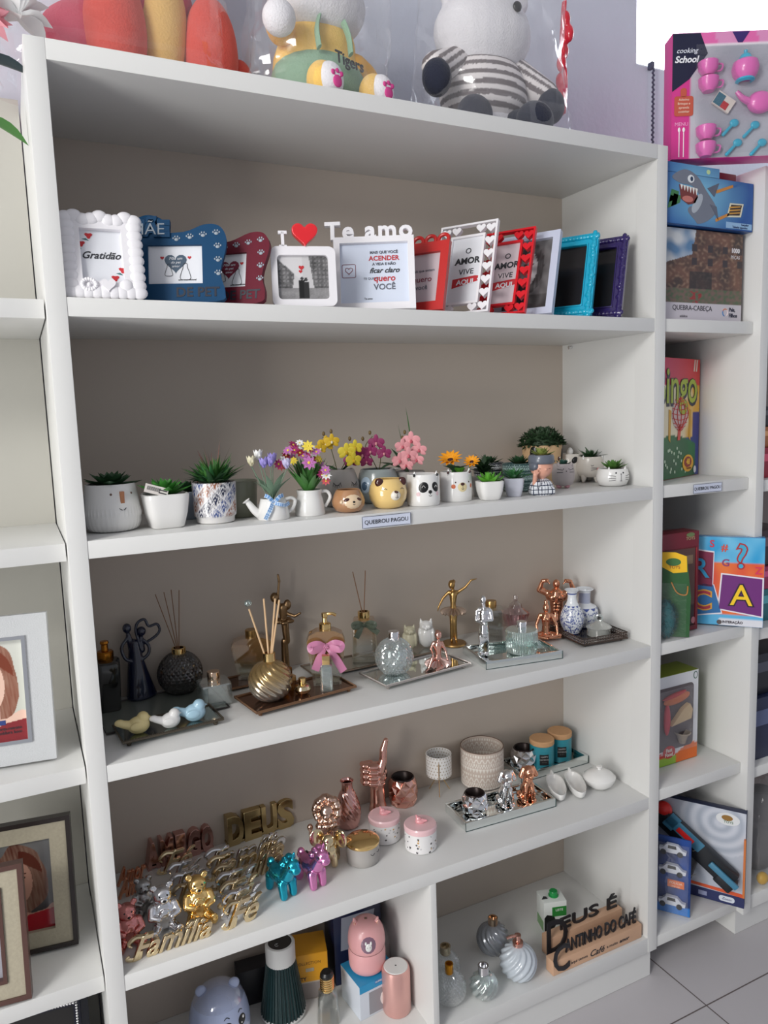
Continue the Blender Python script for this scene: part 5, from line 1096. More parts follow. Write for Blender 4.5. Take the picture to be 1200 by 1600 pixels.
# birds
def bird(label, px, py, m_, k=1.0):
    p = spot(px, py, Z3 + .0125); t = thing('bird_figurine', label, 'figurine', (p.x, p.y + .012, Z3 + .0128), group=None); look(t, .12); g = G()
    g.ell(.004, 0, .018 * k, .022 * k, .016 * k, .018 * k); g.ell(.013 * k, 0, .031 * k, .0125 * k, .0125 * k, .013 * k); g.limb((-.010 * k, 0, .019 * k), (-.030 * k, 0, .027 * k), .010 * k, .0075 * k); g.ell(-.032 * k, 0, .029 * k, .010 * k, .007 * k, .007 * k); g.limb((.022 * k, 0, .032 * k), (.029 * k, -.001, .0305 * k), .003 * k, .001 * k)
    for s_ in (-1, 1): g.ell(-.001, s_ * .0135 * k, .019 * k, .014 * k, .004 * k, .009 * k)
    fig('body', g, .0013, m_, t, 3)
bird('pale yellow ceramic bird, left of the three on the pewter tray', 216, 1150, sw('bird_yellow', (224, 206, 146), rough=.2, coat=.5), 1.05)
bird('white ceramic bird, between the yellow and blue birds', 266, 1141, CER, .95); bird('pale blue ceramic bird, right of the three on the pewter tray', 304, 1130, sw('bird_blue', (166, 200, 218), rough=.2, coat=.5), 1.08)
# silver thinker
def pose_d(g, L, s):
    L((-.008, 0, .002), (-.008, 0, .06), .006, .008); L((.006, 0, .002), (.006, 0, .06), .006, .008); g.ell(-.008, -.008, .004, .006, .010, .004); g.ell(.006, -.008, .004, .006, .010, .004); L((-.001, 0, .062), (-.001, 0, .088), .0145, .0115); L((-.001, 0, .088), (0, 0, .118), .0125, .0155)
    L((-.014, 0, .128), (.013, 0, .128), .007, .007); L((0, 0, .128), (-.001, -.001, .142), .005, .0048); g.ell(-.002, -.002, .153, .0090, .0105, .0125); g.ell(-.002, -.012, .151, .0018, .002, .003)
    L((-.019, 0, .124), (-.021, -.002, .098), .0058, .0048); L((-.021, -.002, .098), (.002, -.016, .092), .0046, .0036); L((.018, 0, .124), (.022, -.004, .100), .0058, .0048); L((.022, -.004, .100), (-.006, -.017, .100), .0046, .0036); g.box(-.001, 0, .002, .026, .016, .060)
ballerina('figurine', 'silver standing man with folded arms on the mirrored box tray', (1.022, .165, Z3 + .006), CHROME, pose_d, sc_=.98)
# back clear bottle with gold cap
t = thing('perfume_bottle', 'clear square bottle with dull gold cap, behind the silver man', 'bottle', (1.130, .290, Z3 + .001)); look(t)
jar_body(t, [(.034, 0), (.036, .004), (.036, .086), (.033, .092), (.013, .095), (.012, .1)], glass('misty_glass', (.88, .89, .88), .16, .05), sq=7, wall=.004, ang=25); part('cap', G().lathe([(0, .094), (.0155, .094), (.016, .096), (.016, .112), (.015, .114), (0, .114)], 28), BRASS, t)
# fluted bottle
t = thing('perfume_bottle', 'fluted clear glass bottle with silver cap on the mirrored box tray', 'bottle', (1.120, .130, Z3 + .006)); look(t)
jar_body(t, [(.034, 0), (.040, .004), (.043, .020), (.043, .060), (.040, .065), (.020, .067), (.013, .068)], glass('green_clear_glass', (.86, .93, .91), .34, .05, body=(.6, .74, .72), bodymix=.14), 192, lambda t_, r, z: r + (.0012 * abs(math.sin(t_ * 18)) if r > .03 else 0), ang=25); part('cap', G().lathe([(0, .067), (.0135, .067), (.014, .069), (.014, .084), (.013, .086), (0, .086)], 28), CHROME, t)
# pink crystal jar
t = thing('candy_jar', 'pink-tinted crystal jar with pointed lid, behind the fluted bottle', 'jar', (1.235, .315, Z3 + .001)); look(t); PKG = glass('pink_crystal', (.88, .70, .72), .22, .05, body=(.55, .35, .37), bodymix=.12)
jar_body(t, [(.016, 0), (.020, .004), (.030, .020), (.038, .045), (.041, .060)], PKG, 96, lambda t_, r, z: r * (1 + .05 * abs(math.sin(t_ * 6)))); part('lid', G().lathe([(.041, .060), (.030, .066), (.020, .074), (.018, .084), (.010, .090), (.006, .094), (.009, .101), (.006, .110), (0, .114)], 64), glass('clear_crystal_lid', (.90, .86, .86), .25), t)
# copper yoga
def pose_e(g, L, s):
    g.ell(0, 0, .010, .030, .020, .010); L((-.008, 0, .012), (-.034, -.014, .010), .010, .007); L((-.034, -.014, .010), (.004, -.026, .008), .0065, .004); L((.008, 0, .012), (.036, -.012, .012), .010, .007); L((.036, -.012, .012), (.010, -.030, .012), .0065, .004)
    L((0, 0, .014), (0, 0, .038), .013, .0105); L((0, 0, .038), (0, 0, .062), .0105, .0135); L((-.013, 0, .066), (.013, 0, .066), .006, .006); L((0, 0, .068), (0, 0, .080), .005, .0045); g.ell(0, -.001, .092, .0095, .0105, .013); g.ell(0, .002, .108, .006, .006, .007); g.ell(0, -.011, .090, .0015, .0015, .003)
    L((-.016, 0, .066), (-.026, -.006, .040), .0052, .0042); L((-.026, -.006, .040), (-.022, -.018, .018), .004, .003); L((.016, 0, .066), (.028, -.006, .040), .0052, .0042); L((.028, -.006, .040), (.030, -.018, .018), .004, .003); g.ell(-.005, -.011, .060, .0055, .005, .0055); g.ell(.005, -.011, .060, .0055, .005, .0055)
ballerina('figurine', 'small copper woman in a seated yoga pose', (1.262, .205, Z3 + .001), COPPER, pose_e, sc_=1.06)
def pose_f(g, L, s):
    L((0, 0, .0), (0, 0, .020), .030, .024); L((0, 0, .020), (0, 0, .044), .022, .018); L((0, 0, .044), (0, 0, .060), .018, .021); L((-.016, 0, .086), (.016, 0, .086), .018, .018); L((0, -.002, .066), (0, -.002, .09), .021, .022)
    g.ell(-.011, -.017, .084, .012, .007, .009); g.ell(.011, -.017, .084, .012, .007, .009)
    for r in range(3):
        for c in (-1, 1): g.ell(c * .006, -.0195, .066 - r * .010, .0055, .004, .0045)
    L((0, 0, .10), (0, 0, .112), .009, .008); g.ell(0, -.001, .124, .011, .012, .0145); g.ell(0, -.013, .122, .002, .002, .003)
    for c in (-1, 1): g.ell(c * .026, 0, .094, .011, .011, .011); L((c * .028, 0, .094), (c * .052, -.002, .104), .0105, .0085); g.ell(c * .042, 0, .104, .010, .009, .009); L((c * .052, -.002, .104), (c * .042, -.006, .134), .0085, .0055); L((c * .042, -.006, .134), (c * .028, -.008, .136), .006, .006); [g.ell(c * (.030 - .003 * k), -.012, .138 - .0035 * k, .003, .004, .002) for k in range(4)]
ballerina('figurine', 'copper muscle man flexing both arms', (1.392, .318, Z3 + .001), COPPER, pose_f, sc_=1.0)
# vases
def bluewhite(seed, bands):
    B, Wt = S(44, 68, 146), S(226, 230, 236)
    def fn(t_, z):
        for (z0, z1, k) in bands:
            if z0 <= z < z1:
                if k == 'w': return Wt
                if k == 'b': return B
                if k == 's':
                    a = math.sin(t_ * 10) * .5 + .5; return B if (z - z0) / (z1 - z0) > .3 + .6 * a else Wt
                if k == 'g': return B if (int(t_ * 9) + int(z / .0035)) % 2 else Wt
        n_ = noise.noise(Vector((math.cos(t_) * 3.4 + seed, math.sin(t_) * 3.4, z * 95))); n2 = noise.noise(Vector((math.cos(t_) * 8 + seed, math.sin(t_) * 8, z * 240)))
        th = ((t_ * 3 / PI) % 1 - .5) * .035; zz = z - .045
        if th * th + zz * zz * .8 < .00005: return B if math.sin(math.atan2(zz, th) * 8 + 30 * math.hypot(th, zz) * 30) > -.3 else Wt
        return B if abs(n_) < .075 or n2 > .28 else Wt
    return fn
BW = vcol('blue_white_porcelain', rough=.1, coat=.7)
def fine(prof, n=50):
    P2 = sp([(r, 0, z) for r, z in prof], max(2, n // len(prof))); return [(p.x, p.z) for p in P2]
t = thing('vase', 'slim blue and white porcelain vase, left in the filigree tray', 'vase', (1.345, .190, Z3 + .008)); look(t)
pr = fine([(.018, 0), (.022, .004), (.032, .025), (.035, .045), (.028, .070), (.016, .092), (.0125, .108), (.015, .122), (.0215, .130)], 90)
pot(t, pr, .002, BW, 'vase_body', 200, colf=bluewhite(2, [(0, .004, 'b'), (.004, .007, 'w'), (.085, .118, 'w'), (.118, .121, 'b'), (.121, .14, 'w'), (.078, .085, 's')]))
t = thing('vase', 'round-bellied blue and white porcelain vase, right in the filigree tray', 'vase', (1.419, .222, Z3 + .008)); look(t)
pr = fine([(.022, 0), (.026, .004), (.037, .025), (.041, .045), (.035, .064), (.020, .073), (.0175, .081), (.0185, .108), (.026, .115), (.0265, .117)], 90)
pot(t, pr, .002, BW, 'vase_body', 200, colf=bluewhite(7, [(0, .004, 'b'), (.052, .064, 's'), (.064, .074, 'w'), (.076, .108, 'g'), (.108, .13, 'w'), (.034, .040, 'w')]))
t = thing('candy_jar', 'frosted glass jar with a looped lid at the front of the filigree tray', 'jar', (1.392, .130, Z3 + .008)); look(t); FR = glass('frosted_glass', (.84, .86, .84), .20, .15, body=(.62, .63, .60), bodymix=.45)
jar_body(t, [(.030, 0), (.033, .003), (.033, .020), (.034, .024)], FR); part('lid', G().lathe([(.035, .024), (.036, .027), (.026, .034), (.012, .041), (.007, .045), (0, .045)], 64, mod=lambda t_, r, z: r * (1 + .02 * math.cos(t_ * 20))), FR, t)
g = G(); g.tube([(.010 * math.cos(a), 0, .052 + .009 * math.sin(a)) for a in [2 * PI * k / 16 for k in range(16)]], .0035, 8, closed=True); part('lid_handle', g, CLR2, t)
# ================================================================== METALLIC ORNAMENTS (fourth shelf)
def word(label, text, a, b, H, m_, dp=.0045, shear=.55, bold=.0002, grp=None, swash=False, z=Z4, name='word_ornament', bev=.0008, mb=None):
    "lettering ornament standing between two ground pixels"
    A = spot(*a, z); B = spot(*b, z); d = B - A; g = G(); g.text(text, .1, 0, None, shear=shear, align='LEFT'); x0 = min(v.x for v in g.v); x1 = max(v.x for v in g.v); z0 = min(v.z for v in g.v); z1 = max(v.z for v in g.v)
    k = H / (z1 - z0); kx = d.length / (x1 - x0) / k; s_ = .1 * k
    g = G(); g.text(text, s_, dp, TR(-x0 * k * kx, 0, -z0 * k), shear=shear, align='LEFT', bold=bold, sx=kx, bev=bev)
    o = thing(name, label, 'ornament', (A.x, A.y, z + .0015), rz=math.atan2(d.y, d.x), group=grp)
    part('lettering', g, m_, o, ang=50)
    if swash:
        q = G(); L = d.length; P_ = [(L * .02, 0, H * .08), (0, 0, H * .30), (L * swash, 0, H * .22), (L * swash * 1.3, 0, H * .70), (L * swash * .6, 0, H * .98), (L * swash * .2, 0, H * .80)]
        q.tube(sp([(.0, 0, H * .62), (-.006, 0, H * .80), (L * swash * .5, 0, H * 1.02), (L * swash * 1.5, 0, H * .96), (L * swash * 2.0, 0, H * 1.06)], 6), [.0022 + .002 * math.sin(PI * k / 24) for k in range(25)], 8, flat=1.6)
        q.tube(sp([(L * swash, 0, H * .35), (L * swash * .7, 0, H * .02), (-.004, 0, .002), (-.012, 0, H * .14), (-.006, 0, H * .25)], 6), [.0035 - .0015 * k / 24 for k in range(25)], 8, flat=1.6); part('swash', q, m_, o)
    return o
SG = 'stacked script word ornaments'
word('pale gold script ornament reading Família, lying nearest the shelf edge', 'Família', (208, 1502), (332, 1460), .048, PGOLD, swash=.10)
word('pale gold script ornament reading Fé, frontmost of its stack', 'Fé', (357, 1452), (409, 1430), .056, PGOLD, swash=.22)
word('silver script ornament reading Fé, right behind the frontmost gold one', 'Fé', (355, 1436), (407, 1414), .056, SILVER, swash=.22)
for i, (a, b, T) in enumerate((((350, 1419), (402, 1398), 'Fé'), ((344, 1404), (398, 1384), 'Fé'), ((338, 1391), (440, 1356), 'Família'), ((330, 1377), (444, 1340), 'Família'), ((326, 1364), (446, 1328), 'Família'))):
    word(['third script word from the front in the stack beside the blue unicorn, gold', 'fourth script word from the front in the stack, silver', 'fifth script word from the front in the stack, dull gold', 'sixth script word from the front in the stack, pale gold', 'rearmost script word of the stack, just before the DEUS letters'][i], T, a, b, .054, (PGOLD, SILVER, mt('dull_gold', (.55, .44, .28), .2, 1.0))[i % 3 if i < 4 else 1], swash=.22 if T == 'Fé' else .12)
for i, (a, b) in enumerate((((255, 1366), (305, 1350)), ((268, 1385), (316, 1368)), ((272, 1402), (318, 1386)), ((276, 1420), (320, 1403)))):
    word(['small gold script word just in front of the AMIGO letters', 'small silver script word behind the bears, second from the AMIGO letters', 'small silver script word behind the golden bear, third from the AMIGO letters', 'small dull gold script word directly behind the golden bear'][i], 'Fé', a, b, .050, (PGOLD, SILVER, SILVER, mt('dull_gold'))[i], swash=.22)
def block(label, text, a, b, H, m_, th=.017):
    A = spot(*a, Z4); B = spot(*b, Z4); d = B - A; t = thing('letter_ornament', label, 'ornament', (A.x, A.y, Z4 + .001), rz=math.atan2(d.y, d.x)); n = len(text)
    for k, ch in enumerate(text):
        g = G(); g.text(ch, .1, 0); z0 = min(v.z for v in g.v); z1 = max(v.z for v in g.v); x0 = min(v.x for v in g.v); x1 = max(v.x for v in g.v); kk = H / (z1 - z0); wd = d.length / n * .80; kx = min(wd / (x1 - x0) / kk, 1.25)
        g = G(); g.text(ch, .1 * kk, th, TR(d.length * (k + .5) / n - (x0 + x1) / 2 * kk * kx, 0, -z0 * kk), bold=.0045, sx=kx, bev=.001); part('letter', g, m_, t, ang=50)
    part('base_bar', G().box(d.length / 2, 0, 0, d.length, th * 1.6, .007, bev=.001), m_, t)
block('rose gold block letters reading AMIGO against the back', 'AMIGO', (228, 1357), (332, 1322), .064, mt('dusky_rose_gold', (.62, .36, .32), .2, 1.0))
block('gold block letters reading DEUS against the back', 'DEUS', (353, 1320), (456, 1285), .074, mt('old_gold', (.52, .40, .20), .18, 1.0))
word('copper script word ornament by the left panel, upper one', 'Amor', (184, 1385), (228, 1368), .040, COPPER, bold=.0006); word('copper script word ornament by the left panel, behind the pink bear', 'Amor', (186, 1405), (236, 1386), .042, COPPER, bold=.0006)
def bear(label, px, py, m_, k, name='bear_figurine', kids=True):
    p = place(px, py, Z4, .03 * k); t = thing(name, label, 'figurine', p); look(t, .15); g = G()
    g.ell(0, 0, .038 * k, .029 * k, .025 * k, .035 * k); g.ell(0, -.002, .080 * k, .021 * k, .020 * k, .019 * k); g.ell(0, -.020 * k, .076 * k, .010 * k, .008 * k, .008 * k)
    for s_ in (-1, 1):
        g.ell(s_ * .017 * k, 0, .097 * k, .0075 * k, .005 * k, .0075 * k); g.limb((s_ * .023 * k, -.006 * k, .056 * k), (s_ * .027 * k, -.018 * k, .044 * k), .0095 * k, .0085 * k); g.limb((s_ * .027 * k, -.018 * k, .044 * k), (s_ * .014 * k, -.027 * k, .042 * k), .0085 * k, .007 * k); g.limb((s_ * .014 * k, -.012 * k, .014 * k), (s_ * .024 * k, -.030 * k, .010 * k), .012 * k, .010 * k); g.ell(s_ * .026 * k, -.036 * k, .013 * k, .009 * k, .006 * k, .012 * k)
    g.ell(0, -.021 * k, .046 * k, .012 * k, .006 * k, .012 * k)
    fig('body', g, .0016, m_, t, 3); e = G(); e.ell(0, -.028 * k, .079 * k, .0035 * k, .003, .0028 * k); part('nose', e, BLACK, t)
    for s_ in (-1, 1): e = G(); e.ell(s_ * .008 * k, -.0195 * k, .086 * k, .0018 * k, .0015, .0022 * k); part('eye', e, BLACK, t)
    return t
bear('red rose metallic bear figurine squeezed against the left panel', 203, 1488, mt('red_rose_plate', (.66, .26, .24), .2, 1.0), .95)
bear('silver bear figurine between the pink bear and the golden bear', 258, 1466, SILVER, 1.04); bear('golden bear figurine behind the Família word', 312, 1448, mt('bright_gold', (.92, .62, .24), .14, 1.0), 1.04)
bear('dull silver bear figurine half hidden behind the front silver bear', 228, 1438, mt('dull_silver', (.42, .42, .42), .3, 1.0), .85)
# unicorns
def unicorn(label, px, py, m_, sl):
    p = place(px, py, Z4, .03); t = thing('unicorn_coin_bank', label, 'coin bank', p); look(t, .58); t.scale = (1.12, 1.12, 1.08); g = G()
    g.ell(0, .012, .046, .021, .034, .022)
    for x in (-.012, .012): g.limb((x, -.010, .036), (x, -.014, .008), .0105, .0085); g.limb((x, .034, .036), (x, .038, .008), .0105, .0085)
    g.limb((0, -.012, .052), (0, -.026, .074), .016, .013); g.ell(0, -.032, .084, .0150, .018, .0150); g.ell(0, -.044, .078, .0110, .0110, .0105)
    for x in (-.009, .009): g.limb((x, -.026, .094), (x * 1.3, -.024, .104), .0042, .0018)
    g.limb((0, -.034, .096), (0, -.038, .114), .0042, .0012)
    for k in range(6): g.ell(.003 * (-1) ** k, -.014 + .006 * k - .004, .096 - .0075 * k, .008, .009, .007)
    g.ell(.0, .046, .058, .008, .009, .009); g.ell(0, .052, .048, .0065, .007, .009)
    fig('body', g, .0016, m_, t, 3); part('coin_slot', G().box(0, .016, .0675, .004, .022, .0012), BLACK, t)
    for x in (-.0135, .0135): e = G(); e.ell(x, -.040, .087, .0015, .003, .003); part('eye', e, BLACK, t)
    return t
unicorn('metallic turquoise unicorn coin bank', 446, 1411, mt('turquoise_chrome', (.03, .42, .58), .15, .95), 0)
unicorn('metallic pink unicorn coin bank right of the turquoise one', 492, 1395, mt('pink_chrome', (.80, .30, .60), .15, .9), 0)
# lion, elephant
t = thing('lion_figurine', 'rose gold seated lion figurine with curly mane behind the pink unicorn', 'figurine', (.572, .230, Z4 + .001)); look(t, -.1); g = G(); LR = mt('soft_rose_gold', (.72, .50, .40), .2, 1.0)
g.ell(0, 0, .042, .028, .026, .044); g.ell(0, -.012, .100, .020, .020, .022); g.ell(0, -.030, .094, .010, .009, .009)
for k in range(26): a = k * .2417; g.ell(.030 * math.sin(a), -.004 + .004 * math.cos(k * 2), .100 + .032 * math.cos(a), .0095, .012, .0095)
for k in range(14): g.ell(.022 * math.cos(k * 1.1), -.012 + .010 * math.sin(k * 1.1), .060 + .002 * (k % 3), .009, .009, .010)
for s_ in (-1, 1): g.limb((s_ * .014, -.016, .050), (s_ * .015, -.026, .006), .009, .0095); g.ell(s_ * .026, .0, .014, .014, .018, .014)
g.tube(sp([(-.024, .01, .01), (-.044, 0, .014), (-.046, 0, .045)], 5), .004, 8); g.ell(-.046, 0, .050, .008, .008, .010)
fig('body', g, .0019, LR, t, 2)
t = thing('elephant_figurine', 'pale gold elephant figurine with round ears behind the pink unicorn', 'figurine', (.545, .150, Z4 + .001)); look(t, -.2); g = G()
g.ell(0, .004, .040, .022, .026, .026); g.ell(0, -.018, .072, .017, .016, .017); g.tube(sp([(0, -.030, .068), (0, -.040, .054), (0, -.040, .036), (.002, -.046, .028)], 5), [.0085 - .004 * k / 15 for k in range(16)], 10)
for x in (-.013, .013):
    for y in (-.012, .018): g.limb((x, y, .030), (x, y, .008), .009, .0085)
fig('body', g, .0017, PGOLD, t, 3)
for s_ in (-1, 1): g = G(); g.ell(s_ * .030, -.010, .074, .019, .004, .023, R=Euler((0, 0, s_ * -.5)).to_matrix()); part('ear', g, PGOLD, t)
# rose vase
t = thing('vase', 'pink metallic embossed vase behind the gold-lidded jar', 'vase', (.655, .290, Z4 + .001)); look(t); PM = mt('pink_rose_plate', (.74, .42, .38), .2, 1.0)
pr = fine([(.022, 0), (.028, .006), (.034, .03), (.033, .055), (.024, .085), (.016, .105), (.015, .122), (.0185, .130)], 70)
pot(t, pr, .0025, PM, 'vase_body', 120, mod=lambda t_, r, z: r + (.0016 * math.cos(8 * (t_ + 24 * z)) * math.cos(60 * z * PI + 8 * t_) if z < .1 else 0))
# hand giving rose gold thumbs up
t = thing('hand_sculpture', 'tall rose gold hand sculpture giving a thumbs up', 'sculpture', (.755, .325, Z4 + .001)); look(t, .05); g = G()
g.lathe([(0, 0), (.026, 0), (.026, .004), (.021, .03), (.020, .070), (.024, .085), (0, .095)], 28, TR(.006, 0, 0)); g.ell(.010, .002, .108, .026, .020, .032); g.ell(.006, -.004, .128, .026, .018, .018)
for k in range(4): z = .138 - .0165 * k; g.limb((.006, -.014, z), (-.030, -.012, z + .001), .0092, .0088); g.limb((-.030, -.012, z + .001), (-.034, .004, z), .0088, .0085); g.limb((-.034, .004, z), (-.010, .008, z), .008, .008); g.limb((-.014, -.020, z - .001), (.004, -.020, z - .002), .0070, .0072)
fig('palm_and_fingers', g, .0017, ROSE, t, 2)
g = G(); g.limb((.014, -.008, .118), (.024, -.006, .150), .0145, .0120); g.limb((.024, -.006, .150), (.026, -.004, .180), .0115, .0105); g.limb((.026, -.004, .180), (.034, -.002, .206), .0105, .0072); fig('thumb', g, .0016, ROSE, t, 2)
# faceted pots
def faceted(label, loc, r, h, m_, inner, n=9, rows=4, name='candle_holder', cat='candle holder'):
    t = thing(name, label, cat, loc); look(t); g = G(); vs = []; fs = []; R_ = [(.86, 0), (1.0, .25), (1.02, .5), (.98, .78), (.80, 1.0)]
    for j, (k, z) in enumerate(R_):
        for i in range(n): a = 2 * PI * (i + .5 * (j % 2)) / n; vs.append((k * r * math.cos(a), k * r * math.sin(a), z * h))
    for j in range(len(R_) - 1):
        for i in range(n):
            i2 = (i + 1) % n; a, b, c, d = j * n + i, j * n + i2, (j + 1) * n + i, (j + 1) * n + i2
            m1 = (Vector(vs[a]) + Vector(vs[b]) + Vector(vs[c if j % 2 == 0 else d])) / 3; q = len(vs)
            if j % 2 == 0: tr = [(a, b, c), (b, d, c)]
            else: tr = [(a, b, d), (a, d, c)]
            for tri in tr:
                m1 = sum((Vector(vs[x]) for x in tri), Vector()) / 3; nn = Vector((m1.x, m1.y, 0)).normalized(); vs.append(m1 - nn * .0035 * (1 if (i + j) % 2 else -.4)); q = len(vs) - 1
                fs += [(tri[0], tri[1], q), (tri[1], tri[2], q), (tri[2], tri[0], q)]
    g.add(vs, fs); part('body', g, m_, t, ang=5); g = G(); g.lathe([(r * .80, h - .001), (r * .74, h + .0025), (r * .66, h), (r * .62, h * .4), (0, h * .38)], 32); part('inner_cup', g, inner, t, ang=60); return t
DKIN = sw('dark_cup_inside', (46, 36, 34), metal=.6, rough=.35)
faceted('rose gold faceted candle holder right of the hand sculpture', (.842, .325, Z4 + .001), .042, .078, ROSE, DKIN)
faceted('silver faceted candle holder on the front mirrored tray', (.985, .170, Z4 + .006), .036, .058, CHROME, DKIN)
faceted('silver faceted cup behind the little metal dogs', (1.262, .318, Z4 + .001), .041, .070, SILVER, DKIN)
# lidded jars
t = thing('lidded_jar', 'low grey jar with closed eyelashes and shiny gold lid', 'jar', place(568, 1359, Z4, .043)); look(t); jp = [(.038, 0), (.041, .003), (.042, .02), (.042, .048)]
pot(t, jp, .003, sw('warm_grey_ceramic')); part('lid', G().lathe([(.0425, .047), (.0435, .049), (.043, .054), (.036, .060), (.020, .064), (0, .065)], 48), GOLD, t)
for a in (.62, 1.10): stroke(t, jp, [(a - .14, .034), (a, .030), (a + .14, .034)], .0006, INK, 'eyelid')
def pinkjar(label, px, py, seed):
    t = thing('lidded_jar', label, 'jar', place(px, py, Z4, .042)); look(t); jp = [(.038, 0), (.041, .003), (.0415, .02), (.0415, .052)]; random.seed(seed); dots = [(random.uniform(-PI, PI), random.uniform(.006, .048), random.choice((0, 0, 1, 2)), random.uniform(.0016, .0028)) for _ in range(46)]
    def cf(t_, z):
        for a, zz, c, r in dots:
            d = abs((t_ - a + PI) % (2 * PI) - PI) * .0415
            if d * d + (z - zz) ** 2 < r * r and not (z > zz + r * .4 and d < r * .25): return (S(36, 34, 40), S(196, 150, 60), S(190, 188, 190))[c]
        return S(232, 230, 230)
    pr = [(.038, 0), (.041, .003)] + [(.0415, .004 + .048 * k / 40) for k in range(41)]
    pot(t, pr, .003, vcol('speckled_heart_glaze', rough=.2, coat=.5), n=220, colf=cf); PKL = sw('lid_pink', (236, 196, 200), rough=.2, coat=.4)
    part('lid', G().lathe([(.042, .051), (.0425, .053), (.0425, .062), (.040, .0655), (0, .067)], 48), PKL, t)
    g = G(); g.ell(0, 0, .070, .013, .009, .006); g.ell(-.004, 0, .076, .008, .007, .007); g.limb((-.006, 0, .078), (-.010, -.002, .088), .0048, .0018); g.limb((.006, 0, .072), (.016, -.002, .073), .0055, .003); part('handle', fuse(g, .0011, 2), sw('handle_pink', (226, 158, 164), rough=.25, coat=.3), t)
pinkjar('white speckled jar with pink lid, behind and left of its twin', 602, 1323, 1); pinkjar('white speckled jar with pink lid, the nearer one of two', 658, 1338, 2)
# dotted pot on legs
t = thing('flower_pot', 'white gold-dotted pot on a slim gold wire tripod', 'pot', (.962, .325, Z4 + .001)); look(t)
def dots(t_, z):
    row = round((z - .070) / .0095); u = (t_ / (2 * PI) * 26 + .5 * (row % 2)) % 1 - .5; return S(150, 130, 96) if (u * .0108) ** 2 + (z - .070 - row * .0095) ** 2 < .0000034 else S(236, 234, 232)
pr = [(.030, .052), (.037, .056)] + [(.038, .058 + .062 * k / 50) for k in range(51)]
pot(t, pr, .003, vcol('dotted_glaze', rough=.15, coat=.5), n=220, colf=dots)
for a in (.5, 2.6, 4.71): g = G(); g.tube([(.040 * math.cos(a), .040 * math.sin(a), .105), (.040 * math.cos(a), .040 * math.sin(a), .056), (.006 * math.cos(a), .006 * math.sin(a), .050), (.034 * math.cos(a), .034 * math.sin(a), .0015)], .0013, 6); part('leg', g, GOLD, t)
# patterned pot
def ethnic(t_, z):
    u = t_ / (2 * PI); A, B = S(206, 190, 178), S(236, 230, 222); r = int(z / .0145); v = (z / .0145) % 1
    if z > .112 or v < .08: return A
    k = r % 4
    if k == 0: return B if abs(((u * 40) % 1) - .5) * 2 < v else A
    if k == 1: return B if ((u * 56) % 1 < .45) != (v > .5) else A
    if k == 2: return B if abs(abs(((u * 24) % 1) - .5) * 2 - v) < .22 else A
    return B if ((u * 50) % 1 < .5 and .3 < v < .8) else A
t = thing('flower_pot', 'large beige pot with a raised tribal pattern at the back', 'pot', (1.103, .310, Z4 + .001)); look(t)
pr = [(.052, 0), (.058, .004)] + [(.0635 + .001 * math.sin(k / 60 * 3), .008 + .109 * k / 60) for k in range(61)]
pot(t, pr, .004, vcol('tribal_glaze', rough=.5), n=240, colf=ethnic); g = G(); g.tube([(.0640 * math.cos(a), .0640 * math.sin(a), .1185) for a in [2 * PI * k / 48 for k in range(48)]], .0010, 6, closed=True); part('rim_line', g, sw('brown_dot'), t)
# mirrored trays
mirror_box('mirrored box tray at the front carrying the dogs and faceted candle holder', [(.932, .225), (.904, .108), (1.191, .094), (1.222, .206)], Z4, .024)
mirror_box('mirrored box tray at the back carrying the teal candles', [(1.205, .372), (1.200, .250), (1.458, .250), (1.462, .368)], Z4, .024)
# dogs
def dog(label, x, y, m_):
    t = thing('dog_figurine', label, 'figurine', (x, y, Z4 + .006)); look(t, .35); g = G()
    g.ell(0, .010, .026, .018, .022, .026); g.limb((0, .004, .036), (0, -.006, .070), .017, .013); g.ell(0, -.010, .092, .0165, .018, .017); g.ell(0, -.026, .086, .0095, .011, .0090); g.ell(0, -.036, .089, .003, .003, .0025)
    for s_ in (-1, 1):
        g.limb((s_ * .009, -.010, .052), (s_ * .010, -.014, .006), .0068, .006); g.ell(s_ * .010, -.020, .004, .006, .009, .0045); g.ell(s_ * .018, .014, .012, .010, .016, .013); g.ell(s_ * .016, -.008, .006, .006, .014, .006)
        g.limb((s_ * .014, -.006, .100), (s_ * .0215, -.007, .080), .0065, .0075)
    g.tube(sp([(0, .030, .008), (.010, .040, .010), (.016, .036, .018)], 5), .0035, 8); fig('body', g, .0015, m_, t, 2)
dog('silver puppy figurine sitting on the front mirrored tray', 1.083, .160, CHROME); dog('copper puppy figurine sitting right of the silver puppy', 1.150, .150, COPPER)
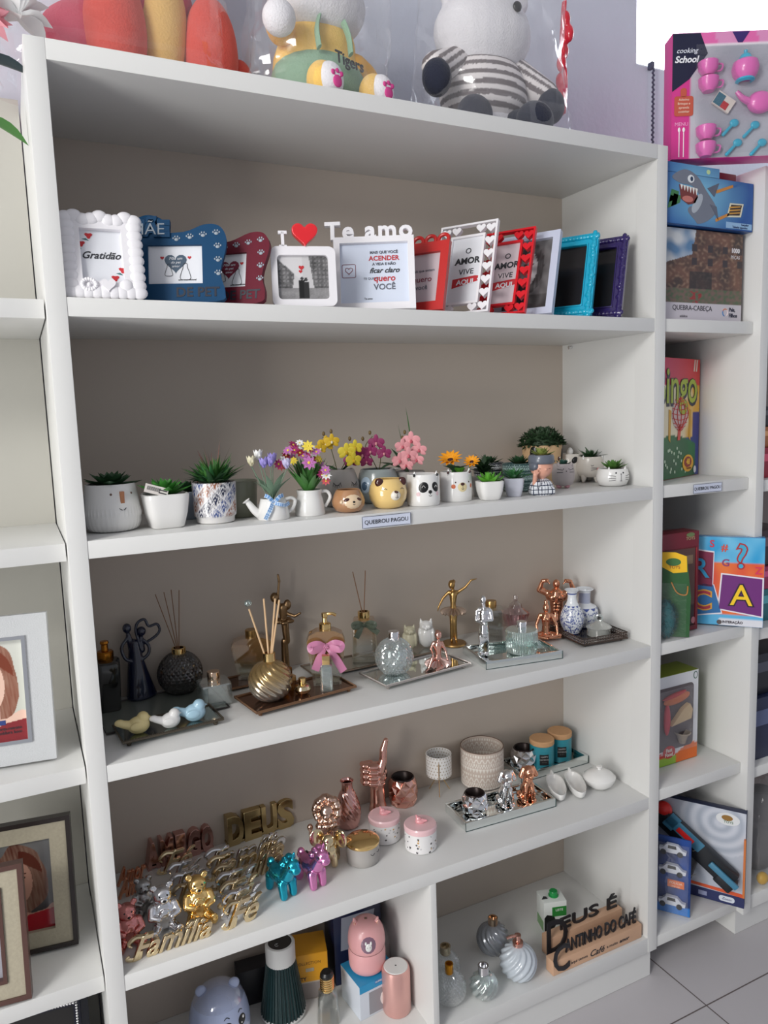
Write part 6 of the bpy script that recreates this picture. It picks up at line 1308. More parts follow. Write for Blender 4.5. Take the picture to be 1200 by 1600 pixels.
# teal candles
TEAL = sw('candle_teal', (50, 142, 158), rough=.35); CORK = sw('pale_cork', (206, 160, 116), rough=.7, dirt=.1, bscale=120)
for (x, y, lab) in ((1.318, .300, 'teal candle tin with wooden lid and black label, left of the pair'), (1.400, .315, 'teal candle tin with wooden lid and black label, right of the pair')):
    t = thing('candle', lab, 'candle', (x, y, Z4 + .006)); look(t, .2); part('tin', G().lathe([(0, 0), (.036, 0), (.037, .002), (.037, .074), (.034, .076), (0, .076)], 48), TEAL, t); part('lid', G().lathe([(0, .075), (.037, .075), (.038, .077), (.038, .089), (.036, .091), (0, .091)], 48), CORK, t)
    g = G(); vs = []; fs = []
    for k in range(9): a = -PI / 2 - .38 + .76 * k / 8; vs += [(.0375 * math.cos(a), .0375 * math.sin(a), .018), (.0375 * math.cos(a), .0375 * math.sin(a), .052)]
    for k in range(8): a = k * 2; fs.append((a, a + 2, a + 3, a + 1))
    g.add(vs, fs); lb_ = part('label_sticker', g, sw('label_black', (24, 22, 24), rough=.5), t)
    for s_, z, sz in (('AROMA', .045, .0075), ('CANDLE', .036, .006), ('- - - - -', .028, .005)): g = G(); g.text(s_.replace('AROMA', 'HAPPY').replace('CANDLE', 'MOMENTS'), sz, .0001, TR(0, -.0381, z)); part('lettering', g, sw('print_silver', (190, 190, 190)), lb_)
# shoes
def shoe(label, a, b):
    A = spot(*a, Z4); B = spot(*b, Z4); c = (A + B) / 2; d = B - A; t = thing('ceramic_dish', label, 'dish', (c.x, c.y, Z4 + .001), rz=math.atan2(d.y, d.x)); L = d.length / 2; g = G()
    def sc(t_, k): w = .0250 * k; x = L * k * math.copysign(abs(math.cos(t_)) ** .75, math.cos(t_)); return (x, w * math.sin(t_) * (1.0 - .18 * math.cos(t_)))
    vs = []; fs = []; n = 40; rings = [(.55, 0), (.80, .004), (.93, .012), (1.0, .026), (.99, .028), (.90, .027), (.84, .014), (.55, .006), (.02, .005)]
    for k, z in rings:
        for i in range(n): x, y = sc(2 * PI * i / n, k); vs.append((x, y, z))
    for j in range(len(rings) - 1):
        for i in range(n): fs.append((j * n + i, j * n + (i + 1) % n, (j + 1) * n + (i + 1) % n, (j + 1) * n + i))
    fs.append(list(range(n))[::-1]); g.add(vs, fs); part('bowl', g, CER, t, ang=60); g = G(); g.limb((-L * .98, 0, .026), (-L * 1.10, 0, .031), .006, .004); part('tip', g, CER, t)
shoe('white oval ceramic dish, left of the slanted pair', (862, 1222), (878, 1258)); shoe('white oval ceramic dish, right of the slanted pair by the sugar bowl', (890, 1218), (910, 1254))
t = thing('sugar_bowl', 'white lidded sugar bowl near the right front corner', 'bowl', (1.385, .118, Z4 + .001)); look(t)
pot(t, [(.022, 0), (.026, .002), (.040, .014), (.047, .030), (.047, .034)], .003, CER, 'bowl'); part('lid', G().lathe([(.046, .034), (.045, .036), (.034, .046), (.016, .053), (.006, .055), (.005, .058), (.009, .061), (.009, .064), (0, .066)], 48), CER, t)
# ================================================================== BOTTOM SHELF, LEFT BAY
def bx(label, x, y, w_, d_, h_, m_, rz, z=Z5, name='product_box'):
    t = thing(name, label, 'box', (x, y, z + .0006), rz=rz); part('carton', G().box(0, 0, 0, w_, d_, h_, bev=.001), m_, t); return t
def ft(t, g, m_, name): return part(name, g, m_, t)
# owl humidifier
OW = sw('owl_plastic', (172, 184, 216), rough=.2, coat=.5)
t = thing('humidifier', 'large pale blue owl-faced humidifier in the lower left bay', 'humidifier', (.262, .225, Z5 + .001)); look(t, .05); op = fine([(.052, 0), (.066, .008), (.074, .045), (.074, .085), (.066, .120), (.054, .142), (.035, .158), (.015, .166), (.001, .168)], 40)
g = G(); g.lathe([(0, 0)] + op, 56); part('body', g, OW, t); g = G(); g.lathe([(r + .0012, z) for r, z in op if z > .128] + [(0, .1705)], 56); part('clear_lid', g, glass('blue_clear_plastic', (.86, .89, .96), .22, .08, body=(.62, .68, .85), bodymix=.35), t)
for s_ in (-1, 1): g = G(); g.ell(s_ * .040, 0, .158, .014, .010, .014); part('ear', g, OW, t)
for a in (.20, .78):
    face(t, op, a, .098, .0125, .0125, BLACK, 'eye', .001); face(t, op, a + .06, .102, .004, .004, CER, 'eye_glint', .0022); face(t, op, a - .05, .093, .002, .002, CER, 'eye_glint', .0022); stroke(t, op, [(a - .10, .118), (a, .122), (a + .10, .118)], .001, INK, 'eyebrow')
stroke(t, op, [(.44, .087), (.49, .083), (.54, .087)], .001, INK, 'beak')
# ribbed lamp
t = thing('speaker_lamp', 'dark green ribbed conical speaker with white top band', 'speaker', (.433, .250, Z5 + .001)); look(t)
g = G(); g.lathe([(0, .008), (.055, .008), (.057, .012), (.037, .152), (0, .152)], 216, mod=lambda t_, r, z: r * (1 + .035 * (1 if math.sin(t_ * 36) > 0 else -1) * (r > .01))); part('ribbed_body', g, sw('speaker_green', (28, 52, 54), rough=.35), t, ang=25)
g = G(); g.lathe([(.050, 0), (.058, .003), (.060, .009), (.056, .013)], 56); part('base_ring', g, sw('speaker_white', (216, 216, 214), rough=.35), t); g = G(); g.lathe([(.0385, .150), (.0385, .196), (.036, .200), (.031, .201), (.030, .198)], 56); part('top_band', g, sw('speaker_white'), t)
g = G(); g.lathe([(0, .199), (.032, .199)], 40); tp = part('touch_top', g, sw('touch_black', (16, 20, 22), rough=.1, coat=.5), t); g = G(); g.tube([(.005 * math.cos(a) - .008, .005 * math.sin(a) - .010, .1995) for a in [.9 + 4.6 * k / 12 for k in range(13)]], .0006, 5); g.tube([(-.008, -.005, .1995), (-.008, -.010, .1995)], .0006, 5); part('power_icon', g, sw('print_silver'), tp)
t = bx('black box standing behind the dark green speaker', .395, .335, .12, .05, .10, sw('box_black', (26, 26, 32), rough=.45), -.1)
# yellow box
def yb(u, v):
    if v < .40: return S(150, 140, 136) if v < .37 else S(196, 186, 176)
    return S(226, 160, 30)
t = bx('yellow and white product box behind the speaker', .520, .300, .105, .085, .130, sw('box_yellow', (224, 160, 34), rough=.45), -.25); g = G(); g.grid(.103, .128, 4, 40, yb, TR(0, -.0432, .001)); ft(t, g, vcol('printed_box', rough=.4), 'front_print')
g = G(); g.text('COLLECTION', .011, .0002, TR(.0, -.0436, .104)); ft(t, g, sw('print_brown', (120, 80, 30)), 'lettering'); g = G(); g.text('PARTY', .013, .0002, TR(-.026, -.0436, .060), bold=.0004); ft(t, g, INK, 'lettering'); ft(t, G().box(.004, -.0435, .080, .022, .0004, .010), sw('label_grey', (180, 170, 150)), 'sticker')
# navy box
t = bx('tall navy blue product box with a white print, at the back of the left bay', .662, .310, .135, .105, .212, sw('box_navy', (20, 30, 62), rough=.35), -.12)
g = G(); g.prism([(-.05, .10), (.03, .10), (.05, .20), (-.045, .195)], -.0534, -.0528); ft(t, g, sw('box_print_grey', (150, 156, 170), rough=.5), 'front_print'); g = G(); g.prism([(.0, .02), (.055, .03), (.05, .085), (-.01, .08)], -.0534, -.0528); ft(t, g, sw('box_print_orange', (214, 130, 60), rough=.5), 'front_print')
g = G(); g.box(-.01, 0, .2121, .08, .06, .0004); ft(t, g, sw('box_print_grey'), 'top_print'); g = G(); g.text('OFFICIAL', .014, .0002, TR(0, -.02, .2128, rx=-PI / 2), bold=.0004); ft(t, g, INK, 'lettering')
# blue white box + cat humidifier
BXH = .095
t = bx('blue and white boxed product carrying the pink cat humidifier', .652, .180, .118, .100, BXH, sw('box_white', (208, 214, 224), rough=.4), .10)
ft(t, G().box(0, 0, BXH - .0005, .1185, .1005, .0012), sw('box_sky_blue', (40, 150, 200), rough=.4), 'top_print'); g = G(); g.box(0, -.0503, BXH - .020, .118, .0008, .020); ft(t, g, sw('box_sky_blue'), 'front_band'); ft(t, G().box(.006, -.0506, BXH - .012, .040, .0006, .012), sw('box_mid_blue', (50, 130, 190)), 'name_plate')
g = G(); g.text('HUMIDIFIER', .0068, .0002, TR(.006, -.0512, BXH - .006)); ft(t, g, CER, 'lettering'); ft(t, G().box(.010, -.0504, .006, .084, .0006, .062), sw('box_photo_grey', (150, 150, 156), rough=.5), 'photo_print')
g = G(); g.prism([(.018 + .017 * math.cos(a), .036 + .022 * math.sin(a)) for a in [2 * PI * k / 20 for k in range(20)]], -.0512, -.0508); ft(t, g, CER, 'device_print'); g = G(); g.prism([(.018 + .009 * math.cos(a), .040 + .009 * math.sin(a)) for a in [2 * PI * k / 20 for k in range(20)]], -.0516, -.0512); ft(t, g, sw('print_grey'), 'device_print')
PKH = sw('humidifier_pink', (226, 166, 168), rough=.35, coat=.2)
t = thing('humidifier', 'pink cat-eared humidifier with a little white cat in its window', 'humidifier', (.648, .182, Z5 + BXH + .002)); look(t); hp = fine([(.030, 0), (.042, .004), (.048, .016), (.049, .040), (.049, .085), (.045, .110), (.034, .128), (.018, .136), (.001, .138)], 44)
part('tank', G().lathe([(0, 0)] + [(r, z) for r, z in hp if z < .062] + [(.046, .062)], 56), PKH, t); part('top', G().lathe([(.046, .0632)] + [(r, z) for r, z in hp if z > .0632], 56), PKH, t)
for s_ in (-1, 1): g = G(); g.limb((s_ * .026, -.004, .122), (s_ * .031, -.006, .142), .010, .0032); e_ = part('ear', g, PKH, t); g = G(); g.limb((s_ * .027, -.0105, .124), (s_ * .031, -.010, .138), .0050, .0015); part('inner_ear', g, ROSE, e_)
g = G(); g.ell(0, 0, .138, .004, .004, .002); part('mist_nozzle', g, sw('brown_dot'), t)
face(t, hp, .10, .094, .0200, .0215, sw('window_mauve', (128, 96, 116), rough=.12, coat=.5), 'window', .0015); face(t, hp, .10, .090, .0095, .0125, CER, 'cat', .0040); face(t, hp, -.04, .101, .0032, .0050, CER, 'cat_ear', .0042); face(t, hp, .23, .101, .0032, .0050, CER, 'cat_ear', .0042)
for a in (.04, .16): face(t, hp, a, .092, .0012, .0010, BLACK, 'cat_eye', .0008, off=.0038)
# white owl speaker behind + rose cylinder
t = thing('speaker_lamp', 'white rounded lamp behind the pink cat humidifier', 'lamp', (.722, .285, Z5 + .001)); look(t); part('body', G().lathe([(0, 0), (.034, 0), (.046, .03), (.047, .075), (.038, .108), (.020, .124), (0, .127)], 48), sw('lamp_white', (206, 202, 200), rough=.3), t)
for s_ in (-1, 1): g = G(); g.ell(s_ * .016, -.040, .092, .004, .003, .004); part('gold_eye', g, GOLD, t)
t = thing('humidifier', 'rose metallic cylinder humidifier with white top by the divider', 'humidifier', (.700, .118, Z5 + .001)); look(t); part('body', G().lathe([(0, 0), (.035, 0), (.037, .004), (.037, .112), (.034, .121), (.032, .122)], 48), mt('rose_metallic_paint', (.74, .42, .38), .32, .55), t); part('top_disc', G().lathe([(.032, .1215), (.030, .1235), (0, .1235)], 40), sw('speaker_white'), t); g = G(); g.ell(0, 0, .1236, .0025, .0018, .0006); part('mist_hole', g, BLACK, t)
# black-capped gold perfume
t = thing('perfume_bottle', 'clear perfume bottle with ribbed gold neck and black cap, in the left bay', 'bottle', (.530, .175, Z5 + .001)); look(t); jar_body(t, [(.028, 0), (.030, .003), (.024, .070), (.012, .082)], glass('misty_glass'), sq=5); part('neck', G().lathe([(.0165, .082), (.017, .084), (.0165, .12)] , 28, mod=lambda t_, r, z: r), GOLD, t)
for k in range(6): g = G(); g.tube([(.0172 * math.cos(a), .0172 * math.sin(a), .088 + .006 * k) for a in [2 * PI * j / 24 for j in range(24)]], .0014, 5, closed=True); part('neck_ring', g, GOLD, t)
part('cap', G().lathe([(.0168, .119), (.017, .126), (.013, .132), (0, .133)], 28), BLACK, t)
# ================================================================== BOTTOM SHELF, RIGHT BAY
def ballbottle(label, loc, R, m_, cap, mod=None, n=160, neck=.012, caph=.020, capr=.0145, pump=None, z=.001):
    t = thing('soap_dispenser' if pump else 'perfume_bottle', label, 'bottle', (loc[0], loc[1], Z5 + z)); look(t); pr = ball(R, 0, R, neck, 40); top = pr[-1][1]
    if mod == 'cut': diamond(t, R, R, m_, 26, 16, .0018, neck)
    elif m_.use_nodes and any(n_.type == 'BSDF_TRANSPARENT' for n_ in m_.node_tree.nodes): jar_body(t, pr, m_, n, mod, ang=25)
    else: part('bottle', G().lathe([(0, 0)] + pr + [(neck * .9, top + .004)], n, mod=mod), m_, t, ang=50)
    part('cap', G().lathe([(capr * .9, top - .001), (capr, top + .001), (capr, top + caph), (capr * .72, top + caph), (capr * .68, top + caph * .5), (0, top + caph * .5)] if not pump else [(0, top), (capr, top), (capr, top + caph * .7), (capr * .5, top + caph * .8), (capr * .45, top + caph * 1.5), (capr * .6, top + caph * 1.6), (capr * .6, top + caph * 1.9), (0, top + caph * 1.95)], 32), cap, t)
    if pump: g = G(); zz = top + caph * 1.75; g.tube(sp([(0, 0, zz), (-.016, -.006, zz + .001), (-.030, -.010, zz - .004)], 5), .0038, 8); part('pump_spout', g, cap, t)
    return t
GRYS = sw('pearl_grey_glass', (136, 140, 146), rough=.16, metal=.3, coat=.6); WHS = sw('pearl_white_glass', (192, 200, 208), rough=.16, coat=.6)
sw_ = swirl
ballbottle('grey pearly swirl bottle with bronze collar, back of the right bay', (1.040, .172), .046, GRYS, mt('dull_copper', (.60, .44, .32), .2, 1.0), swirl(12, 22, .0024))
ballbottle('white pearly swirl dispenser with rose gold pump, front of the right bay', (1.045, .060), .050, WHS, ROSE, swirl(12, -20, .0024), pump=1, caph=.016)
ballbottle('small clear swirl bottle with silver cap, front of the right bay', (.922, .045), .037, CLR2, SILVER, swirl(10, -24, .0022), caph=.022, capr=.0145)
ballbottle('clear bumpy ball bottle with amber gold stopper beside the divider', (.835, .075), .044, CUT, sw('amber_gold_cap', (206, 140, 30), metal=.7, rough=.2), 'cut', capr=.011, caph=.026)
ballbottle('clear bumpy bottle with champagne cap, behind the amber-stoppered one', (.868, .150), .040, CUT, mt('champagne', (.55, .47, .34), .25, .9), 'cut', capr=.0145, caph=.022)
ballbottle('dim clear bottle with copper cap, farthest back beside the divider', (.835, .262), .040, glass('misty_glass'), mt('dull_copper'), None, 48, capr=.0145, caph=.022)
# carton
A = Vector((1.234, .134, 0))
t = thing('milk_carton', 'white and green drink carton with a green screw cap', 'carton', (1.255, .178, Z5 + .001), rz=-.30); cw, cd, chh = .070, .062, .098
part('carton', G().box(0, 0, 0, cw, cd, chh, bev=.001), sw('carton_white', (222, 226, 222), rough=.35), t); GRN = sw('carton_green', (44, 130, 56), rough=.4)
ft(t, G().box(.012, -cd / 2 - .0003, .052, .044, .0006, .030), GRN, 'green_panel'); g = G(); g.text('LEITE', .010, .0002, TR(.012, -cd / 2 - .0008, .072)); ft(t, g, CER, 'lettering'); g = G(); g.prism([(-.034, .004), (-.010, .004), (.004, .030), (-.004, .054), (-.026, .060), (-.034, .050)], -cd / 2 - .0006, -cd / 2); ft(t, g, sw('carton_black', (28, 32, 32)), 'cow_print'); ft(t, G().box(.014, -cd / 2 - .0003, .004, .040, .0006, .012), GRN, 'green_panel')
ft(t, G().box(-cw / 2 - .0003, 0, .004, .0006, .05, .030), sw('carton_light_green', (120, 160, 110)), 'side_print'); g = G(); g.lathe([(0, chh), (.0150, chh), (.0150, chh + .003), (.0125, chh + .004), (.0125, chh + .014), (.011, chh + .016), (0, chh + .016)], 32, TR(.006, 0, 0)); ft(t, g, sw('cap_green', (30, 140, 70), rough=.25), 'screw_cap')
g = G(); g.prism([(-.035, 0), (-.016, 0), (-.022, .008), (-.030, .010)], -.0005, .0005, TR(0, -.012, chh)); ft(t, g, BLACK, 'cow_print')
# wooden signs
PINE = sw('light_pine', (206, 166, 136), rough=.55, dirt=.07, bscale=25)
def sign(label, A, B, h_, big, rest, sub, bigH, restH, top=0.0):
    A = Vector((*A, 0)); B = Vector((*B, 0)); d = B - A; L = d.length; t = thing('wooden_sign', label, 'sign', (A.x, A.y, Z5 + .001), rz=math.atan2(d.y, d.x))
    part('wooden_base', G().box(L / 2, .016, 0, L, .032, h_, bev=.0015), PINE, t)
    BLK = sw('sign_black', (34, 34, 38), rough=.4)
    g = G(); g.text(big, bigH * 1.38, .0022, TR(.026, -.003, .004 + bigH / 2), bold=.0008, sx=.80); part('big_letter', g, BLK, t, ang=30)
    x = .054; w_ = L - x - .01; g = G(); g.text(rest, .1, 0, align='LEFT'); x0 = min(v.x for v in g.v); x1 = max(v.x for v in g.v); kk = restH / .072; kx = w_ / ((x1 - x0) * kk)
    for k, ch in enumerate(rest):
        pass
    g = G(); g.text(rest, .1 * kk, .0022, TR(x - x0 * kk * kx, .014, h_ + restH * .46), align='LEFT', bold=.0007, sx=kx); part('cutout_lettering', g, BLK, t, ang=30)
    if sub:
        xx = .062
        for s_, sz, sh in (('aqui temos', .0120, 0), ('Café', .026, .3), ('e muito', .0120, 0), ('amor', .015, .3)): g = G(); g.text(s_, sz, .0003, TR(xx, -.0003, h_ * .42), align='LEFT', shear=sh, bold=.0003 if sh else 0, sx=1.1); part('lettering', g, INK, t); xx = max(v.x for v in g.v) + .007
    return t
sign('wooden sign with black letters CANTINHO DO CAFÉ, nearest the shelf edge', (1.128, .012), (1.452, .012), .042, 'C', 'ANTINHO DO CAFÉ', True, .080, .038)
s2 = sign('wooden sign with black letters reading DEUS É, behind the café sign', (1.163, .075), (1.440, .078), .056, 'D', 'EUS É', False, .104, .036)
# ================================================================== RIGHT-HAND TOYS
PB = vcol('printed_box', rough=.3, coat=.3)
def facebox(label, A, B, H, dp, z, fn, nx, ny, side, name='toy_box', lean=0):
    "box whose front runs from A to B"
    A = Vector((*A, 0)); B = Vector((*B, 0)); d = B - A; c = (A + B) / 2; t = thing(name, label, 'toy box', (c.x, c.y, z + .0012), rz=math.atan2(d.y, d.x)); L = d.length
    part('carton', G().box(0, dp / 2, 0, L, dp, H, bev=.001), side, t)
    g = G(); g.grid(L - .002, H - .002, nx, ny, fn, TR(0, -.0008, .001)); part('front_print', g, PB, t); return t, L
def ptext(t, s_, x, z, sz, c, y=-.0012, **k): g = G(); g.text(s_, sz, .0003, TR(x, y, z), **k); return part('lettering', g, sw('print_%02x%02x%02x' % c, c, rough=.4), t)
def pshape(t, out, c, y=-.0014, name='printed_shape', th=.0006): g = G(); g.prism(out, y, y + th); return part(name, g, sw('print_%02x%02x%02x' % c, c, rough=.4), t)
def oval(cx, cz, rx, rz, n=24, rot=0): return [(cx + rx * math.cos(a) * math.cos(rot) - rz * math.sin(a) * math.sin(rot), cz + rx * math.cos(a) * math.sin(rot) + rz * math.sin(a) * math.cos(rot)) for a in [2 * PI * k / n for k in range(n)]]
def mixc(a, b, k): k = max(0, min(1, k)); return tuple(a[i] * (1 - k) + b[i] * k for i in range(3))
# puzzle box
def puzzle(u, v):
    n1 = noise.noise(Vector((u * 7, v * 7, 3))); n2 = noise.noise(Vector((u * 26, v * 30, 8)))
    if v < .20: return S(204, 198, 206)
    c = mixc(S(120, 84, 70), S(70, 56, 52), .5 + n1); c = mixc(c, S(170, 140, 116), max(0, n2) * .9)
    if u < .42 - .30 * (1 - v) * .5 and v > .60 + .35 * u: c = mixc(S(90, 130, 170), S(206, 210, 214), .5 + n1 * 1.6)
    if .35 < u < .62 and .25 < v < .55: c = mixc(c, S(36, 40, 44), .75)
    if int(u * 16) % 3 == 0 and .55 < v < .9 and int(v * 26) % 4 < 2 and u > .35: c = S(60, 52, 56)
    if v < .36: c = mixc(S(84, 100, 74), S(120, 96, 88), .5 + n2 * 1.5)
    if .36 < u < .5 and v < .33 and n2 > .0: c = S(150, 50, 50)
    return c
t, L = facebox('puzzle box with an old street painting reading QUEBRA-CABEÇA', (1.505, .03), (1.826, .03), .243, .065, Z1, puzzle, 130, 100, sw('puzzle_box_brown', (110, 84, 80), rough=.4))
ptext(t, 'QUEBRA-CABEÇA', -.035, .034, .019, (60, 56, 66)); ptext(t, 'adultos', -.068, .012, .010, (100, 96, 104)); ptext(t, 'Pais,', .122, .034, .0145, (50, 50, 70), bold=.0005); ptext(t, 'Filhos', .126, .018, .0145, (50, 50, 70), bold=.0005); ptext(t, '1000', .130, .196, .017, (226, 222, 226), bold=.0006); ptext(t, 'PEÇAS', .130, .178, .013, (210, 206, 210))
for c, a in (((60, 120, 180), 2.6), ((220, 120, 60), 1.0), ((240, 220, 220), -1.0)): g = G(); g.tube([(.094 + .010 * math.cos(a + q * .3), -.0012, .026 + .010 * math.sin(a + q * .3)) for q in range(7)], .0013, 5); part('logo_print', g, sw('print_%02x%02x%02x' % c, c), t)
# shark box
def ocean(u, v):
    n1 = noise.noise(Vector((u * 5, v * 3, 1))) * .3; d = math.hypot(u - .42, (v - .6) * .6); return mixc(S(130, 196, 226), S(20, 84, 160), d * 1.9 + n1 * .4)
t, L = facebox('blue shark game box lying on top of the puzzle box', (1.505, .012), (1.840, .012), .130, .10, Z1 + .2465, ocean, 50, 24, sw('shark_box_blue', (24, 76, 140), rough=.35))
g = G(); g.grid(.196, .024, 24, 5, lambda u, v: ocean(u * .6, .9 + v * .1), TR(-.067, -.0008, .130)); part('raised_print', g, PB, t); part('raised_flap', G().box(-.067, .04, .1305, .196, .08, .0235), sw('shark_box_blue'), t)
GR, GR2 = (118, 124, 138), (176, 184, 194)
pshape(t, [(p.x, p.z) for p in sp([(-.145, 0, .118), (-.10, 0, .140), (-.055, 0, .128), (-.02, 0, .095), (.022, 0, .050), (-.005, 0, .020), (-.045, 0, .006), (-.06, 0, .015), (-.085, 0, .035), (-.078, 0, .048), (-.052, 0, .050), (-.042, 0, .075), (-.07, 0, .10), (-.115, 0, .104)], 5, True)], GR, name='shark_print')
pshape(t, [(-.015, .100), (.030, .118), (.012, .080)], (96, 102, 118), -.0018); pshape(t, [(-.005, .060), (.030, .020), (.022, .056)], (96, 102, 118), -.0018); pshape(t, oval(-.052, .058, .013, .030, rot=-.6), GR2, -.002)
pshape(t, [(-.120, .100), (-.062, .095), (-.050, .074), (-.060, .058), (-.085, .052), (-.112, .064)], (120, 52, 48), -.002); pshape(t, oval(-.088, .066, .020, .008), (200, 120, 110), -.0024)
for k in range(6): pshape(t, [(-.116 + .011 * k, .101 - .001 * k), (-.107 + .011 * k, .100 - .001 * k), (-.111 + .011 * k, .088 - .002 * k)], (236, 236, 232), -.0026, 'tooth_print')
pshape(t, oval(-.077, .118, .012, .010), (236, 240, 244), -.0022, 'eye_print'); pshape(t, oval(-.075, .118, .005, .006), (30, 60, 90), -.0026, 'eye_print')
for (x, z, r) in ((-.136, .07, .02), (-.128, .06, .02), (-.14, .055, .02)): pshape(t, [(x - .02, z - .018), (x + .012, z - .006), (x + .016, z + .012), (x - .01, z + .016)], (60, 120, 70), -.0016)
for (z0, sl) in ((.090, .022), (.016, .026)): pshape(t, [(.020, z0), (.085, z0 + sl), (.084, z0 + sl + .007), (.018, z0 + .008)], (210, 140, 60), -.0018); pshape(t, [(.085, z0 + sl), (.118, z0 + sl + .012), (.084, z0 + sl + .005)], (50, 110, 180), -.002)
pshape(t, [(.062, .032), (.118, .036), (.128, .072), (.074, .070)], (230, 226, 200), -.0018); pshape(t, [(.068, .037), (.112, .040), (.121, .068), (.078, .066)], (60, 46, 40), -.0022); [pshape(t, [(.070, .040 + .008 * k), (.114, .046 + .008 * k), (.115, .049 + .008 * k), (.072, .044 + .008 * k)], (220, 160, 60), -.0026) for k in range(3)]
pshape(t, rect(.060, .004, .163, .020), (150, 190, 226), -.0018); ptext(t, 'Lançador', .135, .016, .008, (30, 50, 100), y=-.0022); ptext(t, 'Tubarão esportivo', .115, .008, .008, (30, 50, 100), y=-.0022); pshape(t, oval(-.012, .142, .007, .006), (200, 226, 170), -.0018)
solo('small_box', G().box(0, 0, 0, .07, .06, .03, bev=.001), sw('box_dark_red', (122, 24, 36), rough=.3), 'dark red little box resting on the shark game behind its front', 'box', (1.775, .075, Z1 + .2465 + .1318))
# cooking set
def cook(u, v):
    if v > .90: return S(232, 110, 176) if int(u * 7 + v * 2) % 2 else S(226, 150, 196)
    if v > .885: return S(250, 240, 246)
    if u < .13: return S(214, 60, 144)
    return mixc(S(168, 168, 178), S(196, 196, 204), .5 + noise.noise(Vector((u * 4, v * 4, 0))))
t, L = facebox('pink cooking school toy set under clear blisters, top right', (1.566, .052), (1.905, -.120), .315, .06, 2.3365, cook, 60, 60, sw('cook_box_pink', (214, 60, 144), rough=.35))
x0 = -L / 2; NV = (30, 32, 60)
pshape(t, [(x0, .17), (x0, .3125), (x0 + .072, .3125), (x0 + .092, .262), (x0 + .045, .200)], NV, -.0016); pshape(t, [(x0 + .155, .3125), (x0 + .200, .3125), (x0 + .182, .286), (x0 + .170, .286)], (60, 40, 110), -.0018)
ptext(t, 'cooking', x0 + .037, .270, .0175, (236, 240, 250), y=-.0022, shear=.35); ptext(t, 'School', x0 + .036, .248, .0225, (246, 248, 252), y=-.0022, shear=.25, bold=.0006); ptext(t, 'MENU', x0 + .026, .088, .013, (240, 170, 210))
g = G()
for xx in (x0 + .020, x0 + .032): g.tube([(xx, -.002, .005), (xx, -.002, .070)], .0012, 6); g.ell(xx, -.002, .074, .0035, .001, .006)
for k, mm in enumerate((0,)): part('spoon_print', g, sw('print_f8f0f4', (248, 240, 244)), t)
pshape(t, rrect(x0 + .006, .108, x0 + .056, .158, .006), (196, 90, 70), -.0024, 'tag_print'); pshape(t, rrect(x0 + .022, .156, x0 + .038, .178, .006), (196, 90, 70), -.0024, 'tag_print')
for k, s_ in enumerate(('Adesivo', 'Brinque e', 'aprenda', 'cozinhar')): ptext(t, s_, x0 + .031, .149 - .010 * k, .0085, (246, 220, 200), y=-.0032)
PT = sw('toy_pink', (220, 110, 180), rough=.3, coat=.3); TQ = sw('toy_turquoise', (60, 176, 206), rough=.3, coat=.3)
def cup(x, z, s_=1.0):
    g = G(); g.lathe([(0, -.020), (.014, -.020), (.024, -.006), (.026, .012), (.024, .014), (.022, .010), (0, .008)], 28, TR(x, -.014, z, s=s_)); c_ = part('toy_cup', g, PT, t); q = G(); q.tube(sp([(x + .024 * s_, -.014, z + .008 * s_), (x + .038 * s_, -.014, z + .006 * s_), (x + .034 * s_, -.014, z - .008 * s_), (x + .018 * s_, -.014, z - .010 * s_)], 5), .0026, 8); part('toy_cup_handle', q, PT, c_)
for (x, z) in ((x0 + .088, .222), (x0 + .090, .182), (x0 + .086, .062), (x0 + .086, .020)): cup(x, z, 1.0)
g = G(); g.lathe([(0, -.026), (.022, -.026), (.030, -.016), (.034, 0), (.030, .016), (.016, .024), (0, .025)], 32, TR(x0 + .185, -.014, .215)); tp = part('toy_teapot', g, PT, t); q = G(); q.lathe([(.018, .022), (.012, .034), (.004, .038), (.005, .045), (0, .048)], 24, TR(x0 + .185, -.014, .215)); part('teapot_lid', q, TQ, tp); q = G(); q.lathe([(.016, -.034), (.024, -.030), (.022, -.024)], 24, TR(x0 + .185, -.014, .215)); part('teapot_foot', q, TQ, tp)
g = G(); g.ell(x0 + .225, -.016, .130, .034, .020, .028); g.tube(sp([(x0 + .205, -.016, .130), (x0 + .180, -.018, .140), (x0 + .162, -.018, .158)], 5), [.011 - .006 * k / 10 for k in range(11)], 10); part('toy_teapot', g, PT, t)
for k, (x, z, r) in enumerate(((x0 + .150, .072, .9), (x0 + .205, .065, .8), (x0 + .160, .022, .3), (x0 + .225, .020, .6))): g = G(); g.limb((x - .016, -.008, z - .016), (x + .006, -.008, z + .006), .0045, .004); g.ell(x + .012, -.009, z + .012, .012, .005, .010); part('toy_spoon', g, TQ, t)
g = G(); M = TR(x0 + .135, -.008, .140, ry=.6); g.box(0, 0, -.022, .052, .006, .036, M); cbx = part('toy_food_box', g, sw('toy_box_cream', (226, 216, 206)), t); g = G(); g.box(-.014, -.0035, -.020, .022, .001, .030, M); part('toy_food_print', g, sw('toy_teal_print', (60, 110, 130)), cbx); g = G(); g.box(.006, -.0036, -.020, .018, .001, .018, M); part('toy_food_print', g, REDP, cbx)
BL = glass('clear_blister', (.98, .98, .985), .06, .05, bump=.25, bscale=40)
g = G(); g.box(.025, -.026, .004, L - .055, .001, .270); part('clear_window', g, BL, t)
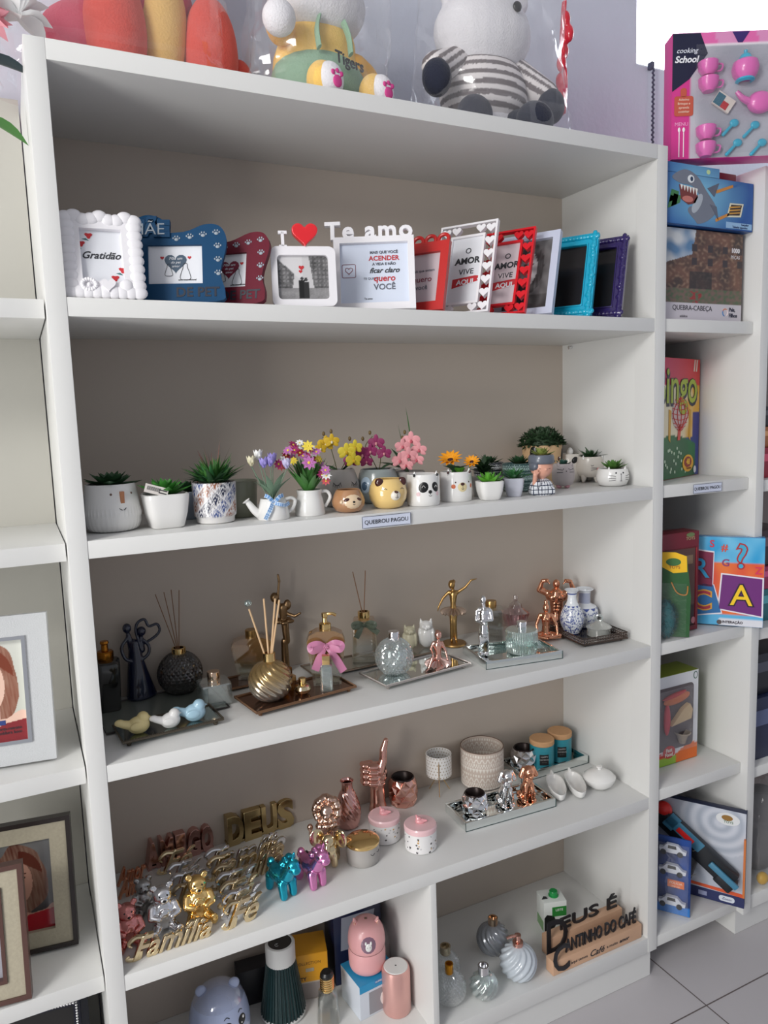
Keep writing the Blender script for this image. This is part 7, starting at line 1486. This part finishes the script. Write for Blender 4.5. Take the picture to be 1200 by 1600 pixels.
# bingo
def bingo(u, v):
    if v > .78: c = mixc(S(226, 66, 60), S(196, 40, 110), 1 - u)
    elif v > .33: c = mixc(S(240, 230, 200), S(236, 180, 60), (u - .6) * 3 + noise.noise(Vector((u * 6, v * 8, 0))))
    else: c = S(40, 60, 140)
    if v < .36 - .10 * (u - .4) ** 2 * 3 and u < .92: c = mixc(S(28, 116, 62), S(20, 90, 50), noise.noise(Vector((u * 4, v * 4, 2))) + .5)
    if u > .85 and .33 < v < .55: c = S(52, 54, 140)
    return c
t, L = facebox('tall bingo game box with a red ball cage on the narrow shelf', (1.520, .072), (1.835, .178), .352, .05, Z2, bingo, 60, 70, sw('bingo_box_orange', (196, 70, 40), rough=.35))
DK = (30, 36, 70)
for dx, dz, c, y, bo in ((.004, -.006, DK, -.0016, .0050), (0, 0, (60, 70, 50), -.0022, .0035), (0, 0, (170, 190, 60), -.0028, .0008)): ptext(t, 'Bingo', .145 + dx, .268 + dz, .150, c, y=y, bold=bo, sx=.85, align='RIGHT')
for s_ in (0, .016): pshape(t, [(.118 + s_, .315), (.126 + s_, .315), (.132 + s_, .350), (.124 + s_, .350)], (236, 214, 200), -.0016)
for x in (-.040, .098): pshape(t, [(x - .008, .118), (x + .004, .108), (x + .008, .200), (x - .008, .204)], (214, 160, 40), -.0018)
pshape(t, [(.012, .112), (.030, .112), (.036, .16), (.018, .16)], (220, 70, 60), -.002); cg = G(); CX, CZ = .028, .190
for k in range(9): w_ = .056 * math.cos(-1.2 + 2.4 * k / 8); z = CZ + .050 * math.sin(-1.2 + 2.4 * k / 8); cg.tube(sp([(CX - w_, -.0024, z + .002), (CX, -.0034, z - .004), (CX + w_, -.0024, z + .002)], 6), .0010, 5)
for k in (-.9, -.4, .1, .6, .95): cg.tube(sp([(CX, -.0026, CZ + .050), (CX + .056 * k, -.0034, CZ), (CX, -.0026, CZ - .050)], 8), .0010, 5)
pshape(t, oval(CX, CZ, .055, .049), (214, 190, 190), -.0020); part('ball_cage_print', cg, sw('print_red_cage', (216, 62, 56)), t)
random.seed(9)
for k in range(20): x, z = random.uniform(-.07, .09), random.uniform(.012, .095); pshape(t, oval(x, z, .0042, .0048, 12), (206, 226, 200), -.0018, 'ball_print')
pshape(t, oval(.088, .040, .038, .026), (240, 180, 40), -.0022); pshape(t, oval(.086, .044, .026, .016), (150, 30, 30), -.0026); ptext(t, '48', .086, .044, .024, (250, 200, 60), y=-.0032, bold=.0008); ptext(t, 'Cartelas', .092, .025, .010, (120, 30, 30), y=-.003); pshape(t, oval(.138, .018, .009, .011), (230, 230, 240), -.0022)
# dark red box
t, L = facebox('dark red boxed toy with a window, back of the third narrow shelf', (1.525, .050), (1.694, .046), .295, .06, Z3, lambda u, v: S(118, 22, 40) if v > .84 or u > .93 or v < .04 else (S(96, 66, 58) if v > .25 else S(50, 20, 26)), 30, 40, sw('box_dark_red'))
g = G(); g.tube([(x, -.002, z) for x, z in rect(-.08, .016, .074, .248)], .0014, 5, closed=True); part('window_border', g, sw('print_red_line', (170, 60, 70)), t); ptext(t, 'TOYS', .050, .275, .014, (176, 160, 120)); pshape(t, oval(.050, .286, .016, .006), (110, 130, 80), -.0016)
pshape(t, rect(.028, .200, .060, .226), (140, 116, 90), -.0018); pshape(t, oval(.066, .030, .008, .010), (190, 120, 130), -.0016)
# dinosaur card with fuzzy ball
t = thing('toy_card', 'green hanging toy card with yellow corner and a fuzzy teal toy', 'toy', (1.607, -.002, Z3 + .0012), rz=-.75)
g = G(); g.prism([(-.10, 0), (0, 0), (.003, .12), (-.010, .235), (-.04, .246), (-.10, .246)], 0, .002); part('backing_card', g, sw('card_green', (44, 92, 50), rough=.35, dirt=.25, bscale=30), t); pshape(t, [(-.085, .246), (-.04, .246), (-.010, .235), (-.008, .190), (-.045, .186), (-.080, .205)], (240, 190, 30), -.0008); pshape(t, oval(-.045, .218, .020, .011), (60, 110, 60), -.0014); ptext(t, 'TOYS', -.042, .203, .012, (150, 60, 50), y=-.002)
g = G(); g.tube(sp([(-.05, -.003, .16), (-.034, -.004, .13), (-.010, -.003, .125), (-.006, -.003, .15)], 6), .002, 5); part('claw_print', g, sw('print_orange_brown', (190, 130, 60)), t)
random.seed(6); g = G(); g.ell(-.066, -.022, .058, .028, .018, .050)
for k in range(600): a = random.uniform(0, 6.28); e = math.asin(random.uniform(-1, 1)); c_ = (-.066 + .027 * math.cos(e) * math.cos(a), -.022 + .017 * math.cos(e) * math.sin(a), .058 + .049 * math.sin(e)); g.leaf(c_, a + random.uniform(-.4, .4), e + random.uniform(-.4, .4), .011, .0022, .3, .3, 2)
part('fuzzy_toy', g, sw('fuzzy_teal', (34, 96, 100), rough=.9), t)
g = G(); g.box(-.056, -.044, .001, .086, .0008, .165); part('blister', g, BL, t)
# alphabet
def alpha(u, v):
    n1 = noise.noise(Vector((u * 5, v * 5, 5))); c = mixc(S(40, 160, 216), S(120, 200, 236), .5 + n1)
    if v < .72 and u > .3: c = mixc(S(226, 80, 50), S(236, 120, 50), .5 + n1) if v > .12 else S(90, 180, 226)
    if v < .07 and u > .42: c = S(222, 224, 232)
    return c
t, L = facebox('bright blue alphabet game box jutting over the narrow shelf edge', (1.722, .104), (1.855, -.050), .268, .035, Z3, alpha, 40, 44, sw('alphabet_box_blue', (40, 140, 200), rough=.25, coat=.4))
hh = L / 2
def card(pts, c, edge=(236, 232, 240)): pshape(t, pts, edge, -.0016, 'card_print'); cx = sum(p[0] for p in pts) / len(pts); cz = sum(p[1] for p in pts) / len(pts); pshape(t, [(cx + (p[0] - cx) * .93, cz + (p[1] - cz) * .93) for p in pts], c, -.0022, 'card_print')
card([(-hh + .001, .118), (-.035, .112), (-.033, .224), (-hh + .001, .232)], (130, 30, 70)); card([(-hh + .001, .022), (-.008, .036), (-.032, .124), (-.060, .128), (-hh + .001, .112)], (40, 110, 170)); card([(-.022, .048), (hh - .001, .030), (hh - .001, .150), (-.014, .160)], (110, 36, 120))
for s_, x, z, sz, c1, c2 in (('R', -.072, .170, .085, (110, 20, 50), (40, 150, 200)), ('C', -.066, .072, .080, (226, 170, 60), (176, 50, 70)), ('A', .042, .092, .088, (40, 20, 50), (250, 206, 30)), ('?', .040, .208, .100, (180, 40, 50), (60, 170, 206))): ptext(t, s_, x, z, sz, c1, y=-.003, bold=.0045); ptext(t, s_, x, z, sz, c2, y=-.0042, bold=.0005)
for s_, x, z, c in (('S', -.040, .246, (210, 50, 80)), ('#', -.006, .236, (220, 80, 60)), ('G', -.002, .190, (150, 60, 110)), ('Z', .086, .170, (220, 50, 90))): ptext(t, s_, x, z, .030, c, y=-.0026, bold=.0006)
ptext(t, 'INTERAÇÃO', .020, .011, .010, (60, 50, 60), y=-.002, bold=.0003); pshape(t, oval(-.016, .010, .007, .007), (90, 80, 80), -.002)
# food set
def food(u, v):
    if v < .14 + .05 * math.sin(u * 9): return S(226, 110, 40) if u > .6 else (S(150, 190, 60) if v < .09 else S(206, 50, 40))
    return S(222, 224, 230)
ZR4 = Z4 + .012
t, L = facebox('windowed toy food box with a green top on the fourth narrow shelf', (1.530, .098), (1.764, .098), .285, .085, ZR4, food, 50, 50, sw('food_box_green', (126, 140, 40), rough=.4))
pshape(t, rrect(-.112, .048, .096, .248, .014), (92, 84, 88), -.0016, 'window'); LB = [((-.02, .21), .055, .016, .12, (206, 110, 60)), ((-.03, .222), .05, .006, .15, (190, 40, 40)), ((-.06, .15), .012, .05, .0, (206, 50, 70))]
for (c_, rx, rz_, rt, col) in LB: g = G(); g.ell(c_[0] + .04, -.006, c_[1], rx, .008, rz_, R=Euler((0, -rt, 0)).to_matrix()); part('toy_food', g, sw('print_%02x%02x%02x' % col, col), t)
g = G(); g.prism([(-.01, .130), (.072, .140), (.078, .168), (.066, .188), (.040, .176)], -.016, -.002); part('toy_food', g, sw('toy_cream', (206, 180, 140), rough=.6), t); g = G(); g.lathe([(.010, 0), (.016, .022), (.026, .034), (.024, .036)], 20, TR(.040, -.010, .066)); part('toy_food', g, sw('toy_grey_cup', (150, 140, 130), rough=.5), t)
pshape(t, oval(-.005, .042, .026, .020), (196, 40, 40), -.002); ptext(t, 'Fast', -.006, .048, .016, (240, 230, 220), y=-.0026, bold=.0005); ptext(t, 'Food', -.006, .034, .016, (240, 230, 220), y=-.0026, bold=.0005); pshape(t, oval(.103, .268, .009, .012), (80, 110, 100), -.0016); pshape(t, oval(.103, .268, .006, .009), (222, 224, 230), -.002)
g = G(); g.box(-.008, -.020, .048, .205, .001, .20); part('clear_window', g, BL, t)
# gun
ZR5 = Z5 - .010
def gunbg(u, v):
    d = math.hypot(u - .78, v - .85); d2 = math.hypot(u - .45, v - .12); return mixc(S(170, 178, 192), S(206, 210, 220), .5 + .5 * math.sin(d * 60) * (d < .35) + .5 * math.sin(d2 * 50) * (d2 < .25))
t, L = facebox('open-front toy blaster box, tilted on the lowest narrow shelf', (1.648, .245), (1.830, -.035), .312, .025, ZR5, gunbg, 50, 44, sw('gun_box_navy', (30, 40, 72), rough=.4))
h2 = L / 2; pshape(t, rect(-h2, 0, h2, .034), (36, 44, 92), -.0016); pshape(t, [(-h2, .034), (-.06, .034), (.0, .040), (h2, .034), (h2, .046), (-h2, .052)], (220, 90, 50), -.002); part('orange_edge', G().box(h2 - .002, -.006, .040, .006, .010, .19), sw('print_orange_edge', (210, 120, 60)), t)
pshape(t, rrect(.095, .008, .140, .026, .008), (220, 226, 236), -.0022); ptext(t, 'Zoom', .117, .017, .011, (40, 50, 110), y=-.0028, shear=.3); pshape(t, oval(.115, .282, .034, .020), (226, 228, 230), -.002); pshape(t, oval(.113, .286, .016, .009), (150, 110, 50), -.0024); ptext(t, 'TOYS', .117, .273, .011, (60, 110, 60), y=-.0028); pshape(t, rect(.035, .010, .060, .024), (150, 156, 190), -.0022)
BKT = sw('toy_black', (24, 28, 34), rough=.35); STL = sw('toy_steel_blue', (70, 130, 160), rough=.35); RDT = sw('toy_red', (220, 44, 40), rough=.3)
M = TR(.030, -.026, .185, ry=.66, s=1.16)
g = G(); g.box(0, 0, -.030, .24, .030, .052, M, bev=.008); g.box(.105, 0, -.035, .05, .034, .040, M, bev=.006); gb = part('toy_blaster', g, BKT, t); g = G(); g.box(-.045, -.017, -.004, .110, .006, .030, M, bev=.003); g.box(-.085, -.016, -.012, .030, .008, .044, M, bev=.003); part('blaster_shell', g, STL, gb)
g = G(); g.box(.090, -.018, -.010, .085, .008, .016, M, bev=.003); part('blaster_barrel', g, STL, gb); g = G(); g.box(-.040, -.0215, .002, .050, .004, .014, M, bev=.001); part('blaster_decal', g, RDT, gb); g = G(); g.ell(-.118, 0, .015, .022, .018, .020, M); part('blaster_tip', g, RDT, gb)
g = G(); g.limb((.015, -.020, .14), (-.005, -.020, .078), .022, .024); gr = part('blaster_grip', g, BKT, t); g = G(); g.limb((.008, -.040, .118), (-.008, -.042, .082), .010, .011); part('grip_inlay', g, RDT, gr)
g = G(); g.limb((-.115, -.015, .26), (-.110, -.015, .15), .022, .026); part('blaster_drum', g, BKT, t)
g = G(); g.tube(sp([(-.02, -.034, .088), (0, -.048, .082), (.03, -.030, .090)], 4), .0012, 5); g.tube(sp([(.01, -.030, .165), (.03, -.048, .18), (.045, -.030, .20)], 4), .0012, 5)
part('cable_tie', g, sw('tie_clear', (170, 170, 160)), t)
# police car card
def carbg(u, v): return mixc(S(20, 70, 150), S(24, 40, 84), .5 + noise.noise(Vector((u * 4, v * 3, 7))) + (.5 - v) * .3) if v > .1 else S(40, 120, 200)
t, L = facebox('blue hanging card of white toy police cars, in front of the blaster box', (1.560, .140), (1.652, .014), .250, .004, ZR5, carbg, 30, 40, sw('card_blue', (24, 60, 130), rough=.35), name='toy_card')
CW = sw('toy_car_white', (214, 218, 226), rough=.3, coat=.3)
for k, z in enumerate((.215, .150, .045)):
    g = G(); q = [(-.030, 0), (.044, 0), (.046, .010), (.034, .013), (.022, .026), (-.010, .027), (-.022, .014), (-.032, .012)]; g.prism([(x + .02, z + zz - .008) for x, zz in q], -.016, -.003); c_ = part('toy_car', g, CW, t); g = G(); g.prism([(.013 + .02 - .02, z + .006), (.038, z + .006), (.036, z + .016), (.014, z + .016)], -.0166, -.0155); part('car_window', g, BKT, c_)
    for x in (.0, .048): g = G(); g.lathe([(0, 0), (.0085, 0), (.0085, .006), (0, .006)], 20, TR(x, -.012, z - .008, rx=PI / 2)); part('car_wheel', g, BKT, c_)
pshape(t, rect(.012, .088, .060, .112), (236, 120, 60), -.0016); ptext(t, 'POLÍCIA', .036, .103, .010, (250, 230, 210), y=-.0022); ptext(t, 'city car', .036, .093, .008, (250, 230, 210), y=-.0022); pshape(t, oval(.052, .140, .012, .008), (150, 200, 120), -.0016)
g = G(); g.box(0, -.022, .006, L - .01, .001, .235); part('blister', g, BL, t)
# far right bookcase contents
for (x, y, z, w_, h_, c, lab) in ((2.02, .10, Z2 - .01, .20, .09, (170, 26, 56), 'crimson toy box at the right edge, lowest of its pile'), (2.02, .12, Z2 + .0815, .19, .06, (196, 120, 60), 'orange toy box at the right edge, middle of its pile'), (2.02, .14, Z2 + .143, .18, .06, (30, 26, 34), 'black toy box at the right edge, topmost of its pile'), (2.03, .11, Z3 - .018, .20, .10, (30, 120, 130), 'teal toy box at the right edge below the crimson pile'), (2.03, .11, Z3 + .0835, .20, .07, (176, 30, 90), 'pink toy box at the right edge atop the teal one'), (2.03, .12, Z3 + .155, .19, .11, (60, 30, 34), 'maroon toy box at the right edge, top of the pink one'), (2.02, .09, Z4 - .01, .22, .20, (24, 34, 70), 'navy toy box with coloured print at the right edge'), (2.02, .11, Z4 + .192, .22, .13, (18, 20, 34), 'black blue toy box stacked on the navy one')):
    t = thing('toy_box', lab, 'box', (x, y, z + .0008)); part('carton', G().box(0, 0, 0, w_, .14, h_, bev=.001), sw('box_%02x%02x%02x' % c, c, rough=.3, coat=.2), t); q = tuple(min(255, k + 70) for k in c); g = G(); g.prism(rrect(-w_ / 2 + .008, h_ * .55, .02, h_ * .8, .004), -.0712, -.0705); part('front_print', g, sw('print_%02x%02x%02x' % q, q), t)
t = thing('toy_bag', 'clear bag of grey and yellow toys at the lower right edge', 'toy', (2.02, .07, Z5 + .001)); g = G(); g.ell(0, 0, .11, .10, .07, .10); g.ell(.02, .01, .20, .08, .06, .09); part('grey_toy', fuse(g, .006), sw('toy_grey', (92, 90, 92), rough=.6), t); g = G(); g.ell(-.055, -.065, .026, .020, .016, .020); part('yellow_toy', g, sw('toy_yellow', (206, 160, 40), rough=.4), t); g = G(); g.lathe([(.10, .002), (.115, .05), (.11, .2), (.08, .31), (.02, .33)], 30, mod=lambda t_, r, z: r * (1 + .10 * math.sin(t_ * 5 + z * 30) + .05 * math.sin(t_ * 11 - z * 60))); part('plastic', g, FILM, t)
# ================================================================== LEFT BOOKCASE FRAMES
def portrait(hair, skin, bg, top, cx=.5, flip=1, dark=1.0):
    def fn(u, v):
        n1 = noise.noise(Vector((u * 5, v * 5, cx * 9))) * .12; n2 = noise.noise(Vector((u * 40 + v * 8, v * 6, 3))) * .5 + .5; c = mixc(bg, mixc(bg, (1, 1, 1), .5), v * .4 + n1)
        if ((u - cx) / .36) ** 2 + ((v - .56) / .40) ** 2 < 1 + n1 * 2.5: c = mixc(hair, mixc(hair, (1, .8, .6), .22), n2)
        if v < .24 + n1 and abs(u - cx) < .42: c = top if v < .17 + .1 * abs(u - cx) else skin
        if abs(u - cx) < .09 and .16 < v < .34: c = mixc(skin, (0, 0, 0), .15)
        if ((u - cx + .03) / .205) ** 2 + ((v - .55) / .25) ** 2 < 1: c = skin
        if u > cx + .02 and v > .80 - (u - cx) * .6 and ((u - cx) / .3) ** 2 + ((v - .6) / .3) ** 2 < 1: c = hair
        for ex in (-.10, .06):
            if ((u - cx - ex) / .038) ** 2 + ((v - .60) / .013) ** 2 < 1: c = (.03, .02, .02)
            if ((u - cx - ex) / .05) ** 2 + ((v - .645 + .8 * (u - cx - ex) ** 2) / .007) ** 2 < 1: c = mixc(hair, (0, 0, 0), .3)
        if ((u - cx + .02) / .018) ** 2 + ((v - .52) / .02) ** 2 < 1: c = mixc(skin, (.4, .1, .1), .3)
        m_ = (v - .44) - 1.6 * (u - cx + .02) ** 2
        if abs(u - cx + .02) < .085 and abs(m_) < .018: c = (.82, .80, .76) if abs(m_) < .008 else (.45, .06, .07)
        return tuple(k * dark for k in c)
    return fn
def pframe(label, corner, z, rz, lean, W_, H_, bw, m_, edge, fn, inner=None, th=.02, mat=None):
    t = thing('photo_frame', label, 'photo frame', (corner[0], corner[1], z + .001), rz=-math.radians(rz), rx=-math.radians(lean)); g = G(); g.prism(rect(-W_, 0, 0, H_), -th, 0, holes=[rect(-W_ + bw, bw, -bw, H_ - bw)]); part('frame', g, m_, t, ang=30)
    if edge: g = G(); e = .006; g.prism(rect(-W_ - .001, -.0005, .001, H_ + .001), -th - .004, 0, holes=[rect(-W_ + e * 1.4, e * 1.4, -e * 1.4, H_ - e * 1.4)]); part('outer_edge', g, edge, t, ang=30)
    if inner: g = G(); g.prism(rect(-W_ + bw - .001, bw - .001, -bw + .001, H_ - bw + .001), -th - .0035, 0, holes=[rect(-W_ + bw + .006, bw + .006, -bw - .006, H_ - bw - .006)]); part('inner_edge', g, inner, t, ang=30)
    g = G(); g.grid(W_ - 2 * bw, H_ - 2 * bw, 110, 150, fn, TR(-W_ / 2, -th * .45, bw)); ph = part('photo', g, vcol('glossy_photo', rough=.12, coat=.6), t); g = G(); g.box(-W_ / 2, -.004, .004, W_ - .01, .004, H_ - .01); part('backing_board', g, sw('backing_black', (30, 28, 28)), t); return t, ph
LINEN = sw('silver_linen', (190, 192, 194), rough=.45, bump=.25, bscale=350); WOODF = sw('grey_wood', (168, 160, 140), rough=.55, dirt=.15, bscale=160, bump=.2)
t, ph = pframe('silver grey linen frame with a smiling red-haired woman', (-.047, .100), Z3, 8, 7, .225, .292, .042, LINEN, None, portrait(S(120, 56, 34), S(226, 190, 172), S(190, 192, 180), S(130, 40, 44), .52), inner=CHROME)
g = G(); g.box(-.098, -.0095, .078, .020, .0006, .009); part('print_logo', g, sw('logo_blue', (40, 60, 120)), ph)
for k, s_ in enumerate(('porta-retrato', 'moldura luxo')): g = G(); g.text(s_, .0085, .0003, TR(-.083, -.0096, .070 - .008 * k)); part('lettering', g, INK, ph)
t, ph = pframe('dark-edged grey wood frame with a dim portrait of a woman, farther back', (-.038, .166), Z4, 8, 8, .245, .275, .042, WOODF, sw('frame_espresso', (40, 32, 30), rough=.3), portrait(S(96, 46, 36), S(190, 142, 124), S(40, 36, 40), S(170, 20, 40), .58, dark=.75))
t, ph = pframe('brown-edged grey wood frame with a red-clothed woman, nearest the edge', (-.132, .045), Z4, 6, 8, .215, .262, .040, WOODF, sw('frame_brown', (84, 58, 52), rough=.3), portrait(S(170, 90, 60), S(226, 184, 166), S(150, 150, 160), S(206, 30, 50), .46), inner=sw('frame_brown'))
t, ph = pframe('dark frame with a silver beaded border below the wooden frames', (-.052, .170), .134, 8, 8, .22, .285, .014, sw('frame_navy', (16, 20, 38), rough=.3), None, portrait(S(50, 40, 34), S(150, 120, 104), S(128, 132, 144), S(90, 90, 100), .45, dark=.7), th=.012)
for (x0_, z0_, x1_, z1_) in ((-.213, .278, -.007, .278), (-.007, .007, -.007, .278)):
    n = int(math.hypot(x1_ - x0_, z1_ - z0_) / .006); g = G()
    for k in range(n + 1): g.ell(x0_ + (x1_ - x0_) * k / n, -.014, z0_ + (z1_ - z0_) * k / n, .0028, .0026, .0028, n=8, m=6)
    part('beaded_border', g, SILVER, t)
g = thing('storage_box', 'dark navy box behind the beaded frame at the bottom left', 'box', (-.16, .30, .134)); part('carton', G().box(0, 0, .001, .26, .10, .33, bev=.001), sw('box_black_navy', (20, 24, 44), rough=.4), g)
